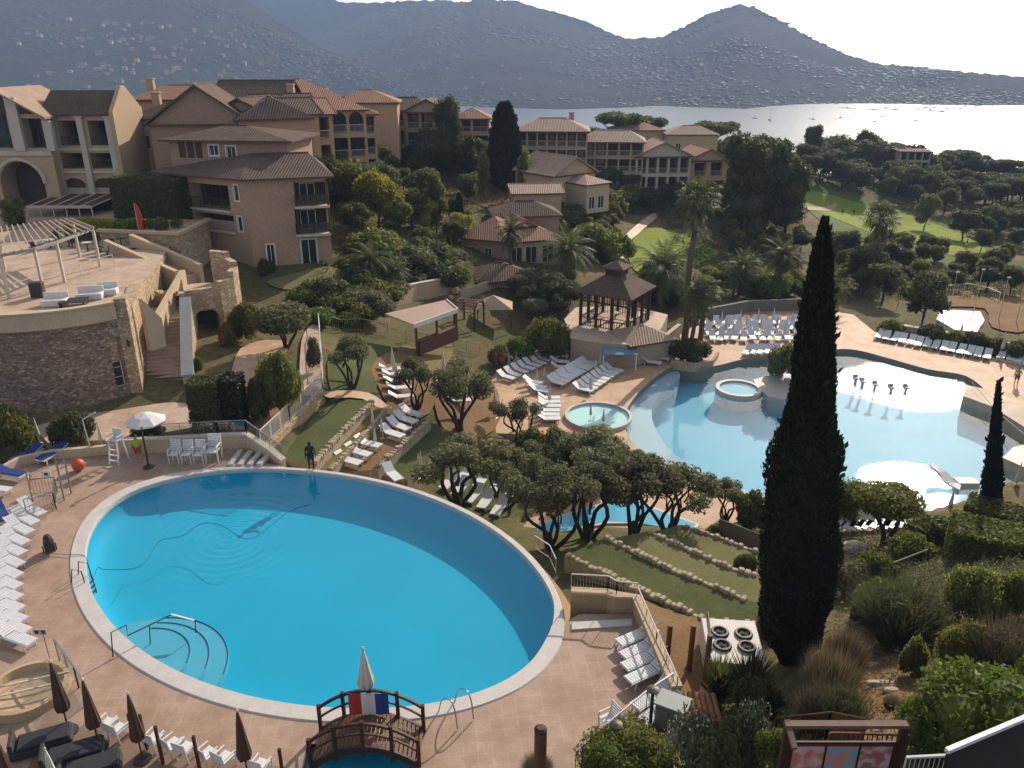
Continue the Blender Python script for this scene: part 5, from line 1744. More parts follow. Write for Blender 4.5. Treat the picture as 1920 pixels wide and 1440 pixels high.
def blades(name, lm, n, seed, lean=0.35, wdt=0.018, cat='shrub', spread=0.55, fill=0):
 r = random.Random(seed)
 mb = MB()
 for _ in range(n):
  a = r.uniform(0, 2 * PI)
  d = spread * math.sqrt(r.random())
  p = Vector((math.cos(a) * d, math.sin(a) * d, 0))
  b_ = r.uniform(0, 2 * PI)
  h = r.uniform(0.45, 1.0) * (1 - 0.35 * d)
  dr = Vector((math.cos(a) * d * 0.8 + math.cos(b_) * lean * r.random(), math.sin(a) * d * 0.8 + math.sin(b_) * lean * r.random(), 0))
  q = p + dr * 0.4 + Vector((0, 0, h * 0.6)); t = p + dr + Vector((0, 0, h))
  s = Vector((math.cos(b_ + 1.57), math.sin(b_ + 1.57), 0)) * wdt
  mb.add([p - s, p + s, q + s, q - s, t], [(0, 1, 2, 3), (3, 2, 4)])
 if fill:
  cloud(mb, [((math.cos(a * 1.3) * 0.33, math.sin(a * 1.3) * 0.33, 0.36 + 0.05 * (a % 3)), (0.34, 0.34, 0.34)) for a in range(5)], fill, 0.032, r, 0.5, 0.7, 0.45, 0)
 return Kind(name, cat, 1.0, [('crown', mb.mesh(name, lm))])
K_bush = [bush('shrub', L_green, 3200, 0.075, 1), bush('shrub', L_dark, 3200, 0.075, 2), bush('shrub', L_bright, 3200, 0.075, 3), bush('shrub', L_olive, 3200, 0.07, 4), bush('shrub', L_grey, 3200, 0.06, 5), bush('shrub', L_yg, 3000, 0.07, 6), bush('shrub', L_red, 2600, 0.06, 7)]
K_big = bush('leafy_shrub', L_bright, 9500, 0.045, 11, 22, 0.8)
K_bigd = bush('leafy_shrub', L_green, 9000, 0.040, 12, 20, 0.8)
K_wisp = blades('wispy_shrub', L_grey, 2600, 21, 0.6, 0.007, 'shrub', 0.5, 7000)
K_wispr = blades('wispy_shrub', L_red, 2200, 23, 0.6, 0.007, 'shrub', 0.5, 5000)
K_dry = blades('dry_grass_clump', L_dry, 3600, 22, 0.45, 0.011, 'grass')
K_yucca = blades('spiky_yucca', L_dark, 420, 24, 1.1, 0.035, 'plant', 0.14)
K_flow = bush('flowering_shrub', L_flower, 2600, 0.06, 31)
K_wflow = bush('flowering_shrub', L_wflower, 2800, 0.045, 32, 10, 0.9, core=0.5)
def palm_mesh(h, nf, fl, fan=False, seed=1, skirt=True):
 r = random.Random(seed)
 tb = MB()
 pts = [Vector((0.12 * math.sin(k * 0.7) * h / 10, 0.1 * math.sin(k * 0.45 + 1) * h / 10, -0.3 + (h + 0.3) * k / 12)) for k in range(13)]
 r0 = 0.28 if not fan else 0.24
 tb.tube(pts, [r0 * (1.15 - 0.35 * k / 12) * (1 + 0.07 * (k % 2)) for k in range(13)], 9)
 top = pts[-1]
 cb = MB()
 for i in range(nf):
  a = i * 2.399
  el = R(82 - 125 * (i / nf) ** 0.9)
  L = fl * r.uniform(0.85, 1.1)
  d = Vector((math.cos(a), math.sin(a), 0))
  if fan:
   st_ = L * 0.45
   p0 = top + Vector((0, 0, 0.1)); p1 = p0 + (d * math.cos(el) + Vector((0, 0, math.sin(el)))) * st_
   cb.bar(p0, p1, 0.03, 0.03)
   n_ = (d * math.cos(el) + Vector((0, 0, math.sin(el)))).normalized()
   sd_ = n_.cross(Vector((0, 0, 1)) if abs(n_.z) < 0.95 else Vector((1, 0, 0))).normalized()
   up_ = sd_.cross(n_)
   for k in range(13):
    t = (k - 6) / 6 * 1.9
    dir_ = (n_ * math.cos(t) + sd_ * math.sin(t)).normalized()
    q = p1 + dir_ * L * 0.5 + Vector((0, 0, -0.16 * L * r.uniform(0.6, 1.3)))
    mid = p1 + dir_ * L * 0.32
    s = up_.cross(dir_).normalized() * 0.055
    cb.add([p1, mid + s, q, mid - s], [(0, 1, 2, 3)])
  else:
   pr_ = top.copy(); v = (d * math.cos(el) + Vector((0, 0, math.sin(el)))).normalized()
   m_ = 11
   side = Vector((-d.y, d.x, 0))
   spine = [pr_.copy()]
   for k in range(m_):
    pr_ = pr_ + v * (L / m_)
    v = (v + Vector((0, 0, -0.13))).normalized()
    spine.append(pr_.copy())
   cb.tube(spine, [0.035 - 0.0028 * k for k in range(m_ + 1)], 3, cap=False)
   for k in range(1, m_ * 2 + 1):
    t = k / (m_ * 2)
    ip = min(m_ - 1, int(t * m_))
    f_ = t * m_ - ip
    p = spine[ip].lerp(spine[min(m_, ip + 1)], f_)
    tv = (spine[min(m_, ip + 1)] - spine[ip]).normalized()
    ll = L * 0.26 * math.sin(PI * min(0.97, 0.12 + t * 0.85)) ** 0.7
    for sg in (-1, 1):
     dd = (side * sg * 0.8 + tv * 0.55 + Vector((0, 0, -0.25 - 0.2 * r.random()))).normalized()
     w_ = tv * 0.055
     cb.add([p - w_, p + w_, p + dd * ll], [(0, 1, 2)])
 parts = [('trunk', tb.mesh('trunk', M_palmbark, True)), ('crown', cb.mesh('crown', L_palm))]
 if skirt:
  sb_ = MB()
  for i in range(70):
   a = i * 2.399
   z = top.z - 0.1 - r.random() * (2.2 if fan else 0.9)
   p = Vector((top.x + math.cos(a) * 0.25, top.y + math.sin(a) * 0.25, z))
   q = p + Vector((math.cos(a) * r.uniform(0.3, 0.75), math.sin(a) * r.uniform(0.3, 0.75), -r.uniform(0.7, 1.3)))
   s = Vector((-math.sin(a), math.cos(a), 0)) * 0.10
   sb_.add([p - s, p + s, q + s * 1.4, q - s * 1.4], [(0, 1, 2, 3)])
  parts.append(('dead_fronds', sb_.mesh('dead_fronds', L_dry)))
 return Kind('palm_tree', 'palm', h + (fl * 0.35), parts)
K_date = [palm_mesh(3.6, 46, 3.2, False, 3), palm_mesh(5.5, 42, 3.0, False, 4)]
K_fan = palm_mesh(13.5, 40, 2.3, True, 5)
K_fan_s = palm_mesh(6.5, 36, 2.0, True, 6)
def at_top(kind, u, vb, vt, label, group=None, widen=1.0, wpx=None, rot=None, name=None):
 """tree whose foot is seen at (u, vb) and whose top reaches row vt"""
 b = G(u, vb)
 h = top_height(b, vt)
 return kind.place(b, h, label, group, rot, widen)
def at_dist(kind, u, vt, y, label, group=None, widen=1.0, sink=0.0):
 p = Q(u, vt, y)
 z = gz(p.x, p.y)
 return kind.place(Vector((p.x, p.y, z - sink)), max(1.5, p.z - z + sink), label, group, None, widen)
def ztop(kind, u, vb, vt, z, label, wpx, group=None):
 """plant on a plane z; wpx = its width in the photograph, for unit bushes of width ~2"""
 b = P(u, vb, z)
 h = top_height(b, vt)
 w = wpx / F * depth(b)
 return kind.place(b, h, label, group, None, (w / 2.0) / h)
def shrub(kind, u, vb, vt, label, wpx, group=None):
 b = G(u, vb)
 h = max(0.3, top_height(b, vt))
 w = wpx / F * depth(b)
 return kind.place(b, h * 0.95, label, group, None, (w / 1.9) / (h * 0.95))
PROF2 = [(0, .85), (.1, 1), (.3, .85), (.6, .5), (.85, .22), (1, .02)]
PROF = [(0, .16), (.04, .34), (.09, .72), (.15, .92), (.22, 1), (.43, 1), (.54, .87), (.6, .70), (.65, .55), (.74, .46), (.83, .40), (.87, .31), (.94, .19), (1, .02)]
def great_cypress(name, label, base, top, wmax, n, s, seed, widest=0.2):
 r = random.Random(seed)
 H = top.z - base.z
 t_ = thing(name, label, 'cypress', base)
 ax = Vector((top.x - base.x, top.y - base.y, H))
 tb = MB()
 tb.tube([Vector((0, 0, -0.4)), ax * 0.1, ax * 0.9], [0.34, 0.28, 0.04], 9)
 tb.build('trunk', M_bark_d, t_, True)
 ks = [r.uniform(0, 6.28) for _ in range(8)]
 def prof(t, a):
  p = interp(PROF if wmax > 2 else PROF2, t)
  lump = 1 + 0.05 * math.sin(3 * a + ks[0] + t * 17) + 0.05 * math.sin(2 * a + ks[1] - t * 29) + 0.06 * math.sin(5 * a + ks[2] + t * 53)
  return wmax * 0.5 * p * lump
 mb = MB()
 k1, k2 = 40, 18
 base_i = len(mb.v)
 for i in range(k1 + 1):
  t = 0.03 + 0.97 * i / k1
  for k in range(k2):
   a = 2 * PI * k / k2
   rr_ = max(0.02, prof(t, a) * 0.86)
   mb.v.append(tuple(ax * t + Vector((math.cos(a) * rr_, math.sin(a) * rr_, 0))))
 for i in range(k1):
  for k in range(k2):
   k_ = (k + 1) % k2
   mb.f.append([i * k2 + k, i * k2 + k_, (i + 1) * k2 + k_, (i + 1) * k2 + k]); mb.mi.append(0)
 for _ in range(n):
  t = 0.02 + 0.98 * r.random() ** 1.25
  a = r.uniform(0, 2 * PI)
  rr_ = prof(t, a) * r.uniform(0.82, 1.04)
  L = s * r.uniform(0.6, 1.5)
  if r.random() < 0.012:
   L *= 2.2; rr_ *= 1.05
  p = ax * t + Vector((math.cos(a) * rr_, math.sin(a) * rr_, 0))
  d = (Vector((math.cos(a) * 0.42, math.sin(a) * 0.42, 1.0)) + rdir(r) * 0.35).normalized()
  sd_ = d.cross(rdir(r)).normalized() * L * 0.24
  mb.add([p, p + d * L * 0.5 + sd_, p + d * L, p + d * L * 0.5 - sd_], [(0, 1, 2, 3)])
 mb.build('crown', L_cyp, t_)
 return t_
b_ = P(1480, 1262, -0.9)
great_cypress('cypress', 'huge dark cypress towering over the grass terraces in the foreground', b_, Q(1546, 412, b_.y + 0.6), 2.62, 70000, 0.125, 5, 0.16)
b_ = G(1855, 985)
great_cypress('cypress', 'slim young cypress in front of the lagoon at far right', b_, Q(1872, 718, b_.y + 0.2), 1.15, 8000, 0.16, 8, 0.15)
OL = [
 (660, 728, 622, 0.95, 'lone olive tree on the upper lawn right of the white railing'),
 (782, 768, 664, 0.80, 'slim olive tree beside the upper row of loungers'),
 (862, 806, 684, 1.05, 'tall olive tree on the bare orange slope'),
 (968, 822, 742, 1.15, 'flat topped olive tree left of the wading pool'),
 (858, 944, 818, 1.25, 'broad round olive tree just beyond the overflow edge of the oval pool'),
 (948, 952, 836, 0.85, 'olive tree squeezed between the broad olive and the row above the water channel'),
 (1030, 1028, 862, 0.98, 'leaning olive tree nearest the oval pool rim'),
 (1102, 1008, 848, 1.0, 'olive tree at the left corner of the lowest grass terrace'),
 (1187, 1002, 852, 0.95, 'dark olive tree in the middle of the row above the grass terraces'),
 (1257, 1000, 862, 1.12, 'spreading olive tree at the right of the row, with long bare limbs'),
 (1360, 975, 893, 0.9, 'small olive tree next to the dark bush by the great cypress'),
 (1110, 905, 802, 1.3, 'olive tree in the back row over the flowering shrubs'),
 (1010, 900, 828, 1.2, 'dusky olive tree in the back row left of the flowering shrubs'),
 (1190, 905, 842, 1.2, 'half hidden olive tree behind the terrace row'),
]
for i, (u, vb, vt, wd_, lab) in enumerate(OL):
 at_top(K_olive[(i * 2 + 1) % 3], u, vb, vt, lab, 'olive trees on the pool terraces', wd_)
def hedge(label, a, b, w, h, lm=None, n=None, z=None, seed=1, name='hedge', round_=0.0):
 """clipped hedge from ground point a to b"""
 r = random.Random(seed)
 a, b = Vector(a), Vector(b)
 d = Vector((b.x - a.x, b.y - a.y, 0)); L = d.length; d.normalize(); s = Vector((-d.y, d.x, 0))
 mb = MB()
 mb.box((L / 2, 0, h / 2 - 0.1), (L * 0.94, w * 0.86, h * 0.95))
 n = n or int(160 * (L * h * 2 + L * w + w * h * 2))
 for _ in range(n):
  q = r.random() * (2 * L * h + L * w + 2 * w * h)
  jit = r.uniform(-0.10, 0.07)
  bump_ = 0.08 * math.sin(r.uniform(0, 6))
  x, y, z_ = r.uniform(0, L), r.uniform(-w / 2, w / 2), r.uniform(0, h)
  if q < 2 * L * h:
   y = (w / 2 + jit) * r.choice((-1, 1)); nn = Vector((0, 1, 0))
  elif q < 2 * L * h + L * w:
   z_ = h + jit + 0.07 * math.sin(x * 2.3 + seed); nn = Vector((0, 0, 1))
  else:
   x = L / 2 + (L / 2 + jit) * r.choice((-1, 1)); nn = Vector((1, 0, 0))
  leaf(mb, Vector((x, y, z_)), (nn + rdir(r) * 0.8).normalized(), 0.11 * r.uniform(0.6, 1.4), 0.5, r)
 o = mb.build(name, lm or L_dark)
 o.location = a
 o.rotation_euler = (0, 0, math.atan2(d.y, d.x))
 return tag(o, label, 'hedge')
def hedge_px(label, u0, u1, vb, vt, z, w, lm=None, seed=1):
 a, b = P(u0, vb, z), P(u1, vb, z)
 hedge(label, a, b, w, top_height(a, vt), lm, None, None, seed)
hedge_px('tall square clipped hedge, leftmost of three by the path to the pool', 370, 424, 806, 712, 0.1, 1.6, L_dark, 3)
hedge_px('tall dark square hedge, middle one of three by the path to the pool', 428, 462, 800, 706, 0.15, 1.6, L_cyp, 4)
ztop(K_bush[1], 487, 792, 716, 0.2, 'rounded dark hedge bush, rightmost of the three by the path', 50)
ztop(K_bigd, 530, 766, 655, 0.5, 'big leafy green bush below the white path railing', 92)
ztop(K_bush[0], 512, 775, 700, 0.4, 'smaller leafy bush leaning on the big bush by the path', 60)
ztop(K_bush[0], 22, 842, 768, 0.0, 'green bush at the left edge below the round stone building', 105)
ztop(K_bush[1], 145, 832, 772, 0.0, 'dark bush under the stone wall behind the closed parasols', 86)
ztop(K_bush[2], 272, 812, 800, 0.3, 'low yellowish planting behind the green shirted attendant', 62)
ztop(K_bush[1], 285, 815, 796, 0.3, 'low dark planting under the open white umbrella', 50)
at_top(K_ball, 534, 655, 568, 'round clipped tree beside the top of the path', None, 1.25)
ztop(K_bush[5], 465, 640, 566, 1.0, 'yellow green bush right of the stone bastion', 70)
ztop(K_flow, 428, 655, 600, 0.9, 'red flowering bougainvillea growing by the bastion archway', 38)
ztop(K_bush[2], 372, 706, 668, 0.4, 'small bright shrub at the foot of the bastion wall', 26)
ztop(K_bush[1], 500, 520, 486, 2.0, 'dark shrub at the corner of the tan apartment block', 40)
hedge('large dark hedge between hotel wing and tan block', (-39.6, 82.0, 5.5), (-32.6, 80.2, 5.0), 2.6, zq(336, 82) - 5.2, L_dark, None, None, 9)
hedge('yellow leaved hedge in the planter behind the terrace pergola', (-42.0, 75.6, 6.0), (-34.5, 74.6, 6.0), 1.2, 1.9, L_yellow, None, None, 10)
for i, (x, y) in enumerate(((-36.6, 74.6), (-35.2, 74.2), (-33.9, 74.9), (-32.4, 74.0), (-31.4, 75.2))):
 K_bush[(5, 2, 5, 4, 5)[i]].place((x, y, 7.2), 0.9 + 0.25 * (i % 2), 'shrub in the bed on top of the retaining wall, %s from the left' % ORD[i], 'shrubs on the retaining wall', None, 0.75)
at_dist(K_leaf[0], 18, 362, 82, 'green tree at the left edge in front of the great arch', None, 0.75)
ztop(K_bush[4], 590, 690, 636, 0.9, 'grey shrub beside the upper end of the white railing', 34)
at_dist(K_yel, 706, 318, 97, 'bright yellow green tree in the middle of the garden', None, 0.95)
at_dist(K_leaf[1], 690, 385, 100, 'green tree under the bright yellow one', None, 0.8)
at_dist(K_poplar, 814, 308, 103, 'dark oblong tree on a tall stem left of the pink villa', None, 1.0)
at_dist(K_cyp, 860, 362, 106, 'short dark column cypress left of the pink villa', None, 1.1)
at_dist(K_pine[0], 838, 172, 140, 'pine with the highest tip in front of the ridge blocks', None, 0.6)
at_dist(K_holm[0], 808, 240, 138, 'broad tree left of the highest pine', None, 0.85)
at_dist(K_holm[1], 866, 248, 139, 'broad tree right of the highest pine', None, 0.8)
at_dist(K_cyp, 946, 195, 138, 'tall thick cypress standing before the bay', None, 1.75)
at_dist(K_poplar, 905, 272, 132, 'pale slender tree left of the thick cypress', None, 0.9)
at_dist(K_poplar, 985, 268, 132, 'pale slender tree right of the thick cypress', None, 0.9)
at_dist(K_holm[2], 876, 322, 122, 'small rounded dark tree in the bare garden patch', None, 0.8)
at_dist(K_date[0], 693, 472, 79, 'big date palm in the garden below the tan block', None, 1.1)
at_dist(K_date[0], 740, 492, 80, 'bright young palm beside the big date palm', None, 0.9)
at_dist(K_date[0], 1066, 446, 96, 'date palm right of the pink villa', None, 1.1)
at_dist(K_date[1], 957, 418, 95, 'small palm in front of the pink villa', None, 0.75)
at_dist(K_date[0], 1246, 478, 92, 'wide date palm behind the gazebo', None, 1.15)
b_ = P(1282, 648, BZ)
K_fan.place(b_, top_height(b_, 356), 'very tall fan palm rising over the lagoon', None, 0.3, 1.15)
b_ = P(1312, 655, BZ)
K_fan_s.place(b_, top_height(b_, 532), 'fan palm in the round bed, right of the very tall palm', None, 1.0, 1.1)
b_ = P(1296, 660, BZ)
K_fan_s.place(b_, top_height(b_, 548), 'shorter fan palm in the round bed, left of its neighbour', None, 2.2, 1.0)
at_dist(K_fan_s, 1657, 394, 112, 'fan palm right of the great cypress top', None, 1.1)
at_dist(K_date[1], 1470, 462, 98, 'palm with broad fronds left of the great cypress top', None, 1.1)
at_dist(K_date[0], 1395, 486, 100, 'low palm in the thicket behind the sunbathing terrace', None, 1.1)
at_dist(K_date[0], 1560, 515, 90, 'palm fronds poking out right of the great cypress', None, 0.9)
for u, vt, y, k, lab, wd_ in ((1408, 238, 142, 0, 'left and tallest of the three great dark trees', 0.95), (1455, 246, 145, 1, 'middle one of the three great dark trees', 0.9), (1492, 284, 143, 0, 'right and lowest of the three great dark trees', 0.9)):
 at_dist(K_pine[k], u, vt, y, lab, None, wd_)
at_dist(K_umb, 1162, 208, 210, 'large umbrella pine silhouetted against the bay', None, 1.2)
at_dist(K_umb, 1215, 217, 215, 'umbrella pine right of the large one against the bay', None, 1.05)
at_dist(K_umb, 1342, 226, 220, 'umbrella pine near the pale tiled villa roof', None, 1.2)
at_dist(K_pine[1], 1530, 230, 238, 'pine breaking the skyline right of the great dark trees', None, 0.8)
at_dist(K_pine[0], 1626, 238, 250, 'lonely pine tip on the wooded skyline', None, 0.7)
b_ = P(1726, 618, -7)
K_holm[0].place(b_, top_height(b_, 512), 'dark tree left of the white sports court', None, 0.6, 0.95)
at_dist(K_leaf[2], 1745, 362, 178, 'round tree at the upper edge of the golf green', None, 0.8)
at_dist(K_leaf[0], 1868, 378, 172, 'leafy tree at the right edge beyond the golf green', None, 0.8)
at_dist(K_leaf[1], 1768, 440, 140, 'double crowned bush tree on the golf green', None, 0.9)
at_dist(K_leaf[0], 1735, 452, 138, 'lower bush tree left of the double crowned one', None, 0.9)
ztop(K_bush[1], 1296, 676, 634, BZ, 'dark shrubbery round the palm stems beside the lagoon', 86)
ztop(K_bush[3], 1478, 712, 640, WZ + 0.2, 'dark shrub on the island behind the great cypress', 92)
ztop(K_bush[0], 1452, 700, 668, WZ + 0.2, 'low shrub at the tip of the lagoon island', 40)
ztop(K_flow, 935, 690, 642, -5.6, 'pink flowering oleander by the lower loungers', 46)
ztop(K_bush[2], 975, 676, 630, -5.6, 'fresh green bush right of the pink oleander', 60)
ztop(K_bigd, 1030, 668, 596, -5.6, 'big dark bush left of the gazebo wall', 100)
for i, (u, vb, vt, w, k, lab) in enumerate((
  (1000, 858, 806, 78, 0, 'green shrub below the flat topped olive'), (1050, 872, 800, 76, 3, 'dusky shrub in the bed left of the wading pool'),
  (1085, 880, 826, 60, 1, 'dark shrub in the middle of the flower bed'), (1150, 862, 820, 70, 3, 'dusky shrub at the right end of the flower bed'))):
 ztop(K_bush[k], u, vb, vt, -5.6, lab, w)
ztop(K_wflow, 1062, 858, 812, -5.5, 'white flowering shrub in the bed below the wading pool', 50)
ztop(K_wflow, 1100, 862, 826, -5.5, 'smaller white flowering shrub right of the other white one', 44)
ztop(K_bush[1], 1402, 990, 922, -5.4, 'dark bush at the end of the water channel', 78)
ztop(K_bush[0], 1340, 1010, 985, -5.0, 'small green bush at the foot of the bamboo screen', 46)
b_ = G(1652, 1020)
K_flat.place(b_, top_height(b_, 916), 'flat topped clipped tree glowing in front of the lagoon', None, 0.5, 1.05)
b_ = G(1582, 985)
K_leaf[1].place(b_, top_height(b_, 890), 'dark round tree half hidden behind the great cypress', None, 0.5, 0.75)
shrub(K_bush[1], 1398, 1076, 1036, 'dark bush at the right end of the second grass terrace', 46)
for kind, u, vb, vt, w, lab in (
  (K_wisp, 1690, 1196, 1080, 180, 'tall wispy grey green shrub in the middle of the hillside'),
  (K_wisp, 1650, 1170, 1090, 120, 'wispy shrub left of the tallest wispy one'),
  (K_bigd, 1822, 1160, 1058, 118, 'round green shrub right of the wispy shrubs'),
  (K_bush[5], 1892, 1150, 1068, 80, 'yellowish shrub at the right edge of the hillside'),
  (K_bigd, 1806, 1268, 1160, 108, 'round dark green shrub below the other round one'),
  (K_wispr, 1878, 1274, 1146, 150, 'reddish brown shrub at the right edge'),
  (K_bush[0], 1709, 1268, 1198, 54, 'tiny leafy sapling beside the stone steps'),
  (K_big, 1845, 1408, 1262, 270, 'large bright leafy shrub above the dark roof edge'),
  (K_big, 1740, 1405, 1300, 130, 'bright leafy shrub left of the large one'),
  (K_big, 1925, 1360, 1235, 120, 'bright leafy shrub cut by the right edge of the photo'),
  (K_bush[5], 1640, 1092, 1036, 92, 'yellow green shrub above the wispy shrubs'),
  (K_bush[5], 1702, 1046, 1000, 92, 'yellow green shrub below the flat topped tree'),
  (K_bush[6], 1592, 1118, 1052, 76, 'brownish shrub beside the trunk side of the great cypress'),
  (K_bush[0], 1640, 1140, 1086, 90, 'low green shrub under the yellow green one'),
  (K_dry, 1574, 1285, 1160, 80, 'tall tan dry grass clump right of the great cypress'),
  (K_dry, 1545, 1330, 1200, 110, 'dry grass clump at the foot of the great cypress'),
  (K_wispr, 1530, 1372, 1262, 100, 'brown twiggy shrub behind the display board'),
  (K_wisp, 1575, 1368, 1275, 100, 'grey twiggy shrub behind the display board'),
  (K_bush[4], 1760, 1345, 1318, 40, 'small grey tuft on the bare earth'),
  (K_dry, 1672, 1330, 1300, 36, 'short dry tuft near the log'),
  (K_bush[6], 1905, 1208, 1150, 70, 'rusty shrub above the reddish brown one'),
  (K_bush[1], 1612, 1165, 1120, 46, 'dark tuft below the white rock'),
  (K_bigd, 1180, 1452, 1368, 190, 'leafy green shrub in front of the lower fence'),
  (K_big, 1150, 1475, 1400, 140, 'bright leafy shrub at the bottom edge in front of the lower fence'),
  (K_wflow, 1292, 1452, 1335, 130, 'tall white flowering shrub near the bottom edge'),
  (K_bush[4], 1362, 1462, 1355, 110, 'greyish shrub right of the white flowering one'),
  (K_wflow, 1405, 1440, 1322, 90, 'loose white flowering shrub below the machine housing'),
  (K_bush[5], 1452, 1440, 1368, 80, 'yellowish shrub left of the display board'),
  (K_bush[1], 1420, 1345, 1270, 90, 'dark shrub below the machine housing'),
  (K_yucca, 1345, 1318, 1225, 90, 'spiky dark yucca left in front of the machine housing'),
  (K_yucca, 1402, 1325, 1212, 100, 'spiky dark yucca right in front of the machine housing'),
  (K_wispr, 1440, 1192, 1145, 60, 'dry twiggy shrub behind the machine housing'),
  (K_bush[1], 1745, 1028, 968, 130, 'dark green hedge bush left of the slim cypress'),
  (K_dry, 1008, 1452, 1418, 60, 'withered grass tuft at the foot of the wooden bollard')):
 shrub(kind, u, vb, vt, lab, w)
a, b = G(1772, 1044), G(1935, 1036)
hedge('long dark green hedge along the top of the hillside', a, b, 2.2, top_height(a, 976), L_green, None, None, 77)
a, b = G(1800, 1000), G(1940, 990)
hedge('hedge behind the slim cypress at far right', a, b, 1.8, top_height(a, 935), L_green, None, None, 78)
def wood(poly, n, kinds, hr, label, group, seed, mind=3.0, widen=(0.85, 1.2), cap=None):
 """n trees on the ground seen inside a picture polygon; labelled in order from the left"""
 r = random.Random(seed)
 us = [p[0] for p in poly]; vs_ = [p[1] for p in poly]
 got = []
 tries = 0
 while len(got) < n and tries < n * 60:
  tries += 1
  u, v = r.uniform(min(us), max(us)), r.uniform(min(vs_), max(vs_))
  if not inside(poly, u, v):
   continue
  p = G(u, v)
  if any((p - q_).length < mind for q_, _ in got):
   continue
  got.append((p, u))
 got.sort(key=lambda t: t[1])
 out = []
 for p, u in got:
  k = r.choice(kinds)
  h = r.uniform(*hr)
  out.append(k.place(p, h, label, group, None, r.uniform(*widen)))
 order_label(out, label)
 return out
H3 = K_holm + K_leaf
wood([(625, 300), (700, 300), (700, 330), (640, 370), (618, 360)], 8, H3 + [K_date[1]], (3.5, 6), 'green tree beside the village houses, # of its cluster', 'trees beside the village houses', 11)
wood([(690, 302), (940, 300), (945, 345), (690, 330)], 18, K_holm, (3.5, 6.0), 'dark tree below the ridge blocks, # of its belt', 'trees below the ridge blocks', 12)
wood([(640, 370), (800, 345), (790, 440), (650, 460)], 13, H3 + [K_poplar, K_yel], (3, 5.5), 'tree around the yellow tree, # of its cluster', 'trees round the yellow tree', 13)
wood([(780, 400), (880, 400), (880, 480), (790, 500)], 9, H3 + [K_cyp, K_yel], (2.5, 5), 'garden tree left of the pink villa, # of its cluster', 'trees left of the pink villa', 14)
wood([(640, 480), (860, 490), (840, 545), (690, 560), (600, 540)], 13, K_bush[:4] + [K_date[0], K_bush[5]], (1.6, 3.2), 'shrub below the tan block, # of its row', 'shrubs on the garden slope', 15, 2.2, (1.1, 1.5))
wood([(560, 560), (720, 570), (690, 600), (600, 612)], 9, K_bush[:4], (1.4, 2.4), 'dark shrub above the white path railing, # of its row', 'shrubs above the path railing', 16, 1.8, (1.1, 1.5))
wood([(950, 315), (1080, 335), (1060, 365), (960, 350)], 10, H3, (3, 5), 'tree behind the pale villa, # of its row', 'trees behind the pale villa', 17)
wood([(1120, 345), (1370, 372), (1380, 405), (1230, 392), (1130, 400)], 20, K_holm + K_bush[:2], (2.4, 4.2), 'bush below the columned gable block, # of its belt', 'bush trees below the columned gable block', 18, 3, (0.9, 1.4))
wood([(1050, 420), (1150, 400), (1200, 392), (1160, 440), (1150, 500), (1060, 510)], 16, H3 + K_date[:1] + K_bush[:3] + [K_yel], (2.2, 4.2), 'tree beside the winding path, # of its cluster', 'trees beside the winding path', 19, 2.6)
wood([(960, 540), (1075, 545), (1075, 600), (985, 605)], 12, [K_ball, K_holm[0], K_olive[0]], (2.6, 4.0), 'clipped tree left of the gazebo, # of its cluster', 'clipped trees left of the gazebo', 20, 2.2)
wood([(1345, 432), (1400, 412), (1500, 430), (1500, 480), (1390, 500)], 14, H3, (2.6, 4.6), 'tree along the edge of the small lawn, # of its belt', 'trees along the small lawn', 21, 3)
wood([(1230, 535), (1500, 505), (1500, 560), (1250, 570)], 18, K_date + K_leaf[:2] + K_bush[:3] + [K_bush[5]], (2.2, 4.2), 'plant behind the sunbathing terrace, # of its thicket', 'thicket behind the sunbathing terrace', 22, 2.6)
wood([(1560, 470), (1660, 500), (1660, 575), (1570, 570)], 12, K_holm, (4, 6.5), 'tree right of the great cypress, # of its thicket', 'dark thicket right of the great cypress', 23, 2.8)
wood([(1670, 470), (1820, 500), (1920, 490), (1920, 560), (1770, 545), (1690, 540)], 16, H3, (2.6, 5), 'tree above the sports court, # of its belt', 'trees above the sports court', 24, 3.2)
wood([(1780, 440), (1920, 400), (1920, 490), (1850, 480)], 12, K_holm, (4, 7), 'tree right below the golf green, # of its belt', 'trees at the lower right of the golf green', 25, 4)
wood([(1500, 322), (1620, 325), (1760, 362), (1760, 402), (1640, 372), (1510, 345)], 24, K_holm + [K_umb], (5, 8.5), 'tree above the golf green, # of its belt', 'trees on the upper edge of the golf green', 26, 4)
wood([(1760, 362), (1925, 380), (1925, 405), (1770, 402)], 16, K_holm + [K_umb], (6, 9), 'tall wood tree at right edge, # of its belt', 'trees in the wood at the right edge', 27, 4)
def skyline_wood(u0, u1, vtop, dist, n, kinds, label, group, seed, jit=8):
 r = random.Random(seed)
 out = []
 for i in range(n):
  u = u0 + (u1 - u0) * (i + r.uniform(0.1, 0.9)) / n
  out.append(at_dist(r.choice(kinds), u, interp(vtop, u) + r.uniform(-jit, jit), dist + r.uniform(-12, 12), label, group, r.uniform(1.0, 1.5)))
 order_label(out, label)
skyline_wood(1505, 1925, [(1505, 272), (1560, 258), (1650, 262), (1740, 280), (1800, 285), (1925, 305)], 250, 28, K_holm + [K_umb], 'tree on the wooded skyline by the bay, # of its row', 'trees on the wooded skyline', 31)
skyline_wood(1100, 1400, [(1100, 240), (1240, 248), (1400, 262)], 228, 16, K_holm + [K_umb], 'tree above the beige terrace roofs, # of its row', 'trees above the beige terrace roofs', 32, 6)
skyline_wood(1560, 1925, [(1560, 290), (1700, 310), (1800, 320), (1925, 345)], 228, 22, K_holm, 'second rank tree of the bay wood, # of its row', 'second rank of the wood by the bay', 33, 8)
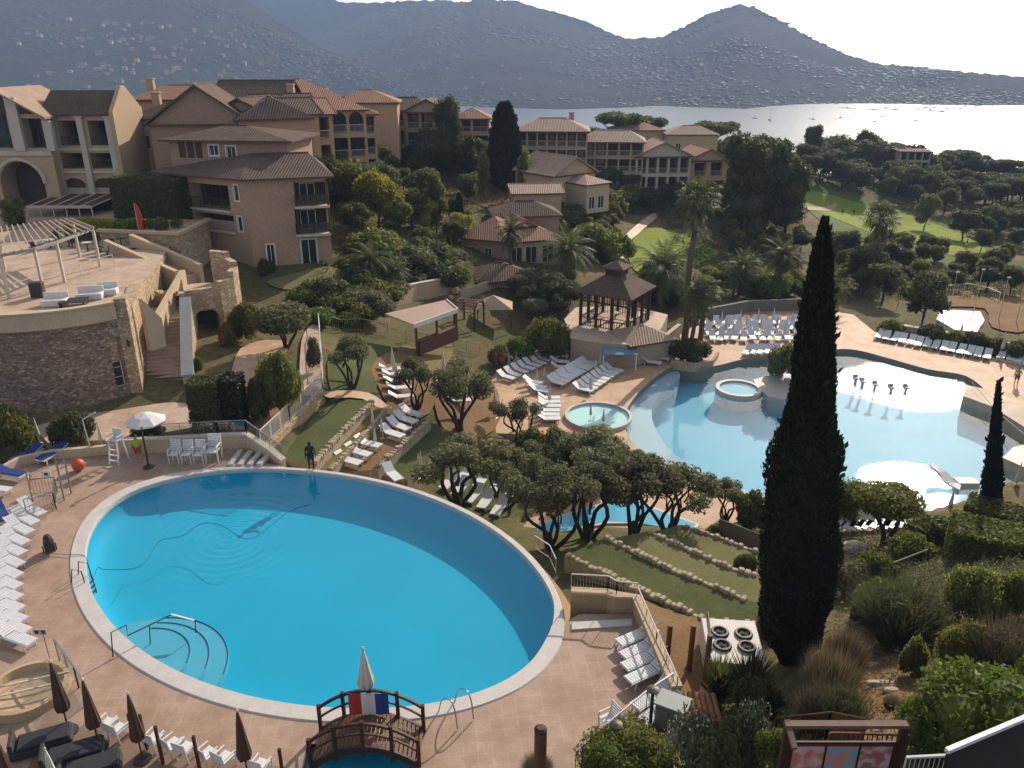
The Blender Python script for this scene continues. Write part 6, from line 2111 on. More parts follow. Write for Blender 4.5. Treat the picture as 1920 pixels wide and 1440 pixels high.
skyline_wood(600, 700, [(600, 284), (640, 292), (700, 302)], 112, 6, H3, 'green tree under the loggia house, # of its row', 'trees under the loggia house', 34, 8)
def cover(name, poly, n, s, lm, seed, up=0.5, lift=0.0, h=0.6):
 r = random.Random(seed)
 us = [p[0] for p in poly]; vs_ = [p[1] for p in poly]
 W = [G(u, v) for u, v in poly]
 pl = [(w.x, w.y) for w in W]
 xs = [p[0] for p in pl]; ys = [p[1] for p in pl]
 cand = []
 while len(cand) < n:
  x, y = r.uniform(min(xs), max(xs)), r.uniform(min(ys), max(ys))
  if inside(pl, x, y):
   cand.append((x, y))
 Z = terrain_raw([c[0] for c in cand], [c[1] for c in cand])
 mb = MB()
 for (x, y), z in zip(cand, Z):
  c = Vector((x, y, z + lift))
  for _ in range(9):
   p = c + Vector((r.uniform(-1, 1) * s * 3, r.uniform(-1, 1) * s * 3, r.uniform(0, h)))
   leaf(mb, p, (Vector((0, 0, up)) + rdir(r)).normalized(), s * r.uniform(0.6, 1.4), 0.45, r)
 o = mb.build(name, lm)
 o['kind'] = 'stuff'
 return o
cover('hillside_undergrowth', [(1560, 1060), (1930, 1050), (1930, 1420), (1500, 1440), (1430, 1330), (1560, 1200)], 1500, 0.055, L_dry, 51, 0.6, 0, 0.25)
cover('hillside_scrub', [(1560, 1000), (1930, 960), (1930, 1290), (1760, 1300), (1560, 1130)], 1100, 0.07, L_grey, 52, 0.6, 0, 0.4)
cover('foreground_weeds', [(1060, 1480), (1240, 1345), (1330, 1310), (1520, 1330), (1520, 1500)], 900, 0.06, L_green, 53, 0.6, 0, 0.35)
cover('garden_undergrowth', [(640, 310), (940, 330), (1040, 400), (1060, 500), (900, 540), (700, 560), (560, 560), (630, 440)], 2600, 0.14, L_green, 54, 0.6, 0, 0.5)
cover('wood_undergrowth', [(1230, 390), (1500, 400), (1500, 560), (1240, 575), (1300, 500)], 1600, 0.16, L_dark, 55, 0.6, 0, 0.7)
cover('slope_undergrowth', [(1560, 470), (1920, 520), (1920, 560), (1700, 560), (1580, 570)], 1200, 0.16, L_dark, 56, 0.6, 0, 0.7)
cover('wood_floor', [(1500, 318), (1925, 350), (1925, 470), (1800, 440), (1640, 372), (1510, 350)], 2600, 0.28, L_dark, 57, 0.6, 0, 1.2)
cover('ridge_undergrowth', [(950, 310), (1380, 372), (1390, 410), (1240, 395), (1130, 400), (960, 350)], 1600, 0.2, L_dark, 58, 0.6, 0, 0.9)
cover('outer_scrub', [(1935, 900), (2300, 900), (2500, 1150), (2300, 1400), (1935, 1300)], 2600, 0.10, L_grey, 71, 0.6, 0, 0.5)
cover('outer_undergrowth', [(1930, 700), (2200, 760), (2300, 900), (1940, 890)], 900, 0.16, L_green, 72, 0.6, 0, 0.8)
# ================================================================== terraces, paths, lawns
def pz(pts, z):
 return [tuple(P(u, v, z)[:2]) for u, v in pts]
def drape(name, px, m, off=0.05, cuts=5):
 """a patch of turf or paving lying on the terrain"""
 W = [G(u, v) for u, v in px]
 W = [w for w in spline(W, 3, True)]
 bm = bmesh.new()
 vs_ = [bm.verts.new((w.x, w.y, 0)) for w in W]
 ed = [bm.edges.new((vs_[i], vs_[(i + 1) % len(vs_)])) for i in range(len(vs_))]
 bmesh.ops.triangle_fill(bm, use_beauty=True, edges=ed, normal=(0, 0, 1))
 for _ in range(cuts):
  e_ = [e for e in bm.edges if e.calc_length() > 1.6]
  if not e_:
   break
  bmesh.ops.subdivide_edges(bm, edges=e_, cuts=1)
  bmesh.ops.triangulate(bm, faces=bm.faces[:])
 Z = terrain_raw([v.co.x for v in bm.verts], [v.co.y for v in bm.verts])
 for v, z in zip(bm.verts, Z):
  v.co.z = z + off
 for f in bm.faces:
  f.normal_update()
  if f.normal.z < 0:
   f.normal_flip()
  f.smooth = True
 me_ = bpy.data.meshes.new(name)
 bm.to_mesh(me_); bm.free()
 me_.materials.append(m)
 o = bpy.data.objects.new(name, me_)
 COL.objects.link(o)
 return struct(o)
for i, (px, z) in enumerate(SLABS):
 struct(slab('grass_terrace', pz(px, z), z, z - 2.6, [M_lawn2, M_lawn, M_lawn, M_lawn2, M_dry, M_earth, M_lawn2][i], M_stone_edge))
def stone_row(label, px, z, w=0.34, h=0.28, seed=1, step=0.27, name='stone_edging', m=None):
 """a dry laid row of rough stones, one mesh"""
 r = random.Random(seed)
 W = [P(u, v, z) if z is not None else G(u, v) for u, v in px]
 mb = MB()
 o0 = W[0]
 for a, b in zip(W, W[1:]):
  d = b - a; L = d.length
  k = max(1, int(L / step))
  for i in range(k):
   p = a.lerp(b, (i + 0.5) / k) - o0
   ang_ = math.atan2(d.y, d.x) + r.uniform(-.12, .12)
   hh = h * r.uniform(0.6, 1.1)
   mb.box((p.x, p.y, p.z + hh / 2 - 0.12 + r.uniform(-.02, .02)), (L / k * r.uniform(0.8, 1.02), w * r.uniform(0.6, 1.15), hh), ang_)
 o = mb.build(name, m or M_stone_edge, None, False, 0.05)
 o.location = o0
 return tag(o, label, 'wall')
stone_row('rough stone edging along the near side of the lowest grass terrace', [(1062, 1043), (1200, 1106), (1330, 1168), (1420, 1172)], -1.7, 0.42, 0.34, 1)
stone_row('rough stone edging between the lowest and the second grass terrace', [(1135, 1009), (1250, 1065), (1400, 1126)], -1.7, 0.36, 0.34, 2)
stone_row('rough stone edging between the second and third grass terrace', [(1215, 997), (1290, 1031), (1372, 1067), (1420, 1080)], -2.4, 0.34, 0.32, 3)
stone_row('thin stone edging at the far side of the third grass terrace', [(1275, 985), (1340, 1006), (1430, 1040)], -3.1, 0.3, 0.3, 4)
stone_row('pale stone edging right of the shaded lawn below the path', [(698, 753), (640, 812), (588, 870)], -0.9, 0.40, 0.34, 5)
stone_row('stone edging along the dry grass strip left of the middle loungers', [(724, 768), (670, 828), (618, 882)], -1.6, 0.30, 0.28, 6)
stone_row('stone edging right of the middle terrace loungers', [(806, 788), (757, 832), (708, 876)], -2.3, 0.42, 0.36, 7)
drape('golf_green', [(1178, 470), (1200, 436), (1238, 428), (1290, 445), (1330, 462), (1345, 480), (1290, 500), (1230, 515), (1190, 508)], M_golf, 0.10)
drape('golf_fairway', [(1496, 366), (1540, 362), (1620, 384), (1720, 408), (1800, 438), (1850, 470), (1820, 484), (1740, 470), (1660, 448), (1590, 420), (1530, 396)], M_golf, 0.12)
drape('rough_fairway', [(1500, 362), (1600, 362), (1760, 415), (1860, 468), (1800, 505), (1660, 480), (1560, 440)], M_fair, 0.06)
drape('sand_bunker', [(1510, 388), (1560, 384), (1566, 392), (1520, 396)], mat('bunker_sand', (0.42, 0.32, 0.21), (0.36, 0.27, 0.18), 0.5, 0.95), 0.2)
drape('small_lawn', [(500, 530), (560, 512), (640, 505), (650, 520), (560, 545)], M_lawn, 0.07)
drape('garden_lawn', [(700, 540), (760, 515), (830, 520), (890, 530), (880, 552), (790, 548), (720, 575)], M_dry, 0.07)
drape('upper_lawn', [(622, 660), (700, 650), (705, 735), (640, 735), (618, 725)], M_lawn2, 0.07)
drape('dry_lawn', [(745, 655), (800, 640), (850, 650), (830, 690), (780, 700)], M_dry, 0.07)
drape('earth_slope', [(696, 690), (742, 660), (800, 690), (815, 760), (770, 790), (735, 775)], M_earth, 0.09)
drape('earth_path', [(812, 690), (860, 700), (925, 720), (935, 790), (890, 830), (840, 815), (815, 760)], M_earth, 0.11)
drape('earth_bank', [(1075, 1068), (1140, 1092), (1240, 1142), (1320, 1178), (1310, 1300), (1270, 1310), (1225, 1190), (1190, 1118), (1085, 1090)], M_earth, 0.07)
drape('bare_earth', [(1600, 1270), (1680, 1228), (1790, 1250), (1860, 1285), (1760, 1330), (1690, 1400), (1600, 1380)], M_earth, 0.06)
drape('bare_garden_patch', [(800, 322), (880, 330), (960, 362), (930, 392), (860, 372), (800, 352)], M_earth, 0.08)
drape('ridge_lawn', [(690, 300), (800, 290), (880, 308), (800, 322), (720, 318)], M_dry, 0.08)
drape('winding_path', [(1155, 478), (1160, 455), (1195, 422), (1222, 402), (1232, 408), (1210, 428), (1176, 458), (1172, 480), (1165, 500), (1156, 495)], M_pale, 0.16)
drape('garden_path', [(562, 722), (572, 625), (596, 610), (602, 640), (606, 730), (585, 745)], M_pale, 0.14)
drape('ramp_path', [(432, 722), (452, 655), (500, 640), (545, 648), (505, 690), (468, 716), (445, 770)], M_bdeck, 0.12)
drape('earth_bed', [(470, 806), (560, 728), (594, 738), (505, 838)], M_earth, 0.10)
struct(slab('forecourt', pz([(60, 800), (180, 770), (250, 752), (350, 742), (392, 700), (420, 715), (372, 760), (365, 800), (250, 822), (90, 830)], 0.16), 0.16, -0.4, M_pale, M_cream))
drape('terrace_path', [(612, 738), (690, 740), (740, 772), (800, 792), (788, 800), (730, 782), (680, 752), (618, 750)], M_bdeck, 0.18)
drape('concrete_yard', [(1232, 1290), (1300, 1272), (1340, 1330), (1290, 1360), (1250, 1345)], M_bdeck, 0.06)
ch = pz([(960, 1008), (1052, 968), (1120, 948), (1182, 930), (1218, 950), (1312, 986), (1300, 1002), (1205, 984), (1140, 984), (1052, 1000), (985, 1018)], BZ)
mb = MB(); mb.prism(ch, BZ - 0.3, BZ + 0.12); struct(mb.build('channel_kerb', M_coping))
c0_ = Vector((sum(p[0] for p in ch) / len(ch), sum(p[1] for p in ch) / len(ch)))
ch2 = [tuple(Vector(p) + (c0_ - Vector(p)).normalized() * 0.25) for p in ch]
mb = MB(); mb.prism(ch2, BZ, BZ + 0.125); struct(mb.build('channel_floor', M_paleblue))
sheet('channel_water', ch2, BZ + 0.15, water_mat('channel_water', (0.75, 0.95, 1.0), [], 0.012, 0.03, 2.5))
struct(slab('lagoon_platform', pz([(1880, 858), (1900, 838), (1960, 826), (2060, 830), (2060, 880), (1930, 880)], WZ + 0.7), WZ + 0.7, -7.3, M_coping, M_pale))
struct(slab('lagoon_wall', pz([(1806, 742), (1812, 722), (1862, 732), (1940, 770), (2060, 812), (2060, 838), (1920, 800), (1860, 762)], WZ + 0.75), WZ + 0.75, -7.3, M_pale, M_pale))
# ================================================================== walls and railings
def wall(label, pts, w, h, m, cap=None, name='low_wall', base=0.8):
 """pts: 3-D points of the foot; h: height or list"""
 pts = [Vector(p) for p in pts]
 o0 = pts[0].copy()
 hs = h if isinstance(h, (list, tuple)) else [h] * len(pts)
 t = thing(name, label, 'wall', o0) if cap else None
 n = len(pts)
 L_, R_ = [], []
 for i in range(n):
  d = (pts[min(i + 1, n - 1)] - pts[max(i - 1, 0)]); d.z = 0; d.normalize()
  s = Vector((-d.y, d.x, 0)) * w / 2
  L_.append(pts[i] - o0 + s); R_.append(pts[i] - o0 - s)
 def body(z0f, z1f, ww):
  mb = MB()
  for i in range(n - 1):
   q = []
   for (A, k) in ((L_, i), (R_, i), (R_, i + 1), (L_, i + 1)):
    c = (L_[k] + R_[k]) / 2
    q.append(c + (A[k] - c) * ww)
   ks = (i, i, i + 1, i + 1)
   b = [Vector((p.x, p.y, p.z + z0f(k))) for p, k in zip(q, ks)]
   tp = [Vector((p.x, p.y, p.z + z1f(k))) for p, k in zip(q, ks)]
   mb.add(b + tp, [(0, 1, 2, 3)[::-1] if False else (3, 2, 1, 0), (4, 5, 6, 7), (0, 1, 5, 4), (1, 2, 6, 5), (2, 3, 7, 6), (3, 0, 4, 7)])
  return mb
 o = body(lambda k: -base, lambda k: hs[k], 1.0).build('wall' if cap else name, m, t)
 if cap:
  body(lambda k: hs[k], lambda k: hs[k] + 0.09, 1.25).build('coping', cap, t)
  return t
 o.location = o0
 return tag(o, label, 'wall')
def railing(label, pts, h=1.05, m=None, bars=0.13, post=1.6, r=0.02, name='railing', glass=None):
 pts = [Vector(p) for p in pts]
 o0 = pts[0].copy()
 t = thing(name, label, 'railing', o0)
 top, inf_ = MB(), MB()
 for a, b in zip(pts, pts[1:]):
  a, b = a - o0, b - o0
  Z = Vector((0, 0, h))
  top.bar(a + Z, b + Z, 0.055, 0.045)
  L = (b - a).length
  n = max(1, round(L / post))
  for i in range(n + 1):
   MB().box(a.lerp(b, i / n) + Z / 2, (r * 2.2, r * 2.2, h - 0.02)).build('post', m or M_white, t)
  if glass:
   for i in range(n):
    p, q = a.lerp(b, (i + 0.04) / n), a.lerp(b, (i + 0.96) / n)
    inf_.bar(p + Z * 0.5, q + Z * 0.5, 0.012, h * 0.78)
  else:
   inf_.bar(a + Z * 0.12, b + Z * 0.12, 0.03, 0.03)
   n = max(1, round(L / bars))
   for i in range(1, n):
    inf_.box(a.lerp(b, i / n) + Z * 0.55, (r * 0.8, r * 0.8, h * 0.85))
 top.build('top_rail', m or M_white, t)
 inf_.build('glass_panels' if glass else 'bars', glass or m or M_white, t)
 return t
def glass_mat():
 m, nt, out = nodes_of('fence_glass')
 tr = N(nt, 'ShaderNodeBsdfTransparent'); tr.inputs[0].default_value = (0.85, 0.9, 0.9, 1)
 gl = N(nt, 'ShaderNodeBsdfGlossy', inp={'Roughness': 0.05})
 mx = N(nt, 'ShaderNodeMixShader', inp={0: 0.10})
 nt.links.new(tr.outputs[0], mx.inputs[1]); nt.links.new(gl.outputs[0], mx.inputs[2]); nt.links.new(mx.outputs[0], out.inputs[0])
 return m
M_fglass = glass_mat()
pth = [G(492, 852), G(545, 800), G(606, 738), G(604, 690), G(601, 640), G(599, 612)]
wall('pale stone wall carrying the long white railing beside the shaded lawn', [p + Vector((0, 0, -0.2)) for p in pth[:3]], 0.3, 0.55, M_stone_l, None, 'path_wall', 1.6)
railing('long white railing climbing beside the shaded lawn', [p + Vector((0, 0, 0.35)) for p in pth[:3]], 1.25, M_white, 0.14, 1.5, 0.026)
railing('white railing along the upper path between hedge and lawn', pth[2:], 1.15, M_white, 0.16, 1.5, 0.026)
railing('wavy grey railing left above the upper lawn', [G(604, 610), G(640, 622), G(680, 620), G(728, 630)], 1.1, M_steel, 0.2, 1.8, 0.02)
railing('wavy grey railing right above the dry lawn', [G(762, 640), G(800, 648), G(850, 652), G(900, 665)], 1.1, M_steel, 0.2, 1.8, 0.02)
lw = [P(205, 850, 0), P(320, 846, 0), P(412, 840, 0), P(466, 838, 0), P(508, 858, 0), P(532, 867, 0)]
wall('low cream wall behind the white chairs at the back of the oval deck', lw, 0.32, [0.85, 0.85, 0.85, 0.85, 0.55, 0.12], M_cream, M_trim, 'low_wall', 1.2)
railing('glass railing on the low cream wall', [P(310, 846, 0) + Vector((0, 0, 0.94)), P(412, 840, 0) + Vector((0, 0, 0.94)), P(466, 838, 0) + Vector((0, 0, 0.94)), P(530, 866, 0) + Vector((0, 0, 0.25))], 0.85, M_steel, 0.14, 1.2, 0.015, 'railing', M_fglass)
wall('low wall left of the lifeguard chair', [P(-30, 912, 0), P(40, 872, 0), P(98, 860, 0), P(205, 850, 0)], 0.28, 0.55, M_cream, None, 'low_wall', 1.0)
struct(slab('shaded_deck_sheet', pz([(170, 1350), (330, 1405), (540, 1440), (560, 1520), (0, 1600), (60, 1420)], 0.012), 0.012, -0.1, mat('deck_shadow_brown', (0.25, 0.165, 0.115), (0.20, 0.13, 0.09), 1.2, 0.8, bump=0.2), M_brwood))  # brown deck sheet, its darker tone standing in for shadow bands
stp = thing('deck_steps', 'short flight of pale steps from the oval deck to the lawn', 'steps', P(470, 872, 0))
mb = MB()
for k in range(4):
 a, b = P(432 + 18 * k, 874 + 0.5 * k, 0) - stp.location, P(452 + 18 * k, 846 + 3 * k, 0) - stp.location
 mb.bar(a + Vector((0, 0, 0.06 + 0.02 * k)), b + Vector((0, 0, 0.06 + 0.02 * k)), 0.30, 0.14 + 0.02 * k)
mb.build('treads', M_coping, stp)
ow = [P(1070, 1128, 0), P(1138, 1132, 0), P(1154, 1142, 0), P(1192, 1146, 0), P(1228, 1232, 0), P(1266, 1322, 0)]
wall('ochre wall round the right hand corner of the oval deck', ow, 0.34, [0.55, 0.55, 0.7, 0.7, 0.75, 0.8], M_render, M_cream, 'low_wall', 2.0)
railing('cream railing on the ochre wall by the overflow edge', [p + Vector((0, 0, 0.64)) for p in ow[:4]], 0.8, M_trim, 0.13, 1.2, 0.016)
railing('cream railing on the ochre wall beside the right hand loungers', [p + Vector((0, 0, 0.84)) for p in ow[3:]], 0.45, M_trim, 0.5, 1.5, 0.02)
ie = [(rim(t, -0.55)) for t in THS if R(64) <= t <= R(158)]
gut = MB()
for t0_, t1_ in zip([t for t in THS if R(53) <= t <= R(162)], [t for t in THS if R(53) <= t <= R(162)][1:]):
 a, b, c, d = rim(t0_, -0.10), rim(t1_, -0.10), rim(t1_, -0.75), rim(t0_, -0.75)
 gut.add([a + (-1.05,), b + (-1.05,), c + (-1.0,), d + (-1.0,), d + (-3.6,), c + (-3.6,)], [(0, 1, 2, 3), (3, 2, 5, 4)])
struct(gut.build('overflow_gutter', M_render))
railing('short grey railing below the overflow edge of the oval pool', [P(1002, 1030, -0.9), P(1030, 1048, -1.0), P(1042, 1075, -0.9)], 0.8, M_steel, 0.4, 1.0, 0.016)
struct(slab('white_step', pz([(1072, 1166), (1184, 1160), (1186, 1172), (1072, 1180)], 0.08), 0.08, -0.1, M_coping, M_coping))
fp = [P(1078, 1462, 0), P(1148, 1398, 0), P(1210, 1345, 0), P(1258, 1312, 0)]
railing('dark wire fence with steel top rail at the right end of the oval deck', fp, 1.25, M_steel, 0.12, 2.2, 0.012)
for u, vb, vt, lab in ((1150, 1440, 1362, 'dark lamp post at the lower fence, left one'), (1217, 1382, 1296, 'dark lamp post at the lower fence, right one')):
 b = P(u, vb, 0); t = thing('garden_light', lab, 'lamp', b)
 h = top_height(b, vt)
 MB().box((0, 0, h / 2), (0.10, 0.10, h)).build('post', M_dkmetal, t)
 MB().lathe([(0.06, 0), (0.22, 0.04), (0.22, 0.09), (0.05, 0.14)], 10, (0, 0, h)).build('lamp_head', M_dkmetal, t)
ub = P(1258, 1362, 0)
t = thing('utility_cabinet', 'grey green utility cabinet at the corner of the ochre wall', 'cabinet', ub, R(-28))
MB().box((0, 0, 0.55), (1.05, 0.75, 1.1)).build('body', mat('cabinet_green', (0.22, 0.26, 0.24), (0.18, 0.22, 0.20), 2, 0.6), t, False, 0.02)
MB().box((0, 0, 1.14), (1.15, 0.85, 0.07)).build('lid', mat('cabinet_lid', (0.33, 0.37, 0.35), (0.28, 0.32, 0.30), 2, 0.6), t, False, 0.015)
mb = MB(); mb.box((-0.27, -0.39, 0.55), (0.44, 0.02, 0.9)); mb.box((0.27, -0.39, 0.55), (0.44, 0.02, 0.9)); mb.build('doors', M_fair and MATS['cabinet_green'], t)
t = thing('tiled_roof_ledge', 'small terracotta tiled lean to roof beside the utility cabinet', 'roof', P(1300, 1345, -0.1), R(-4))
mb = MB()
for k in range(8):
 x = -0.75 + k * 0.21
 mb.tube([(x, 0.55, 0.62), (x + 0.12, -0.5, 0.30)], 0.105, 8)
mb.build('tiles', mat('terracotta', (0.42, 0.20, 0.10), (0.34, 0.16, 0.08), 3, 0.85), t)
mb = MB(); mb.box((0, 0.05, 0.12), (1.5, 0.9, 0.24)); mb.build('wall', M_render, t)
# ================================================================== sun loungers
M_bluefab = mat('blue_canvas', (0.018, 0.05, 0.22), (0.014, 0.038, 0.17), 3, 0.85)
M_greyfab = mat('grey_wicker', (0.05, 0.05, 0.055), (0.035, 0.035, 0.04), 5, 0.8, bump=0.3)
def make_lounger(label, cushion=None, loc=(0, 0, 0), slats=True, back_ang=32):
 t = thing('sun_lounger', label, 'sun lounger', loc)
 mb = MB()   # local: foot at -y, head at +y, total 1.9 m
 for x in (-0.31, 0.31):
  mb.bar((x, -0.95, 0.33), (x, 0.95, 0.33), 0.055, 0.07)
 for y in (-0.93, 0.3, 0.92):
  mb.bar((-0.28, y, 0.33), (0.28, y, 0.33), 0.05, 0.05)
 mb.build('frame', M_wplastic, t)
 mb = MB()
 for k in range(11):
  mb.box((0, -0.88 + k * 0.115, 0.372), (0.56, 0.095, 0.025))
 mb.build('seat', M_wplastic, t)
 ca, sa = math.cos(R(back_ang)), math.sin(R(back_ang))
 mb = MB()
 M_ = Matrix.Rotation(R(back_ang), 3, 'X')
 for k in range(6):
  s = 0.06 + k * 0.112
  mb.box((0, 0.34 + s * ca, 0.385 + s * sa), (0.56, 0.094, 0.025), M=M_)
 for x in (-0.29, 0.29):
  mb.bar((x, 0.34, 0.375), (x, 0.34 + 0.72 * ca, 0.375 + 0.72 * sa), 0.05, 0.045)
 mb.build('backrest', M_wplastic, t)
 for x in (-0.30, 0.30):
  for y in (-0.72, 0.62):
   MB().bar((x, y, 0.30), (x * 1.03, y + (0.06 if y > 0 else -0.06), 0.0), 0.05, 0.05).build('leg', M_wplastic, t)
 if cushion:
  mb = MB()
  mb.box((0, -0.30, 0.43), (0.60, 1.26, 0.07))
  mb.box((0, 0.34 + 0.36 * ca - 0.03, 0.435 + 0.36 * sa), (0.60, 0.74, 0.07), M=M_)
  mb.build('mattress', cushion, t, False, 0.02)
 return t
L_white = L_blue = L_far = None
def lounger(loc, head, label, group, kind='white'):
 """loc: middle on the ground; head: direction (x, y) of the head end"""
 global L_white, L_blue, L_far
 rz = math.atan2(head[1], head[0]) - PI / 2
 if kind == 'white':
  if L_white is None:
   L_white = make_lounger(label)
   r = L_white; r.location = loc; r.rotation_euler = (0, 0, rz); r['group'] = group
   return r
  return dup(L_white, loc, rz, label, group)
 if kind == 'blue':
  if L_blue is None:
   L_blue = make_lounger(label, M_bluefab, back_ang=18)
   r = L_blue; r.location = loc; r.rotation_euler = (0, 0, rz); r['group'] = group
   return r
  return dup(L_blue, loc, rz, label, group)
 if L_far is None:   # a whole lounger in one mesh where its parts are too small to tell
  mb = MB()
  mb.box((0, -0.31, 0.33), (0.66, 1.3, 0.09))
  M_ = Matrix.Rotation(R(35), 3, 'X')
  mb.box((0, 0.33 + 0.31, 0.34 + 0.22), (0.66, 0.76, 0.06), M=M_)
  for x in (-0.29, 0.29):
   for y in (-0.8, 0.62):
    mb.box((x, y, 0.145), (0.06, 0.06, 0.29))
  L_far = mb.build('sun_lounger', M_wplastic)
  tag(L_far, label, 'sun lounger', group)
  L_far.location = loc; L_far.rotation_euler = (0, 0, rz)
  return L_far
 o = dup(L_far, loc, rz, label, group)
 return o
def row(p0, p1, n, head, z, fmt, group, kind='far', a='left', b='right', wob=0.06):
 """n loungers with their middles from pixel p0 to p1; head: pixel direction of the head end from the middle of the row"""
 A, B = (P(p0[0], p0[1], z), P(p1[0], p1[1], z)) if z is not None else (G(*p0), G(*p1))
 m_ = ((p0[0] + p1[0]) / 2, (p0[1] + p1[1]) / 2)
 zz = z if z is not None else A.z
 C_, D_ = P(m_[0], m_[1], zz), P(m_[0] + head[0], m_[1] + head[1], zz)
 h = (D_.x - C_.x, D_.y - C_.y)
 out = []
 for i in range(n):
  t = i / max(1, n - 1)
  p = A.lerp(B, t)
  if z is None:
   p.z = gz(p.x, p.y) + 0.04
  p = p + Vector((random.uniform(-1, 1) * wob, random.uniform(-1, 1) * wob, 0.01))
  jit = random.uniform(-1.2, 1.2) * wob
  hh = (h[0] * math.cos(jit) - h[1] * math.sin(jit), h[0] * math.sin(jit) + h[1] * math.cos(jit))
  out.append(lounger(p, hh, fmt, group, kind))
 order_label(out, fmt, a, b)
 return out
feet = [(82, 975), (70, 992), (60, 1010), (52, 1030), (46, 1050), (42, 1071), (39, 1092), (38, 1113), (39, 1134), (42, 1155), (47, 1176), (54, 1197), (64, 1218)]
fw = [P(u, v, 0) for u, v in feet]
out = []
for i, p in enumerate(fw):
 u, v = feet[i]
 q = P(u - 38, v - 20 + 6 * i / 12, 0)
 hd = (q - p).normalized()
 o_ = lounger(p + hd * 0.95, hd, '', 'white loungers along the left of the oval pool', 'white')
 o_.scale = (0.8, 1, 1)
 out.append(o_)
order_label(out, 'white lounger along the oval pool deck, # of its row', 'far end', 'near end')
for u, v, hd, lab in ((52, 862, (20, -10), 'blue mattress lounger in the middle of the three near the low wall'), (100, 860, (18, -10), 'blue mattress lounger beside the orange ball'), (22, 897, (-25, -4), 'blue mattress lounger nearest the left edge and the deck'), (5, 975, (-10, -16), 'blue lounger cut by the left edge above the white row')):
 p = P(u, v, 0.01); q = P(u + hd[0], v + hd[1], 0)
 lounger(p, (q.x - p.x, q.y - p.y), lab, 'blue loungers left of the oval pool', 'blue')
p = P(-8, 925, 0.01); lounger(p, (-1, 0.2), 'white lounger cut by the left edge below the blue ones', None or 'loose white loungers', 'white')
WCH = []
row((1194, 1204), (1216, 1272), 4, (26, -13), 0.0, 'white lounger beside the ochre wall, # of four', 'white loungers beside the ochre wall', 'white', 'far end', 'near end')
row((1222, 1318), (1236, 1345), 2, (22, -14), 0.0, 'white lounger behind the lower fence, # of two', 'white loungers behind the lower fence', 'white', 'far end', 'near end')
row((690, 884), (738, 898), 2, (-8, -8), -2.9, 'lounger peeping over the overflow edge, # of two', 'loungers peeping over the overflow edge', 'far')
row((735, 700), (752, 752), 5, (-34, 2), None, 'lounger on the upper earth terrace, # of five', 'loungers on the upper earth terrace', 'far', 'far end', 'near end')
row((838, 728), (860, 758), 4, (-30, 0), None, 'white lounger behind the tall olive, # of four', 'loungers behind the tall olive', 'far', 'far end', 'near end')
row((772, 781), (738, 820), 4, (-30, -10), -2.28, 'white lounger on the middle terrace, # of four', 'loungers on the middle terrace', 'far', 'far end', 'near end')
row((692, 840), (654, 872), 3, (-28, -8), -2.28, 'white lounger low on the middle terrace, # of three', 'loungers at the lower end of the middle terrace', 'far', 'far end', 'near end')
row((842, 912), (936, 960), 5, (12, -16), None, 'white lounger on the strip below the overflow edge, # of five', 'loungers below the overflow edge', 'far')
row((872, 898), (962, 928), 4, (12, -14), None, 'white lounger in the upper row below the broad olive, # of four', 'loungers below the broad olive', 'far')
row((950, 712), (1030, 672), 8, (-26, -8), BZ, 'white lounger in the back row left of the lagoon, # of eight', 'back row left of the lagoon', 'far')
row((1042, 722), (1112, 682), 10, (-26, -8), BZ, 'shaded lounger in the crowded lagoon row, # of its row', 'crowded row left of the lagoon', 'far')
row((1092, 736), (1150, 698), 8, (-26, -6), BZ, 'white lounger in the front row left of the lagoon, # of eight', 'front row left of the lagoon', 'far')
row((1030, 752), (1028, 792), 6, (-28, 0), BZ, 'lounger in the file by the wading pool, # of six', 'short file left of the wading pool', 'far', 'far end', 'near end')
row((1000, 722), (1012, 738), 3, (-26, -4), BZ, 'loose white lounger left of the crowded row, # of three', 'loose loungers left of the crowded row', 'far')
row((1048, 672), (1052, 694), 3, (-24, -2), BZ, 'lounger between back row and crowded row, # of three', 'loungers between the rows', 'far', 'far end', 'near end')
row((1648, 634), (1850, 672), 14, (8, -12), BZ, 'white lounger in the long row beyond the lagoon, # of its row', 'long row beyond the lagoon', 'far')
row((1878, 672), (1925, 683), 4, (8, -12), BZ, 'white lounger at the right edge beyond the lagoon, # of four', 'loungers at the right edge beyond the lagoon', 'far')
for k, (v, n_) in enumerate(((608, 12), (618, 12), (628, 12), (638, 11))):
 row((1328 + 2 * k, v), (1490, v - 1), n_, (0, -10), BZ, 'lounger in the %s row of the sunbathing terrace, # of its row' % ('back', 'second', 'third', 'front')[k], 'loungers on the sunbathing terrace', 'far', wob=0.24)
row((1400, 664), (1452, 662), 5, (8, -9), BZ, 'white lounger at the far lagoon rim, # of five', 'loungers at the lagoon rim', 'far')
row((1575, 988), (1690, 985), 8, (14, -16), -5.4, 'white lounger on the near shore of the lagoon, # of eight', 'loungers on the near shore of the lagoon', 'far')
row((1080, 932), (1150, 915), 4, (10, -14), BZ, 'white lounger behind the terrace olives, # of four', 'loungers behind the terrace olives', 'far')
row((1252, 668), (1222, 684), 3, (-24, -3), BZ, 'white lounger under the ramp wall, # of three', 'loungers under the ramp wall', 'far')
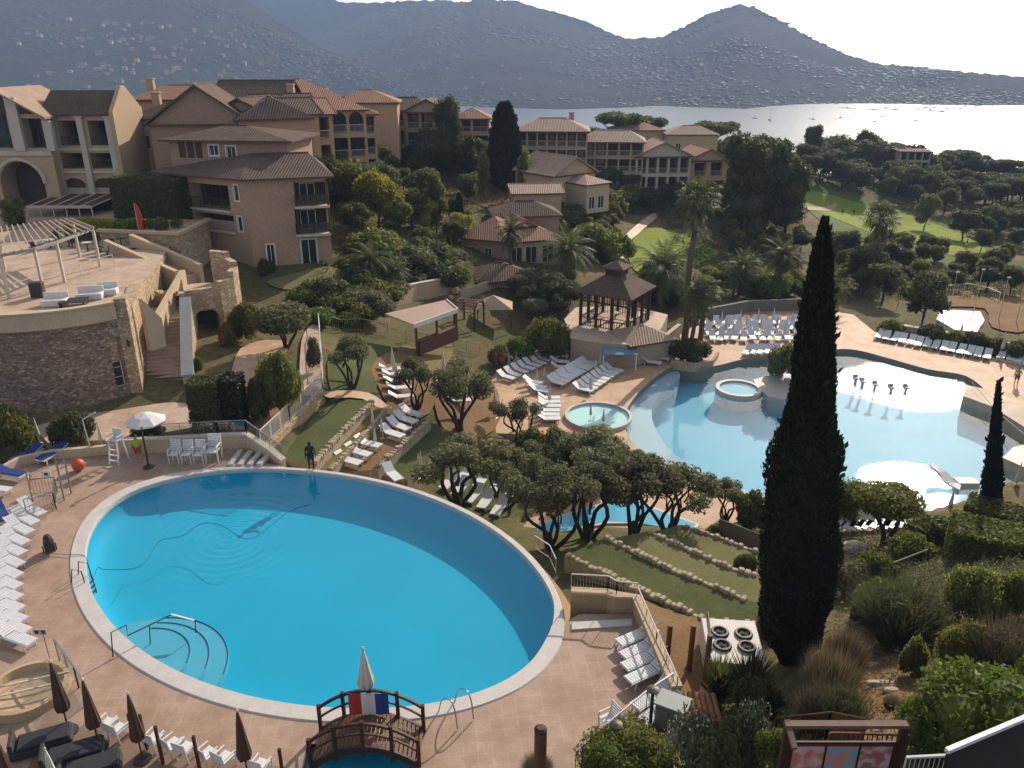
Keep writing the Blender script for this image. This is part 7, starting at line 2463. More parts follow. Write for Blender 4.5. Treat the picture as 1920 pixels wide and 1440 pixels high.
# ================================================================== parasols
M_brcanvas = mat('brown_canvas', (0.10, 0.055, 0.035), (0.075, 0.042, 0.028), 3, 0.9)
M_wpole = mat('pole_white', (0.6, 0.59, 0.57), (0.5, 0.5, 0.48), 3, 0.5)
UM = {}
def parasol(loc, h, label, group=None, col='white', low=0.0):
 key = col + str(low)
 s = h / 2.6
 if key not in UM:
  t = thing('closed_parasol', label, 'parasol', loc, 0, group)
  mb = MB(); mb.lathe([(0.025, 0), (0.025, 2.55)], 8); mb.build('pole', M_wpole if col == 'white' else M_dkmetal, t)
  mb = MB()
  mb.lathe([(0.05, 0.75 + low), (0.21, 0.85 + low), (0.24, 1.0 + low), (0.17, 1.5 + low * 0.6), (0.10, 2.1 + low * 0.2), (0.03, 2.52)], 24, (0, 0, 0), 0.42, 8)
  mb.build('canopy', M_wfabric if col == 'white' else M_brcanvas, t, True)
  mb = MB(); mb.lathe([(0.02, 2.5), (0.045, 2.56), (0.02, 2.62)], 8); mb.build('finial', M_wpole, t)
  mb = MB(); mb.lathe([(0.26, 0), (0.26, 0.06), (0.06, 0.09)], 14); mb.build('foot', M_wpole if col == 'white' else M_dkmetal, t)
  t.scale = (s, s, s)
  UM[key] = t
  return t
 r = dup(UM[key], loc, random.uniform(0, 1), label, group, s)
 if not group and 'group' in r.keys():
  del r['group']
 return r
def para_px(lst, z, fmt, group, col='white', order=True, a='left', b='right'):
 out = []
 for u, vb, vt in sorted(lst):
  p = P(u, vb, z) if z is not None else G(u, vb)
  out.append(parasol(p, max(1.5, min(3.4, top_height(p, vt))), fmt, group, col))
 order_label(out, fmt, a, b)
para_px([(75, 832, 784), (146, 840, 790), (193, 842, 792)], 0.05, 'closed white parasol below the round stone building, # of three', 'parasols below the round stone building')
para_px([(954, 690, 660), (968, 684, 658), (1038, 664, 640)], BZ, 'closed white parasol before the lagoon bushes, # of three', 'parasols before the green bushes')
para_px([(1109, 676, 650), (1128, 658, 632), (1125, 692, 661), (1116, 706, 674), (1107, 742, 702)], BZ, 'closed white parasol among the front row loungers, # of five', 'parasols among the front row loungers')
para_px([(1020, 716, 688), (1007, 720, 690), (1030, 762, 722)], BZ, 'closed white parasol among the crowded loungers, # of three', 'parasols among the crowded loungers')
para_px([(1107, 788, 756), (1131, 800, 766)], BZ + 0.1, 'closed parasol standing at the wading pool, # of two', 'parasols at the wading pool')
para_px([(737, 694, 650), (740, 710, 664), (745, 725, 680)], None, 'closed white parasol above the upper earth terrace loungers, # of three', 'parasols on the upper earth terrace')
p = G(832, 706); parasol(p, 2.4, 'closed white parasol alone at the head of the orange path')
para_px([(700, 812, 766), (717, 822, 782), (704, 838, 800)], -2.3, 'closed white parasol on the middle terrace, # of three', 'parasols on the middle terrace')
para_px([(786, 898, 850), (714, 890, 862), (790, 888, 846)], -3.0, 'closed white parasol just over the overflow edge, # of three', 'parasols over the overflow edge')
para_px([(1352, 612, 582), (1360, 628, 594), (1387, 608, 580), (1398, 618, 590), (1420, 608, 578), (1425, 622, 592), (1449, 606, 576), (1456, 618, 588), (1373, 632, 602), (1484, 612, 582), (1470, 634, 600)], BZ, 'closed white parasol on the sunbathing terrace, # of its group', 'parasols on the sunbathing terrace')
para_px([(1694, 620, 590), (1728, 625, 595), (1764, 630, 600), (1799, 636, 604), (1831, 642, 610)], BZ, 'closed white parasol along the wall beyond the lagoon, # of five', 'parasols along the wall beyond the lagoon')
p = P(1876, 668, BZ); parasol(p, 2.5, 'closed white parasol at the right end of the long lounger row')
p = P(1902, 920, -5.4); parasol(p, 2.2, 'closed white parasol at the near shore right of the slim cypress')
p = P(1779, 962, BZ); parasol(p, 1.8, 'small closed parasol by the glittering near corner of the lagoon')
p = G(928, 785); parasol(p, 2.6, 'closed white parasol at the right side of the orange path')
para_px([(130, 1372, 1238), (187, 1402, 1272), (268, 1425, 1298), (466, 1462, 1330)], 0.0, 'closed brown parasol on the near deck, # of four', 'brown parasols', 'brown')
b = P(24, 1490, 0); parasol(b, top_height(b, 1374), 'closed brown parasol at the lower left corner', None, 'brown')
b = P(112, 1500, 0); parasol(b, top_height(b, 1402), 'closed pale parasol above the dark wicker beds', None)
b = P(694, 1372, 0); parasol(b, top_height(b, 1214), 'closed pale parasol standing behind the arched bridge', None, 'white', 0.62)
b = P(280, 822, 0.1)
t = thing('open_parasol', 'open white parasol above the attendant by the low wall', 'parasol', b)
h = top_height(b, 774)
mb = MB(); mb.lathe([(0.03, 0), (0.03, h - 0.05)], 8); mb.build('pole', M_wpole, t)
mb = MB(); mb.lathe([(1.18, h - 0.62), (1.20, h - 0.52), (0.62, h - 0.18), (0.05, h)], 8); mb.build('canopy', M_white, t)
mb = MB(); mb.lathe([(0.3, 0), (0.3, 0.08), (0.05, 0.1)], 12); mb.build('foot', M_wpole, t)
# ================================================================== near furniture of the oval deck
def post_tube(mb, pts, r=0.022):
 mb.tube(pts, r, 6)
def chair_mesh():
 parts = []
 mb = MB()
 for x in (-0.24, 0.24):
  mb.bar((x, 0.22, 0), (x, 0.25, 0.42), 0.04, 0.04); mb.bar((x, -0.22, 0), (x, -0.34, 0.92), 0.04, 0.04); mb.bar((x, -0.27, 0.62), (x, 0.24, 0.62), 0.05, 0.03)
  mb.bar((x, 0.25, 0.42), (x, 0.24, 0.62), 0.04, 0.04)
 parts.append(('frame', mb.mesh('frame', M_wplastic)))
 mb = MB(); mb.box((0, 0.02, 0.42), (0.44, 0.46, 0.04)); parts.append(('seat', mb.mesh('seat', M_wplastic)))
 mb = MB()
 for k in range(5):
  mb.box((0, -0.27 - 0.016 * k, 0.50 + k * 0.095), (0.45, 0.025, 0.075))
 parts.append(('backrest', mb.mesh('backrest', M_wplastic)))
 return parts
K_chair = Kind('deck_chair', 'chair', 1.0, chair_mesh())
for u in (330, 353, 376):
 WCH.append(K_chair.place(P(u, 866, 0.05), 1.45, '', 'white chairs before the low wall', PI, 0.78))
order_label(WCH, 'white reclining chair before the low cream wall, # of three')
K_chair.place(P(402, 862, 0.05), 1.65, 'taller white chair standing right of the three before the low wall', None, PI, 0.9)
chs = []
for u, v in ((205, 1372), (226, 1382), (292, 1400), (326, 1410), (352, 1418), (392, 1428), (424, 1436), (492, 1450)):
 chs.append(K_chair.place(P(u, v, 0.05), 1.0, '', 'white chairs behind the brown parasols', R(random.uniform(-35, -15))))
order_label(chs, 'white deck chair seen from behind near the brown parasols, # of eight')
for u, v, rz, lab in ((1140, 1362, 120, 'white chair standing alone on the terracotta deck by the lower fence'), (1176, 1398, 100, 'white chair behind the lower fence, far one'), (1152, 1425, 100, 'white chair behind the lower fence, near one')):
 K_chair.place(P(u, v, 0.05), 1.0, lab, None, R(rz))
for u, v, lab in ((82, 1400, 'dark wicker daybed farthest from the photo bottom, left of the others'), (140, 1425, 'dark wicker daybed in the middle of the three'), (172, 1452, 'dark wicker daybed at the bottom edge, right of the others')):
 t = thing('wicker_daybed', lab, 'daybed', P(u, v, 0), R(24), 'dark wicker daybeds')
 MB().box((0, 0, 0.22), (1.9, 0.85, 0.30)).build('base', M_greyfab, t, False, 0.03)
 MB().box((0.1, -0.02, 0.44), (1.6, 0.75, 0.12)).build('cushion', mat('charcoal_fabric', (0.035, 0.037, 0.045), (0.028, 0.03, 0.036), 3, 0.9), t, False, 0.03)
 MB().box((-0.86, 0, 0.55), (0.14, 0.85, 0.4)).build('headrest', M_greyfab, t, False, 0.03)
ps = []
for u, vb, vt in ((276, 1405, 1340), (306, 1432, 1362), (376, 1450, 1380), (534, 1478, 1404), (248, 1372, 1338)):
 b = P(u, vb, 0)
 o = MB().box((0, 0, top_height(b, vt) / 2), (0.09, 0.09, top_height(b, vt))).build('fence_post', M_dkwood)
 o.location = b
 ps.append((u, tag(o, '', 'post', 'dark posts at the near side of the deck')))
order_label([o for u, o in sorted(ps, key=lambda t: t[0])], 'dark slim post among the brown parasols, # of five')
c_ = P(54, 1302, 0)
t = thing('hot_tub', 'round empty beige hot tub at the left edge with two bars across', 'hot tub', c_)
mb = MB()
n = 36
rows_ = [(1.42, 0.0), (1.42, 0.34), (1.22, 0.36), (1.15, 0.0)]
mb.lathe([(1.42, -0.1), (1.42, 0.38), (1.25, 0.40), (1.16, 0.12), (0.3, 0.06)], 40)
mb.build('shell', M_sand, t, False)
for k, y in enumerate((-0.25, 0.3)):
 MB().bar((-1.2, y - 0.45, 0.41), (1.2, y + 0.45, 0.41), 0.07, 0.05).build('bar', M_trim, t)
for u, vb, vt, lab in ((121, 938, 858, 'grey shower post left of the oval pool'), (134, 925, 845, 'taller grey post beside the shower post'), (62, 940, 880, 'thin post by the small fenced enclosure')):
 b = P(u, vb, 0); h = top_height(b, vt)
 o = MB().bar((0, 0, 0), (0.05, 0, h), 0.07, 0.07).build('metal_post', M_steel); o.location = b
 tag(o, lab, 'post')
railing('small grey mesh enclosure at the left side of the deck', [P(52, 968, 0), P(106, 955, 0), P(108, 925, 0), P(60, 930, 0)], 1.0, M_steel, 0.16, 1.6, 0.018)
b = P(93, 915, 0)
t = thing('notice_sign', 'small white notice with a dark pictogram on the mesh enclosure', 'sign', b + Vector((0, 0, 0.6)))
MB().box((0, 0, 0.25), (0.5, 0.03, 0.42)).build('panel', M_white, t)
mb = MB(); mb.box((0, -0.018, 0.27), (0.2, 0.006, 0.16)); mb.build('pictogram', M_dkmetal, t)
b = P(96, 1245, 0)
t = thing('phone_sign', 'thin pole with a small sign of two dark blue phone pictograms', 'sign', b)
h = top_height(b, 1185)
mb = MB(); mb.lathe([(0.02, 0), (0.02, h)], 6); mb.build('pole', M_steel, t)
MB().box((-0.1, 0, h), (0.52, 0.02, 0.26)).build('panel', M_trim, t)
mb = MB()
for x in (-0.22, 0.03):
 mb.box((x, -0.013, h), (0.13, 0.006, 0.15)); mb.box((x, -0.018, h + 0.05), (0.18, 0.006, 0.05))
mb.build('pictogram', M_bluefab, t)
railing('glass screen beside the hot tub', [P(112, 1240, 0), P(148, 1290, 0), P(166, 1320, 0)], 1.1, M_steel, 0.3, 1.2, 0.018, 'railing', M_fglass)
b = P(149, 882, 0)
mb = MB(); mb.ell((0, 0, 0.36), (0.36, 0.36, 0.36), 18, 10); mb.lathe([(0.05, 0.70), (0.07, 0.74), (0.02, 0.78)], 8)
o = mb.build('beach_ball', mat('orange_rubber', (0.55, 0.10, 0.045), (0.48, 0.085, 0.04), 2, 0.5), None, True); o.location = b
tag(o, 'large orange ball on the deck beside the blue loungers', 'ball')
b = P(224, 866, 0)
t = thing('lifeguard_chair', 'tall white lifeguard chair with ladder rungs before the low wall', 'lifeguard chair', b, R(-15))
mb = MB()
for x in (-0.32, 0.32):
 mb.bar((x, -0.45, 0), (x * 0.8, -0.18, 1.45), 0.07, 0.07); mb.bar((x, 0.45, 0), (x * 0.8, 0.25, 1.45), 0.07, 0.07)
for k in range(4):
 mb.bar((-0.3, -0.40 + 0.06 * k, 0.28 + 0.32 * k), (0.3, -0.40 + 0.06 * k, 0.28 + 0.32 * k), 0.09, 0.04)
mb.build('ladder_frame', M_wplastic, t)
MB().box((0, 0.05, 1.47), (0.62, 0.52, 0.05)).build('seat', M_wplastic, t)
MB().box((0, 0.30, 1.78), (0.62, 0.05, 0.55)).build('backrest', M_wplastic, t)
for x in (-0.32, 0.32):
 MB().bar((x, -0.2, 1.7), (x, 0.3, 1.72), 0.06, 0.05).build('armrest', M_wplastic, t)
b = P(170, 842, 0.0)
t = thing('side_parasol_arm', 'white cantilever parasol frame without its canopy near the stone wall', 'parasol', b)
mb = MB(); h = top_height(b, 782); mb.tube([(0, 0, 0), (-0.1, 0, h * 0.92)], 0.04, 6); mb.tube([(-0.1, 0, h * 0.92), (0.75, 0, h * 1.15)], 0.035, 6); mb.build('frame', M_white, t)
mb = MB(); mb.lathe([(0.3, 0), (0.3, 0.08), (0.05, 0.1)], 10); mb.build('foot', M_white, t)
b = P(279, 876, 0)
t = thing('pool_shower', 'dark slim shower column standing in front of the attendant', 'shower', b)
h = top_height(b, 800)
mb = MB(); mb.tube([(0, 0, 0.05), (0, 0, h * 0.9), (0.06, -0.08, h)], 0.06, 8); mb.build('column', M_dkmetal, t)
mb = MB(); mb.lathe([(0.32, 0), (0.32, 0.05), (0.06, 0.08)], 14); mb.build('foot', M_dkmetal, t)
mb = MB(); mb.lathe([(0.12, 0), (0.12, 0.03)], 10, (0.08, -0.14, h - 0.05)); mb.build('shower_head', M_steel, t)
b = P(862, 1346, 0.05)
t = thing('pool_ladder', 'chrome looped pool ladder on the near coping right of the bridge', 'ladder', b)
dirp = (Vector((PC.x, PC.y, 0)) - Vector((b.x, b.y, 0))).normalized(); sdp = Vector((-dirp.y, dirp.x, 0))
for sg in (-0.36, 0.36):
 mb = MB()
 mb.tube(spline([sdp * sg - dirp * 0.35 + Vector((0, 0, 0)), sdp * sg - dirp * 0.22 + Vector((0, 0, 0.75)), sdp * sg + dirp * 0.05 + Vector((0, 0, 1.0)), sdp * sg + dirp * 0.55 + Vector((0, 0, 0.65)), sdp * sg + dirp * 0.80 + Vector((0, 0, -0.2)), sdp * sg + dirp * 0.80 + Vector((0, 0, -1.1))], 5), 0.026, 7)
 mb.build('handrail', M_steel, t, True)
mb = MB()
for k in range(3):
 mb.bar(sdp * -0.36 + dirp * 0.80 + Vector((0, 0, -0.35 - 0.28 * k)), sdp * 0.36 + dirp * 0.80 + Vector((0, 0, -0.35 - 0.28 * k)), 0.09, 0.03)
mb.build('rungs', M_steel, t)
b = P(212, 1232, 0.05)
t = thing('step_handrail', 'dark bent handrail leading down the round pool steps', 'handrail', b)
W3 = lambda u, v, z: P(u, v, z) - b
mb = MB()
pts_ = [W3(212, 1232, 0.05), W3(208, 1186, 1.0), W3(237, 1172, 0.95), W3(239, 1192, 0.55), W3(320, 1153, 0.55), W3(366, 1164, 0.35), W3(367, 1186, -0.2)]
mb.tube(pts_, 0.028, 6); mb.tube([W3(280, 1172, 0.55), W3(282, 1210, -0.45)], 0.024, 6)
mb.build('rail', M_dkmetal, t)
o = MB().bar(W3(321, 1152, 0.60), W3(364, 1163, 0.40), 0.07, 0.04).build('grip', M_white, t)
b = P(95, 1035, 0)
t = thing('cleaner_trolley', 'dark pool cleaner trolley standing on the deck left of the pool', 'trolley', b, R(35))
mb = MB(); mb.box((0, 0, 0.35), (0.45, 0.6, 0.4)); mb.build('body', M_dkmetal, t, False, 0.05)
mb = MB(); mb.tube([(-0.18, -0.35, 0.15), (-0.2, -0.55, 0.95), (0.2, -0.55, 0.95), (0.18, -0.35, 0.15)], 0.025, 6); mb.build('handle', M_dkmetal, t)
for x in (-0.27, 0.27):
 o = MB().lathe([(0.17, -0.03), (0.17, 0.03)], 14).build('wheel', M_dkmetal, t); o.location = (x, 0.15, 0.17); o.rotation_euler = (0, PI / 2, 0)
mb = MB(); mb.ell((0, -0.1, 0.75), (0.2, 0.25, 0.28), 10, 7, 0.08); mb.build('motor', M_greyfab, t)
hp = [P(98, 1038, 0.08), P(135, 1040, 0.10), P(158, 1042, 0.06)] + [P(u, v, -0.05) for u, v in ((166, 1060), (172, 1085), (184, 1064), (196, 1068), (250, 1066), (275, 1050), (300, 1014), (340, 1005), (378, 982), (415, 985), (470, 1010), (540, 960), (585, 945))]
mb = MB(); mb.tube([p - hp[0] for p in spline(hp, 6)], 0.013, 6)
o = mb.build('cleaner_hose', mat('dark_blue_hose', (0.01, 0.05, 0.12), (0.01, 0.04, 0.10), 3, 0.5), None, True); o.location = hp[0]
tag(o, 'thin dark hose trailing from the trolley across the oval pool', 'hose')
b = P(162, 1088, -0.05)
t = thing('wall_ladder', 'dark pool ladder inside the left rim of the oval pool', 'ladder', b)
mb = MB()
for y in (-0.3, 0.3):
 mb.tube([(-0.5, y, 0.1), (-0.35, y, 0.8), (0.05, y, 0.7), (0.15, y, -1.0)], 0.028, 6)
for k in range(3):
 mb.bar((0.15, -0.3, -0.15 - 0.28 * k), (0.15, 0.3, -0.15 - 0.28 * k), 0.08, 0.03)
mb.build('frame', M_dkmetal, t)
# ================================================================== the little arched bridge
b0, b1 = P(582, 1444, 0), P(786, 1440, 0)
t = thing('arched_bridge', 'small dark wooden arched footbridge over the turquoise canal', 'bridge', ((b0.x + b1.x) / 2, b0.y + 0.2, 0))
HW = (b1.x - b0.x) / 2
arch = lambda x: 0.78 * (1 - (x / HW) ** 2) + 0.10
yN, yF = -0.05, 1.45
mb = MB()
K = 26
for k in range(K):
 x = -HW + 2 * HW * (k + 0.5) / K
 sl = math.atan2(arch(x + 0.05) - arch(x - 0.05), 0.1)
 mb.box((x, (yN + yF) / 2, arch(x)), (2 * HW / K * 0.88, yF - yN - 0.1, 0.05), M=Matrix.Rotation(-sl, 3, 'Y'))
mb.build('deck_boards', M_brwood, t)
for y in (yN, yF):
 mb = MB()
 xs_ = [-HW + 2 * HW * k / 16 for k in range(17)]
 for a, b in zip(xs_, xs_[1:]):
  mb.bar((a, y, arch(a) - 0.10), (b, y, arch(b) - 0.10), 0.10, 0.26)
 mb.build('arch_beam', M_dkwood, t)
 r_ = MB()
 for hh, ww in ((0.98, 0.09), (0.55, 0.06)):
  for a, b in zip(xs_, xs_[1:]):
   r_.bar((a, y, arch(a) + hh), (b, y, arch(b) + hh), ww, ww)
 r_.build('handrail', M_dkwood, t)
 for x in (-HW, -HW * 0.52, 0, HW * 0.52, HW):
  MB().box((x, y, arch(x) + 0.35), (0.12, 0.12, 1.5)).build('rail_post', M_dkwood, t)
M_red = mat('red_cloth', (0.50, 0.045, 0.03), (0.44, 0.04, 0.03), 3, 0.9)
M_bluec = mat('blue_cloth', (0.03, 0.06, 0.28), (0.025, 0.05, 0.24), 3, 0.9)
fl = thing('hanging_flag', 'red white and blue flag hung on the far rail of the arched bridge', 'flag', t.location + Vector((0, yF - 0.12, 0)))
for nm, x0, x1, m_ in (('red_band', -0.72, -0.28, M_red), ('white_band', -0.28, 0.20, M_white), ('blue_band', 0.20, 0.66, M_bluec)):
 mb = MB()
 for k in range(6):
  a, b = x0 + (x1 - x0) * k / 6, x0 + (x1 - x0) * (k + 1) / 6
  f_ = lambda x: 0.02 * math.sin(x * 14)
  mb.add([(a, f_(a), 0.92), (b, f_(b), 0.92), (b, f_(b) + 0.02, 1.82), (a, f_(a) + 0.02, 1.82), (a, f_(a) - 0.012, 0.92), (b, f_(b) - 0.012, 0.92), (b, f_(b) + 0.008, 1.82), (a, f_(a) + 0.008, 1.82)], [(0, 1, 2, 3), (7, 6, 5, 4), (0, 4, 5, 1), (3, 2, 6, 7)])
 mb.build(nm, m_, fl)
b = P(1012, 1472, 0)
t = thing('wooden_bollard', 'thick round brown wooden bollard at the bottom edge', 'bollard', b)
h = top_height(b, 1368)
mb = MB(); mb.lathe([(0.2, 0), (0.2, h - 0.1), (0.17, h - 0.02)], 18); mb.build('post', M_brwood, t, True)
mb = MB(); mb.lathe([(0.21, h - 0.02), (0.21, h + 0.03), (0.12, h + 0.1)], 18); mb.build('cap', M_dkwood, t)
# ================================================================== machine housing, timber fence, display board, logs
b = P(1368, 1246, -0.9)
t = thing('machine_housing', 'white machine housing with four dark round fans beside the great cypress', 'air conditioner', b, R(-6))
MB().box((0, 0, 0.6), (2.2, 2.7, 1.2)).build('body', mat('machine_white', (0.62, 0.58, 0.55), (0.54, 0.51, 0.49), 1, 0.6), t, False, 0.03)
for x in (-0.45, 0.5):
 for y in (0.45, -0.35):
  mb = MB()
  mb.tube([(x + 0.30 * math.cos(2 * PI * k / 20), y + 0.30 * math.sin(2 * PI * k / 20), 1.24) for k in range(20)], 0.075, 6, True)
  f_ = mb.build('fan', M_dkmetal, t)
  mb = MB()
  for k in range(5):
   a = 2 * PI * k / 5
   mb.bar((x, y, 1.215), (x + 0.25 * math.cos(a), y + 0.25 * math.sin(a), 1.215), 0.12, 0.01)
  mb.lathe([(0.07, 1.2), (0.07, 1.26)], 10, (x, y, 0))
  mb.build('blades', M_greyfab, f_)
sc = []
for u, vb, vt in ((1250, 1246, 1172), (1292, 1255, 1172), (1320, 1290, 1190)):
 b = P(u, vb, -0.8)
 o = MB().lathe([(0.11, 0), (0.11, top_height(b, vt))], 10).build('timber_post', M_brwood); o.location = b
 sc.append(tag(o, '', 'post', 'timber posts by the machine housing'))
order_label(sc, 'brown timber post left of the machine housing, # of three')
wall('dark timber screen left of the machine housing', [P(1322, 1192, -0.9), P(1330, 1265, -0.9)], 0.06, 1.3, M_brwood, None, 'timber_screen', 0.2)
wall('grey bamboo screen at the end of the water channel', [P(1345, 1010, -4.9), P(1425, 1042, -4.7)], 0.06, 1.4, mat('bamboo', (0.16, 0.13, 0.10), (0.11, 0.09, 0.07), 4, 0.9, bump=0.4), None, 'bamboo_screen', 0.5)
yB = 13.6
def bq(u, v, y=yB):
 return Q(u, v, y)
bl, br_ = bq(1478, 1360), bq(1692, 1378)
gzb = gz((bl.x + br_.x) / 2, yB)
t = thing('display_board', 'dark wooden display board with three pictures at the lower right', 'notice board', (bl.x, yB, gzb))
wB = br_.x - bl.x
hT = bl.z - gzb
for x in (0, wB):
 MB().box((x, 0, hT / 2 - 0.5), (0.14, 0.14, hT + 0.9)).build('post', M_dkwood, t)
MB().box((wB / 2, 0.02, hT), (wB + 0.14, 0.17, 0.09)).build('top_beam', mat('weathered_wood', (0.20, 0.13, 0.10), (0.14, 0.09, 0.07), 3, 0.8, bump=0.4), t)
MB().bar((0, 0.12, hT + 0.02), (0.0, -0.5, hT - 0.16), 0.12, 0.09).build('side_beam', MATS['weathered_wood'], t)
MB().box((wB / 2, -0.02, hT - 0.95), (wB - 0.16, 0.05, 1.0)).build('backing', M_dkwood, t)
pics = (((0.50, 0.16, 0.10), (0.55, 0.38, 0.36)), ((0.20, 0.32, 0.38), (0.50, 0.22, 0.20)), ((0.48, 0.36, 0.38), (0.36, 0.12, 0.12)))
for k, (a_, b2) in enumerate(pics):
 m, nt, out_ = nodes_of('picture_print')
 v_ = coords(nt)
 n_ = noise(nt, v_, 3.2 + k, 2, 0.4)
 finish(nt, out_, mixc(nt, ramp(nt, n_, 0.42, 0.58), a_, b2), 0.4)
 wP = (wB - 0.3) / 3
 f_ = MB().box((0.15 + wP * (k + 0.5), -0.052, hT - 0.98), (wP - 0.06, 0.012, 0.86)).build('poster', m, t)
 MB().box((0.15 + wP * (k + 0.5), -0.062, hT - 0.52), (wP - 0.06, 0.008, 0.07)).build('caption_strip', mat('maroon_strip', (0.16, 0.03, 0.05), (0.12, 0.025, 0.04), 3, 0.6), f_)
railing('dark picket fence behind the display board', [G(1448, 1398) , G(1548, 1392), G(1610, 1412)], 1.1, M_brwood, 0.12, 1.6, 0.03)
railing('dark picket fence right of the display board', [G(1548, 1425), G(1690, 1432)], 0.9, M_brwood, 0.12, 1.6, 0.03)
railing('white wavy balcony railing at the lower right corner', [Q(1690, 1460, 12.5), Q(1790, 1456, 12.2)], 0.6, M_white, 0.09, 1.6, 0.012)
a, b = Q(1775, 1408, 11.5), Q(1960, 1330, 12.6)
t = thing('roof_edge', 'dark sloping roof edge with a pale metal trim at the lower right corner', 'roof', a)
d = b - a
mb = MB()
s_ = Vector((0.35, -1.6, -1.4))
mb.add([Vector((0, 0, -0.05)), d + Vector((0, 0, -0.05)), d + s_, s_, Vector((0, 0, -0.25)), d + Vector((0, 0, -0.25)), d + s_ - Vector((0, 0, 0.2)), s_ - Vector((0, 0, 0.2))], [(3, 2, 1, 0), (4, 5, 6, 7), (0, 1, 5, 4), (1, 2, 6, 5), (2, 3, 7, 6), (3, 0, 4, 7)])
mb.build('roofing', mat('black_felt', (0.014, 0.014, 0.014), (0.02, 0.02, 0.02), 3, 0.9), t)
mb = MB(); mb.bar(Vector((0, 0, 0)), d, 0.09, 0.09); mb.build('metal_trim', M_wplastic, t)
M_log = mat('weathered_log', (0.36, 0.23, 0.13), (0.27, 0.17, 0.10), 3, 0.9, bump=0.4)
for u0, v0, u1, v1, lab in ((1606, 1318, 1606, 1292, 'short weathered log standing end on beside the steps'), (1604, 1290, 1600, 1272, 'smaller weathered log behind the other')):
 a, b = G(u0, v0), G(u1, v1)
 t = MB().tube([Vector((0, 0, 0.12)), b - a + Vector((0, 0, 0.12))], 0.15, 12).build('log', M_log); t.location = a
 tag(t, lab, 'log')
M_rock = mat('pale_rock', (0.46, 0.41, 0.35), (0.36, 0.31, 0.26), 3, 0.95, bump=0.5)
for u, v, w_, h_, d_, lab in ((1628, 1252, 0.95, 0.18, 0.3, 'flat pale stone step farthest up the bare earth'), (1655, 1285, 1.3, 0.16, 0.32, 'long pale stone step in the bare earth'), (1672, 1298, 0.7, 0.14, 0.3, 'flat stone slab below the long stone step'), (1570, 1122, 0.75, 0.45, 0.6, 'white rock beside the great cypress'), (1600, 1033, 1.6, 0.5, 1.0, 'pale rock ledge below the near lagoon shore')):
 p = G(u, v)
 mb = MB(); mb.ell((0, 0, h_ * 0.4), (w_ / 2, d_ / 2, h_ * 0.7), 9, 6, 0.16, random.Random(u))
 o = mb.build('rock', M_rock); o.location = p
 tag(o, lab, 'rock')
o = MB().tube([Vector((0, 0, 0.5)), G(1735, 1050) - G(1670, 1072) + Vector((0, 0, 0.6))], 0.05, 8).build('pipe_rail', M_steel); o.location = G(1670, 1072)
tag(o, 'pale pipe rail across the yellow green shrubs on the hillside', 'rail')
# ================================================================== gazebo and its terrace, kiosk, bar
GZ = -3.3
struct(slab('gazebo_terrace', pz([(1058, 598), (1070, 634), (1128, 644), (1190, 646), (1240, 616), (1252, 590), (1180, 572), (1080, 576)], GZ), GZ, -6.4, M_pale, M_beige))
gc = P(1152, 604, GZ)
g = thing('gazebo', 'dark brown square timber gazebo with two tier hipped roof on the beige wall', 'gazebo', (gc.x, gc.y, GZ), R(-32))
S_ = 2.6
hE = top_height(gc, 541)
sq = [Vector((x * S_, y * S_, 0)) for x, y in ((-1, -1), (1, -1), (1, 1), (-1, 1))]
mb = MB()
for k in range(4):
 p, q = sq[k], sq[(k + 1) % 4]
 for j in range(3):
  c = p.lerp(q, j / 3)
  MB().box((c.x, c.y, hE / 2), (0.26, 0.26, hE)).build('column', M_dkwood, g)
 for z, w_ in ((hE - 0.15, 0.3), (hE - 0.95, 0.12), (0.9, 0.08)):
  mb.bar(p + Vector((0, 0, z)), q + Vector((0, 0, z)), 0.12, w_)
 for j in range(1, 18):
  if j % 6:
   c = p.lerp(q, j / 18)
   mb.bar(c + Vector((0, 0, hE - 0.9)), c + Vector((0, 0, hE - 0.3)), 0.07, 0.07)
   mb.bar(c, c + Vector((0, 0, 0.86)), 0.05, 0.05)
mb.build('lattice', M_dkwood, g)
zt = top_height(gc, 514)
def tier(nm, r0, r1, z0, z1, m, par):
 mb = MB()
 rows = [[(x * r, y * r, z) for x, y in ((-1, -1), (1, -1), (1, 1), (-1, 1))] for r, z in ((r0 * 0.98, z0 - 0.16), (r0, z0), (r1, z1))]
 for a in range(2):
  for k in range(4):
   mb.quad(rows[a][k], rows[a][(k + 1) % 4], rows[a + 1][(k + 1) % 4], rows[a + 1][k])
 mb.add(rows[0], [(3, 2, 1, 0)]); mb.add(rows[2], [(0, 1, 2, 3)])
 return mb.build(nm, m, par)
tier('roof', S_ * 1.2, 0.95, hE, zt, M_tile, g)
c_ = MB().box((0, 0, zt + 0.35), (1.7, 1.7, 1.0)).build('cupola', M_dkwood, g)
tier('cupola_roof', 1.25, 0.05, zt + 0.8, top_height(gc, 489), M_tile, c_)
for i, (dx, dy) in enumerate(((-1.6, -1.2), (1.4, -1.6), (0.2, 1.0), (-2.0, 1.2))):
 tb = thing('cafe_table', 'small pale cafe table inside the gazebo, %s from the left' % ORD[(1, 3, 2, 0)[i]], 'table', (gc.x + dx, gc.y + dy, GZ), 0, 'cafe tables in the gazebo')
 mb = MB(); mb.lathe([(0.45, 0.70), (0.45, 0.74)], 14); mb.build('top', M_cream, tb)
 mb = MB(); mb.lathe([(0.28, 0), (0.05, 0.05), (0.05, 0.7)], 10); mb.build('pedestal', M_dkmetal, tb)
house('low tan hipped kiosk roof on the ramp right of the gazebo', (1222, 640), 73, 4.4, 4.0, 2.2, 24, None, 0.55, 'x', 1, M_beige, M_tile_skylit, over=0.5, name='kiosk')
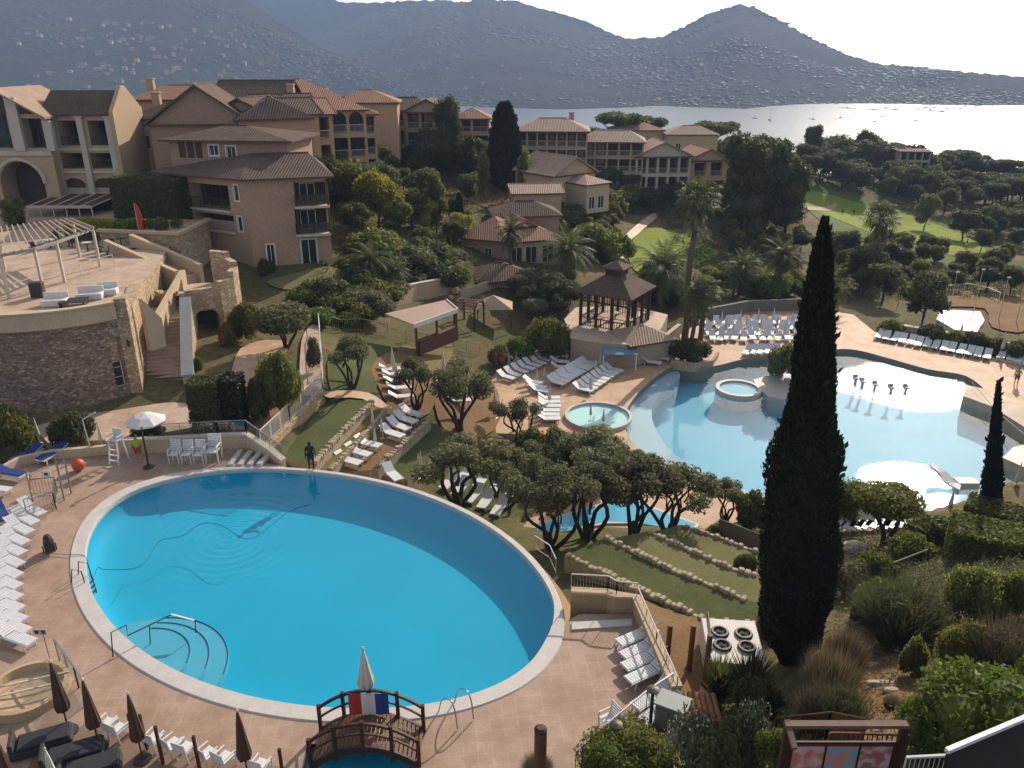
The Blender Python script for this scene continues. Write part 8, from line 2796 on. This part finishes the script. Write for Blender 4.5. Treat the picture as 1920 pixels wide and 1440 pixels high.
wall('beige ramp wall running from the kiosk down to the lagoon', [P(1205, 668, BZ), P(1240, 652, BZ), P(1272, 632, BZ)], 0.35, [0.8, 1.0, 1.4], M_beige, M_trim, 'ramp_wall', 0.6)
t = thing('blue_awning', 'flat blue awning on pale posts at the foot of the gazebo wall', 'awning', P(1158, 690, BZ))
mb = MB()
mb.add([(-1.6, -0.9, 1.7), (1.7, -0.9, 1.7), (1.9, 1.1, 2.1), (-1.3, 1.1, 2.1), (-1.6, -0.9, 1.64), (1.7, -0.9, 1.64), (1.9, 1.1, 2.04), (-1.3, 1.1, 2.04)], [(0, 1, 2, 3), (7, 6, 5, 4), (0, 4, 5, 1), (1, 5, 6, 2), (2, 6, 7, 3), (3, 7, 4, 0)])
mb.build('canopy', mat('pale_blue_canvas', (0.14, 0.26, 0.36), (0.12, 0.22, 0.31), 2, 0.8), t)
for x, y in ((-1.5, -0.8), (1.6, -0.8), (1.8, 1.0), (-1.2, 1.0)):
 MB().box((x, y, 0.85 if y < 0 else 1.03), (0.12, 0.12, 1.66 if y < 0 else 2.04)).build('post', M_white, t)
bz = -2.0
bcs = [P(776, 609, 0.8), P(857, 580, 0.8), P(836, 562, 1.1), P(722, 588, 1.1)]
t = thing('bar_pavilion', 'open bar with a rose canopy roof and white fascia', 'bar', bcs[0] + Vector((0, 0, bz - 0.8)))
L0 = [p - t.location for p in bcs]
mb = MB(); mb.add(L0 + [p - Vector((0, 0, 0.1)) for p in L0], [(0, 1, 2, 3), (7, 6, 5, 4), (0, 4, 5, 1), (1, 5, 6, 2), (2, 6, 7, 3), (3, 7, 4, 0)]); mb.build('roof', mat('rose_canopy', (0.42, 0.30, 0.24), (0.37, 0.26, 0.21), 0.6, 0.9), t)
mb = MB(); mb.bar(L0[0] - Vector((0, 0.06, 0.1)), L0[1] - Vector((0, 0.06, 0.1)), 0.1, 0.4); mb.bar(L0[1] - Vector((-.06, 0, 0.1)), L0[2] - Vector((-.06, 0, 0.1)), 0.1, 0.4); mb.build('fascia', M_white, t)
for f_ in (0.03, 0.5, 0.97):
 p = L0[0].lerp(L0[1], f_)
 MB().box((p.x, p.y + 0.3, 1.25), (0.2, 0.2, 2.6)).build('post', M_brwood, t)
a, b = L0[0].lerp(L0[1], 0.05), L0[0].lerp(L0[1], 0.95)
mb = MB(); mb.bar(Vector((a.x, a.y + 0.5, 0.45)), Vector((b.x, b.y + 0.5, 0.45)), 0.5, 1.3); mb.build('counter', M_shut, t)
wall('long beige garden wall behind the bar', [G(708, 578) , G(780, 560), G(852, 545)], 0.4, 1.6, M_sand, M_trim, 'garden_wall', 0.8)
wall('low garden wall on the slope right of the bar', [G(862, 560), G(905, 545), G(945, 530)], 0.3, 0.9, M_beige, None, 'garden_wall', 0.8)
t = thing('arch_pergola', 'dark curved timber pergola right of the bar', 'pergola', G(880, 612), R(-18))
for x in (-1.1, 1.1):
 mb = MB()
 mb.tube([(x, -1.4, 0), (x, -1.4, 1.9)] + [(x, -1.4 * math.cos(PI * k / 10), 1.9 + 0.9 * math.sin(PI * k / 10)) for k in range(1, 10)] + [(x, 1.4, 1.9), (x, 1.4, 0)], 0.1, 6)
 mb.build('arch', M_dkwood, t)
mb = MB()
for k in range(9):
 a = PI * k / 8
 mb.bar((-1.3, -1.4 * math.cos(a), 1.95 + 0.9 * math.sin(a)), (1.3, -1.4 * math.cos(a), 1.95 + 0.9 * math.sin(a)), 0.12, 0.06)
mb.build('slats', M_brwood, t)
t = thing('tent_canopy', 'pale pointed tent canopy right of the curved pergola', 'canopy', G(928, 605))
mb = MB(); mb.add([(-1.9, -1.6, 1.9), (1.9, -1.6, 1.9), (1.9, 1.6, 1.9), (-1.9, 1.6, 1.9), (-0.2, 0, 3.1)], [(0, 1, 4), (1, 2, 4), (2, 3, 4), (3, 0, 4), (3, 2, 1, 0)]); mb.build('canopy', mat('sand_canvas', (0.46, 0.36, 0.25), (0.40, 0.31, 0.22), 1, 0.9), t)
for x, y in ((-1.8, -1.5), (1.8, -1.5), (1.8, 1.5), (-1.8, 1.5)):
 MB().box((x, y, 0.94), (0.1, 0.1, 1.9)).build('post', M_brwood, t)
wall('long grey hedge wall behind the sunbathing terrace', [P(1318, 600, BZ), P(1400, 584, BZ), P(1500, 580, BZ)], 0.4, 1.3, mat('grey_wall', (0.20, 0.19, 0.18), (0.15, 0.145, 0.14), 1, 0.9), None, 'back_wall', 0.6)
wall('grey wall with planting along the long lounger row', [P(1660, 622, BZ), P(1790, 644, BZ), P(1935, 672, BZ)], 0.5, 1.0, M_beige, M_trim, 'back_wall', 0.6)
wall('raised curb of the palm bed beside the lagoon', [P(1258, 684, BZ), P(1300, 690, BZ), P(1335, 684, BZ), P(1345, 668, BZ)], 0.3, 0.5, M_beige, None, 'bed_wall', 0.4)
out = []
for i, (u, v) in enumerate(((1672, 628), (1745, 640), (1790, 648), (1830, 655), (1868, 662), (1905, 670))):
 out.append(ztop(K_bush[i % 2], u, v, v - 26 - 6 * (i % 2), BZ, 'shrub behind the wall of the long lounger row, # of six', 60, 'shrubs behind the long lounger row'))
order_label(out, 'shrub behind the wall of the long lounger row, # of six')
ss = []
for u, v in ((1604, 716), (1617, 722), (1640, 728), (1670, 734), (1698, 734)):
 p = P(u, v, WZ)
 mb = MB(); mb.lathe([(0.12, -1.2), (0.12, 0.25), (0.32, 0.32), (0.32, 0.42), (0.1, 0.46)], 12); mb.box((0, 0.25, 0.5), (0.42, 0.08, 0.3))
 o = mb.build('stone_stool', MATS['grey_coping']); o.location = p
 ss.append(tag(o, '', 'seat', 'dark seats in the lagoon'))
order_label(ss, 'dark seat standing in the glittering lagoon water, # of five')
t = thing('water_slide', 'low white water slide running into the lagoon', 'slide', P(1795, 905, WZ))
mb = MB()
pts_ = [P(1745, 872, WZ + 1.1), P(1765, 885, WZ + 0.75), P(1782, 905, WZ + 0.35), P(1800, 915, WZ + 0.15)]
sp_ = spline([p - t.location for p in pts_], 5)
for a, b in zip(sp_, sp_[1:]):
 mb.bar(a, b, 0.8, 0.12)
mb.build('chute', M_white, t)
MB().box((0.55, -0.1, -0.2), (1.5, 0.9, 0.9)).build('block', M_coping, t)
p0_, p1_ = P(1822, 716, WZ + 1.2), P(1930, 822, WZ + 1.2)
o = MB().tube([Vector((0, 0, 0)), (p1_ - p0_) * 0.5 - Vector((0, 0, 0.35)), p1_ - p0_], 0.025, 5).build('rope', M_dkmetal); o.location = p0_
tag(o, 'dark rope stretched over the right corner of the lagoon', 'rope')
# ================================================================== hotel terrace furniture
def tq(u, v):
 return P(u, v, TZ0)
pg = thing('terrace_pergola', 'white pergola with slatted top on the hotel terrace', 'pergola', tq(70, 540))
cn = [(18, 560), (82, 545), (122, 530), (188, 500), (10, 505), (150, 482)]
tops = []
for u, v in cn:
 p = tq(u, v) - pg.location
 tops.append(p + Vector((0, 0, 3.0)))
 MB().box((p.x, p.y, 1.5), (0.18, 0.18, 3.0)).build('post', M_trim, pg)
mb = MB()
for a, b in ((0, 1), (1, 2), (2, 3), (4, 5), (0, 4), (3, 5)):
 mb.bar(tops[a] + Vector((0, 0, 0.08)), tops[b] + Vector((0, 0, 0.08)), 0.16, 0.2)
mb.build('beams', mat('grey_painted_wood', (0.34, 0.33, 0.31), (0.28, 0.27, 0.26), 2, 0.7), pg)
mb = MB()
for k in range(15):
 f_ = k / 14
 a = tops[0].lerp(tops[3], f_) ; b = tops[4].lerp(tops[5], f_)
 dd = (b - a) * 0.1
 mb.bar(a - dd + Vector((0, 0, 0.24)), b + dd + Vector((0, 0, 0.24)), 0.09, 0.12)
mb.build('slats', M_beige, pg)
b = tq(264, 455)
t = thing('red_banner', 'tall red feather banner at the edge of the hotel terrace', 'flag', b)
h = 3.6
mb = MB(); mb.lathe([(0.025, 0), (0.025, h)], 6); mb.build('pole', M_wpole, t)
mb = MB(); mb.add([(0.03, 0, 0.5), (0.42, 0.02, 0.9), (0.48, 0.05, 2.6), (0.25, 0.02, 3.4), (0.03, 0, 3.6), (0.03, 0.03, 0.5), (0.42, 0.05, 0.9), (0.48, 0.08, 2.6), (0.25, 0.05, 3.4), (0.03, 0.03, 3.6)], [(0, 1, 2, 3, 4), (9, 8, 7, 6, 5), (0, 5, 6, 1), (1, 6, 7, 2), (2, 7, 8, 3), (3, 8, 9, 4)]); mb.build('banner', M_red, t)
for u, v, w_, lab in ((170, 560, 1.7, 'white draped terrace sofa at the parapet, left half'), (202, 552, 1.4, 'white draped terrace sofa at the parapet, right half'), (105, 572, 1.6, 'low white lounge seat on the hotel terrace')):
 t = thing('lounge_sofa', lab, 'sofa', tq(u, v), R(12))
 MB().box((0, 0, 0.22), (w_, 0.9, 0.44)).build('base', M_white, t, False, 0.04)
 MB().box((0, 0.38, 0.6), (w_, 0.16, 0.5)).build('backrest', M_white, t, False, 0.04)
t = thing('slatted_daybed', 'dark slatted daybed beside the white sofas on the hotel terrace', 'daybed', tq(140, 572), R(14))
mb = MB()
for k in range(6):
 mb.box((0, -0.6 + 0.24 * k, 0.34), (1.7, 0.16, 0.06))
mb.build('slats', M_greyfab, t)
for x in (-0.75, 0.75):
 MB().box((x, 0, 0.15), (0.08, 1.3, 0.3)).build('leg_frame', M_dkmetal, t)
t = thing('speaker_box', 'black loudspeaker box standing on the hotel terrace', 'loudspeaker', tq(73, 557), R(10))
MB().box((0, 0, 0.55), (0.85, 0.6, 1.1)).build('cabinet', M_dkmetal, t, False, 0.02)
mb = MB(); mb.lathe([(0.28, 0), (0.28, 0.02)], 16); o = mb.build('grille', M_greyfab, t); o.location = (0, -0.3, 0.6); o.rotation_euler = (PI / 2, 0, 0)
railing('thin white railing across the hotel terrace', [tq(20, 560), tq(120, 528), tq(215, 500)], 1.0, M_wpole, 0.5, 2.0, 0.015)
rs = []
for i, (u, v) in enumerate(((60, 470), (95, 465), (130, 462), (165, 470), (185, 482), (205, 470), (228, 462), (150, 452), (110, 450))):
 tb = thing('terrace_table', '', 'table', tq(u, v), 0, 'terrace tables')
 mb = MB(); mb.lathe([(0.42, 0.72), (0.42, 0.76)], 12); mb.build('top', M_trim if i % 2 else M_greyfab, tb)
 mb = MB(); mb.lathe([(0.25, 0), (0.05, 0.05), (0.05, 0.72)], 8); mb.build('pedestal', M_dkmetal, tb)
 rs.append((u, tb))
 for k in range(2):
  a = random.uniform(0, 6)
  K_tc = globals().get('K_tc') or Kind('terrace_chair', 'chair', 0.9, [('seat', MB().box((0, 0, 0.44), (0.42, 0.42, 0.05)).mesh('seat', M_greyfab)), ('backrest', MB().box((0, -0.2, 0.70), (0.42, 0.04, 0.42)).mesh('backrest', M_greyfab)), ('pedestal', MB().lathe([(0.2, 0), (0.04, 0.04), (0.04, 0.42)], 8).mesh('pedestal', M_dkmetal))])
  globals()['K_tc'] = K_tc
  p = tq(u, v) + Vector((math.cos(a) * 0.75, math.sin(a) * 0.75, 0.05))
  c = K_tc.place(p, 0.9, '', 'terrace chairs', a + PI / 2)
  rs.append((u + 0.1 * k, c))
order_label([o for u, o in sorted(rs, key=lambda t: t[0]) if o['category'] == 'table'], 'small round cafe table on the hotel terrace, # of nine')
order_label([o for u, o in sorted(rs, key=lambda t: t[0]) if o['category'] == 'chair'], 'dark cafe chair on the hotel terrace, # of its crowd')
# ================================================================== white sports court
ct = pz([(1756, 598), (1766, 580), (1838, 584), (1846, 600), (1832, 622), (1790, 618)], -7.0)
mb = MB(); mb.prism(ct, -8.2, -7.0); struct(mb.build('sports_court', mat('white_court', (0.78, 0.77, 0.75), (0.72, 0.71, 0.69), 1, 0.6)))
drape('court_surround', [(1740, 575), (1770, 552), (1860, 548), (1930, 560), (1930, 620), (1860, 615), (1846, 580), (1766, 576)], M_earth, 0.12)
railing('curved white guard rail round the sports court', [G(1775, 552), G(1812, 548), G(1850, 556), G(1872, 566)], 1.3, M_white, 0.6, 2.5, 0.03)
lp = []
for u, vb, vt in ((1778, 590, 510), (1822, 600, 505), (1872, 600, 520), (1905, 605, 515), (1735, 592, 530)):
 b = G(u, vb)
 t = thing('floodlight_mast', '', 'lamp', b, 0, 'thin masts round the sports court')
 h = top_height(b, vt)
 mb = MB(); mb.lathe([(0.06, 0), (0.035, h)], 6); mb.build('mast', M_trim, t)
 MB().box((0, -0.1, h), (0.4, 0.2, 0.12)).build('lamp_head', M_trim, t)
 lp.append((u, t))
order_label([t for u, t in sorted(lp, key=lambda t: t[0])], 'thin pale mast round the sports court, # of five')
for u, vb, vt, lab in ((603, 600, 578, 'white globe lamp at the upper end of the garden path'), (1545, 352, 338, 'white globe lamp left above the golf green'), (1608, 350, 336, 'white globe lamp right above the golf green'), (1683, 575, 552, 'white globe lamp left of the dark tree by the court')):
 b = G(u, vb)
 t = thing('globe_lamp', lab, 'lamp', b); h = top_height(b, vt)
 mb = MB(); mb.lathe([(0.04, 0), (0.04, h)], 6); mb.build('post', M_dkmetal, t)
 rr2 = 0.16 if b.y < 120 else 0.45
 mb = MB(); mb.ell((0, 0, h), (rr2,) * 3, 10, 8); mb.build('globe', M_white, t, True)
# ================================================================== boats in the bay
def boat(label, u, v, L, mast, group):
 p = P(u, v, SEA)
 L *= 0.62
 t = thing('sailing_boat' if mast else 'motor_boat', label, 'boat', p, random.uniform(0, 3.1), group)
 mb = MB()
 pr = [(-0.5, 0.10), (-0.3, 0.15), (0.1, 0.16), (0.35, 0.09), (0.52, 0.0)]
 top = [(x * L, w * L, 0.12 * L) for x, w in pr] + [(x * L, -w * L, 0.12 * L) for x, w in reversed(pr[:-1])]
 bot = [(x * L * 0.9, y * 0.6, -0.02 * L) for x, y, z in top]
 n = len(top)
 mb.add(top + bot, [tuple(range(n)), tuple(range(n, 2 * n))[::-1]] + [(i, n + i, n + (i + 1) % n, (i + 1) % n) for i in range(n)])
 mb.build('hull', M_white if random.random() < 0.5 else M_bluefab, t)
 MB().box((-0.08 * L, 0, 0.17 * L), (0.35 * L, 0.18 * L, 0.10 * L)).build('cabin', M_trim, t)
 if mast:
  mb = MB(); mb.lathe([(0.012 * L, 0.12 * L), (0.008 * L, 1.35 * L)], 5, (0.08 * L, 0, 0)); mb.bar((0.08 * L, 0, 0.3 * L), (-0.42 * L, 0, 0.3 * L), 0.05 * L, 0.06 * L); mb.build('mast', M_dkmetal, t)
 return t
bl_ = []
rb = random.Random(4)
for u, v, L, ms in ((1415, 222, 11, 1), (1443, 226, 14, 1), (1524, 224, 11, 1), (1576, 221, 11, 1), (1655, 219, 10, 0), (1718, 227, 14, 0), (1640, 229, 10, 1), (1766, 210, 16, 0), (1640, 206, 12, 0), (1660, 203, 12, 1), (1678, 206, 13, 1), (1704, 203, 12, 1), (1720, 205, 13, 0), (1735, 202, 13, 1), (1752, 203, 13, 1), (1775, 204, 13, 0), (1788, 202, 13, 1), (1800, 204, 13, 1), (1742, 207, 13, 1), (1588, 203, 11, 1), (1856, 207, 14, 0), (1600, 212, 11, 1)):
 bl_.append((u, boat('', u, v, L, ms, 'boats moored in the bay')))
order_label([b for u, b in sorted(bl_, key=lambda t: t[0])], 'small boat moored in the bright bay, # of its fleet')
# ================================================================== houses scattered on the far hills
hw = []
for k, (wm, rm) in enumerate(((M_sand, M_tile_lit), (M_beige, M_tile), (M_trim, M_tile_lit))):
 mb = MB()
 w_, d_, h_ = (12, 9, 6) if k != 1 else (18, 10, 7)
 mb.prism(rect(0, 0, w_, d_, 0), -4, h_)
 mb.cur = 1
 mb.add([(-w_ / 2 - .6, -d_ / 2 - .6, h_), (w_ / 2 + .6, -d_ / 2 - .6, h_), (w_ / 2 + .6, d_ / 2 + .6, h_), (-w_ / 2 - .6, d_ / 2 + .6, h_), (-w_ / 4, 0, h_ + 2.6), (w_ / 4, 0, h_ + 2.6)], [(0, 1, 5, 4), (1, 2, 5), (2, 3, 4, 5), (3, 0, 4)])
 mb.cur = 2
 for x in (-w_ / 3, 0, w_ / 3):
  mb.box((x, -d_ / 2 - 0.02, h_ * 0.5), (1.8, 0.12, 2.2))
 hw.append(mb.mesh('far_house', [wm, rm, M_glass]))
def on_hill(name, u, t):
 us, n2_, m_, V = HILLS[name]
 i = int(round((u - us[0]) / (us[-1] - us[0]) * (len(us) - 1)))
 i = max(0, min(len(us) - 1, i))
 return Vector(V[i * n2_ + max(0, min(m_, int(t * m_)))])
rh = random.Random(21)
far = []
made = 0
while made < 160:
 u = rh.triangular(-40, 700, 260)
 t_ = rh.uniform(0.10, 0.62)
 p = on_hill('town_hill', u, t_)
 uu, vv = proj(p)
 if not (-20 < uu < 1000 and 6 < vv < 190) or rh.random() < abs(uu - 300) / 900:
  continue
 o = bpy.data.objects.new('far_house', rh.choice(hw)); COL.objects.link(o)
 o.location = p; o.rotation_euler = (0, 0, rh.uniform(-.9, .9)); s = rh.uniform(0.35, 0.7); o.scale = (s, s, s)
 tag(o, 'tiny pale house among the trees of the town on the left hillside', 'house', 'houses on the left hillside')
 made += 1
made = 0
while made < 80:
 u = rh.uniform(700, 1900)
 t_ = rh.uniform(0.06, 0.45)
 p = on_hill('headland_hill', u, t_)
 uu, vv = proj(p)
 if not (620 < uu < 1900 and 20 < vv < 200):
  continue
 o = bpy.data.objects.new('far_house', rh.choice(hw)); COL.objects.link(o)
 o.location = p; o.rotation_euler = (0, 0, rh.uniform(-.9, .9)); s = rh.uniform(0.35, 0.7); o.scale = (s, s, s)
 tag(o, 'tiny pale house among the trees of the headland across the bay', 'house', 'houses on the headland')
 made += 1
# ================================================================== people
def person(label, loc, rz, top_m, low_m, hair_m, skin_m, pose='stand', group=None):
 """one skinned body; shirt, shorts or trousers and hair are children"""
 H = 1.75
 J = {'pelvis': (0, 0, .95), 'waist': (0, 0, 1.08), 'chest': (0, .01, 1.30), 'neck': (0, 0, 1.48), 'chin': (0, -.02, 1.55), 'head': (0, -.015, 1.64), 'crown': (0, 0, 1.72)}
 Rr = {'pelvis': .145, 'waist': .125, 'chest': .155, 'neck': .06, 'chin': .075, 'head': .10, 'crown': .07}
 E_ = [('pelvis', 'waist'), ('waist', 'chest'), ('chest', 'neck'), ('neck', 'chin'), ('chin', 'head'), ('head', 'crown')]
 st_ = {'stand': 0.03, 'walk': 0.22}.get(pose, 0.03)
 for s, n_ in ((-1, 'l'), (1, 'r')):
  fy = st_ * s
  J.update({n_ + 'hip': (.10 * s, 0, .90), n_ + 'knee': (.115 * s, -fy * .6 - .02, .50), n_ + 'ankle': (.12 * s, -fy + .03, .09), n_ + 'toe': (.13 * s, -fy - .14, .04)})
  Rr.update({n_ + 'hip': .105, n_ + 'knee': .062, n_ + 'ankle': .042, n_ + 'toe': .035})
  E_ += [('pelvis', n_ + 'hip'), (n_ + 'hip', n_ + 'knee'), (n_ + 'knee', n_ + 'ankle'), (n_ + 'ankle', n_ + 'toe')]
  if pose == 'reach' and s > 0:
   el, wr = (.30, -.22, 1.28), (.34, -.46, 1.20)
  else:
   el, wr = (.26 * s, .03 + fy * .5, 1.14), (.27 * s, -.10 + fy * .9, .90)
  J.update({n_ + 'sh': (.19 * s, 0, 1.40), n_ + 'el': el, n_ + 'wr': wr})
  Rr.update({n_ + 'sh': .065, n_ + 'el': .045, n_ + 'wr': .03})
  E_ += [('chest', n_ + 'sh'), (n_ + 'sh', n_ + 'el'), (n_ + 'el', n_ + 'wr')]
  d = (Vector(wr) - Vector(el)).normalized()
  pl = Vector(wr) + d * .07
  J[n_ + 'palm'] = tuple(pl); Rr[n_ + 'palm'] = .032; E_.append((n_ + 'wr', n_ + 'palm'))
  for k, (off, ln) in enumerate(((-.03, .065), (-.011, .078), (.009, .074), (.027, .058))):
   a = pl + Vector((0.004 * s, off, -.005)) + d * .03
   b = a + (d * .8 + Vector((-.35 * s, 0, 0))).normalized() * ln
   J[n_ + 'f%d' % k] = tuple(a); J[n_ + 'g%d' % k] = tuple(b)
   Rr[n_ + 'f%d' % k] = .0095; Rr[n_ + 'g%d' % k] = .008
   E_ += [(n_ + 'palm', n_ + 'f%d' % k), (n_ + 'f%d' % k, n_ + 'g%d' % k)]
  th = Vector(wr) + d * .03 + Vector((-.01 * s, -.05, 0))
  J[n_ + 'th'] = tuple(th); J[n_ + 'tt'] = tuple(th + d * .045); Rr[n_ + 'th'] = .011; Rr[n_ + 'tt'] = .009
  E_ += [(n_ + 'wr', n_ + 'th'), (n_ + 'th', n_ + 'tt')]
 def skin(name, keys, scale, m, parent=None, root='pelvis', sub=2):
  idx = {k: i for i, k in enumerate(keys)}
  me_ = bpy.data.meshes.new(name)
  me_.from_pydata([J[k] for k in keys], [(idx[a], idx[b]) for a, b in E_ if a in idx and b in idx], [])
  me_.materials.append(m)
  o = bpy.data.objects.new(name, me_); COL.objects.link(o)
  md = o.modifiers.new('skin', 'SKIN'); md.use_smooth_shade = True
  for k, i in idx.items():
   r_ = Rr[k] * scale
   me_.skin_vertices[0].data[i].radius = (r_, r_)
   me_.skin_vertices[0].data[i].use_root = (k == root)
  sb2 = o.modifiers.new('sub', 'SUBSURF'); sb2.levels = sub; sb2.render_levels = sub
  if parent:
   o.parent = parent
  return o
 body = skin('person', list(J), 1.0, skin_m)
 skin('shirt', ['pelvis', 'waist', 'chest', 'lsh', 'rsh', 'lel', 'rel'], 1.16, top_m, body, 'chest')
 skin('shorts', ['pelvis', 'lhip', 'rhip', 'lknee', 'rknee'], 1.22, low_m, body)
 mb = MB(); mb.ell((0, .012, 1.685), (.098, .108, .075), 14, 8); mb.build('hair', hair_m, body, True)
 mb = MB()
 for s in (-1, 1):
  mb.ell((.035 * s, -.108, 1.645), (.012, .008, .009), 6, 5)
 mb.ell((0, -.125, 1.615), (.013, .022, .022), 6, 5); mb.ell((0, -.098, 1.575), (.026, .012, .008), 6, 5)
 for s in (-1, 1):
  mb.ell((.10 * s, -.005, 1.62), (.012, .022, .032), 6, 5)
 mb.build('face', skin_m, body, True)
 body.location = loc
 body.rotation_euler = (0, 0, rz)
 return tag(body, label, 'person', group)
M_skin = mat('skin', (0.42, 0.24, 0.16), (0.38, 0.21, 0.14), 3, 0.6)
M_lime = mat('lime_cloth', (0.30, 0.52, 0.03), (0.26, 0.46, 0.03), 4, 0.9)
M_redc = mat('red_shorts', (0.42, 0.05, 0.045), (0.36, 0.04, 0.04), 4, 0.9)
M_blackc = mat('black_cloth', (0.018, 0.018, 0.02), (0.025, 0.025, 0.027), 4, 0.9)
M_greyc = mat('grey_cloth', (0.10, 0.10, 0.11), (0.08, 0.08, 0.09), 4, 0.9)
M_hair = mat('dark_hair', (0.02, 0.015, 0.012), (0.03, 0.02, 0.015), 6, 0.7)
M_yel = mat('yellow_cloth', (0.50, 0.42, 0.06), (0.44, 0.37, 0.05), 4, 0.9)
person('person in lime green shirt and red shorts standing under the open parasol', P(262, 866, 0.0), R(20), M_lime, M_redc, M_hair, M_skin, 'stand')
person('person in black clothing standing on the far rim of the oval pool', P(584, 880, 0.05) + Vector((0, 0.05, 0)), R(10), M_blackc, M_blackc, M_hair, M_blackc, 'reach')
pl_ = Vector((top0.x, top0.y, LZ)) + Vector((sright.x * 2.3 + sdir.x * 0.8, sright.y * 2.3 + sdir.y * 0.8, 0.0))
person('person in dark clothing standing at the top of the stone stairs', pl_, R(-30), M_blackc, M_greyc, M_hair, M_skin, 'stand')
person('person in black walking on the golf green, left one of the pair', G(1579, 404) + Vector((0, 0, 0.1)), R(60), M_blackc, M_blackc, M_hair, M_skin, 'walk')
person('person in dark grey walking on the golf green, right one of the pair', G(1600, 404) + Vector((0, 0, 0.1)), R(80), M_greyc, M_blackc, M_hair, M_skin, 'walk')
person('person in pale clothing alone on the lower golf green', G(1811, 466) + Vector((0, 0, 0.1)), R(30), M_greyc, M_white, M_hair, M_skin, 'walk')
person('person in yellow shirt standing at the right edge of the lagoon', P(1904, 722, BZ), R(-40), M_yel, M_greyc, M_hair, M_skin, 'reach')
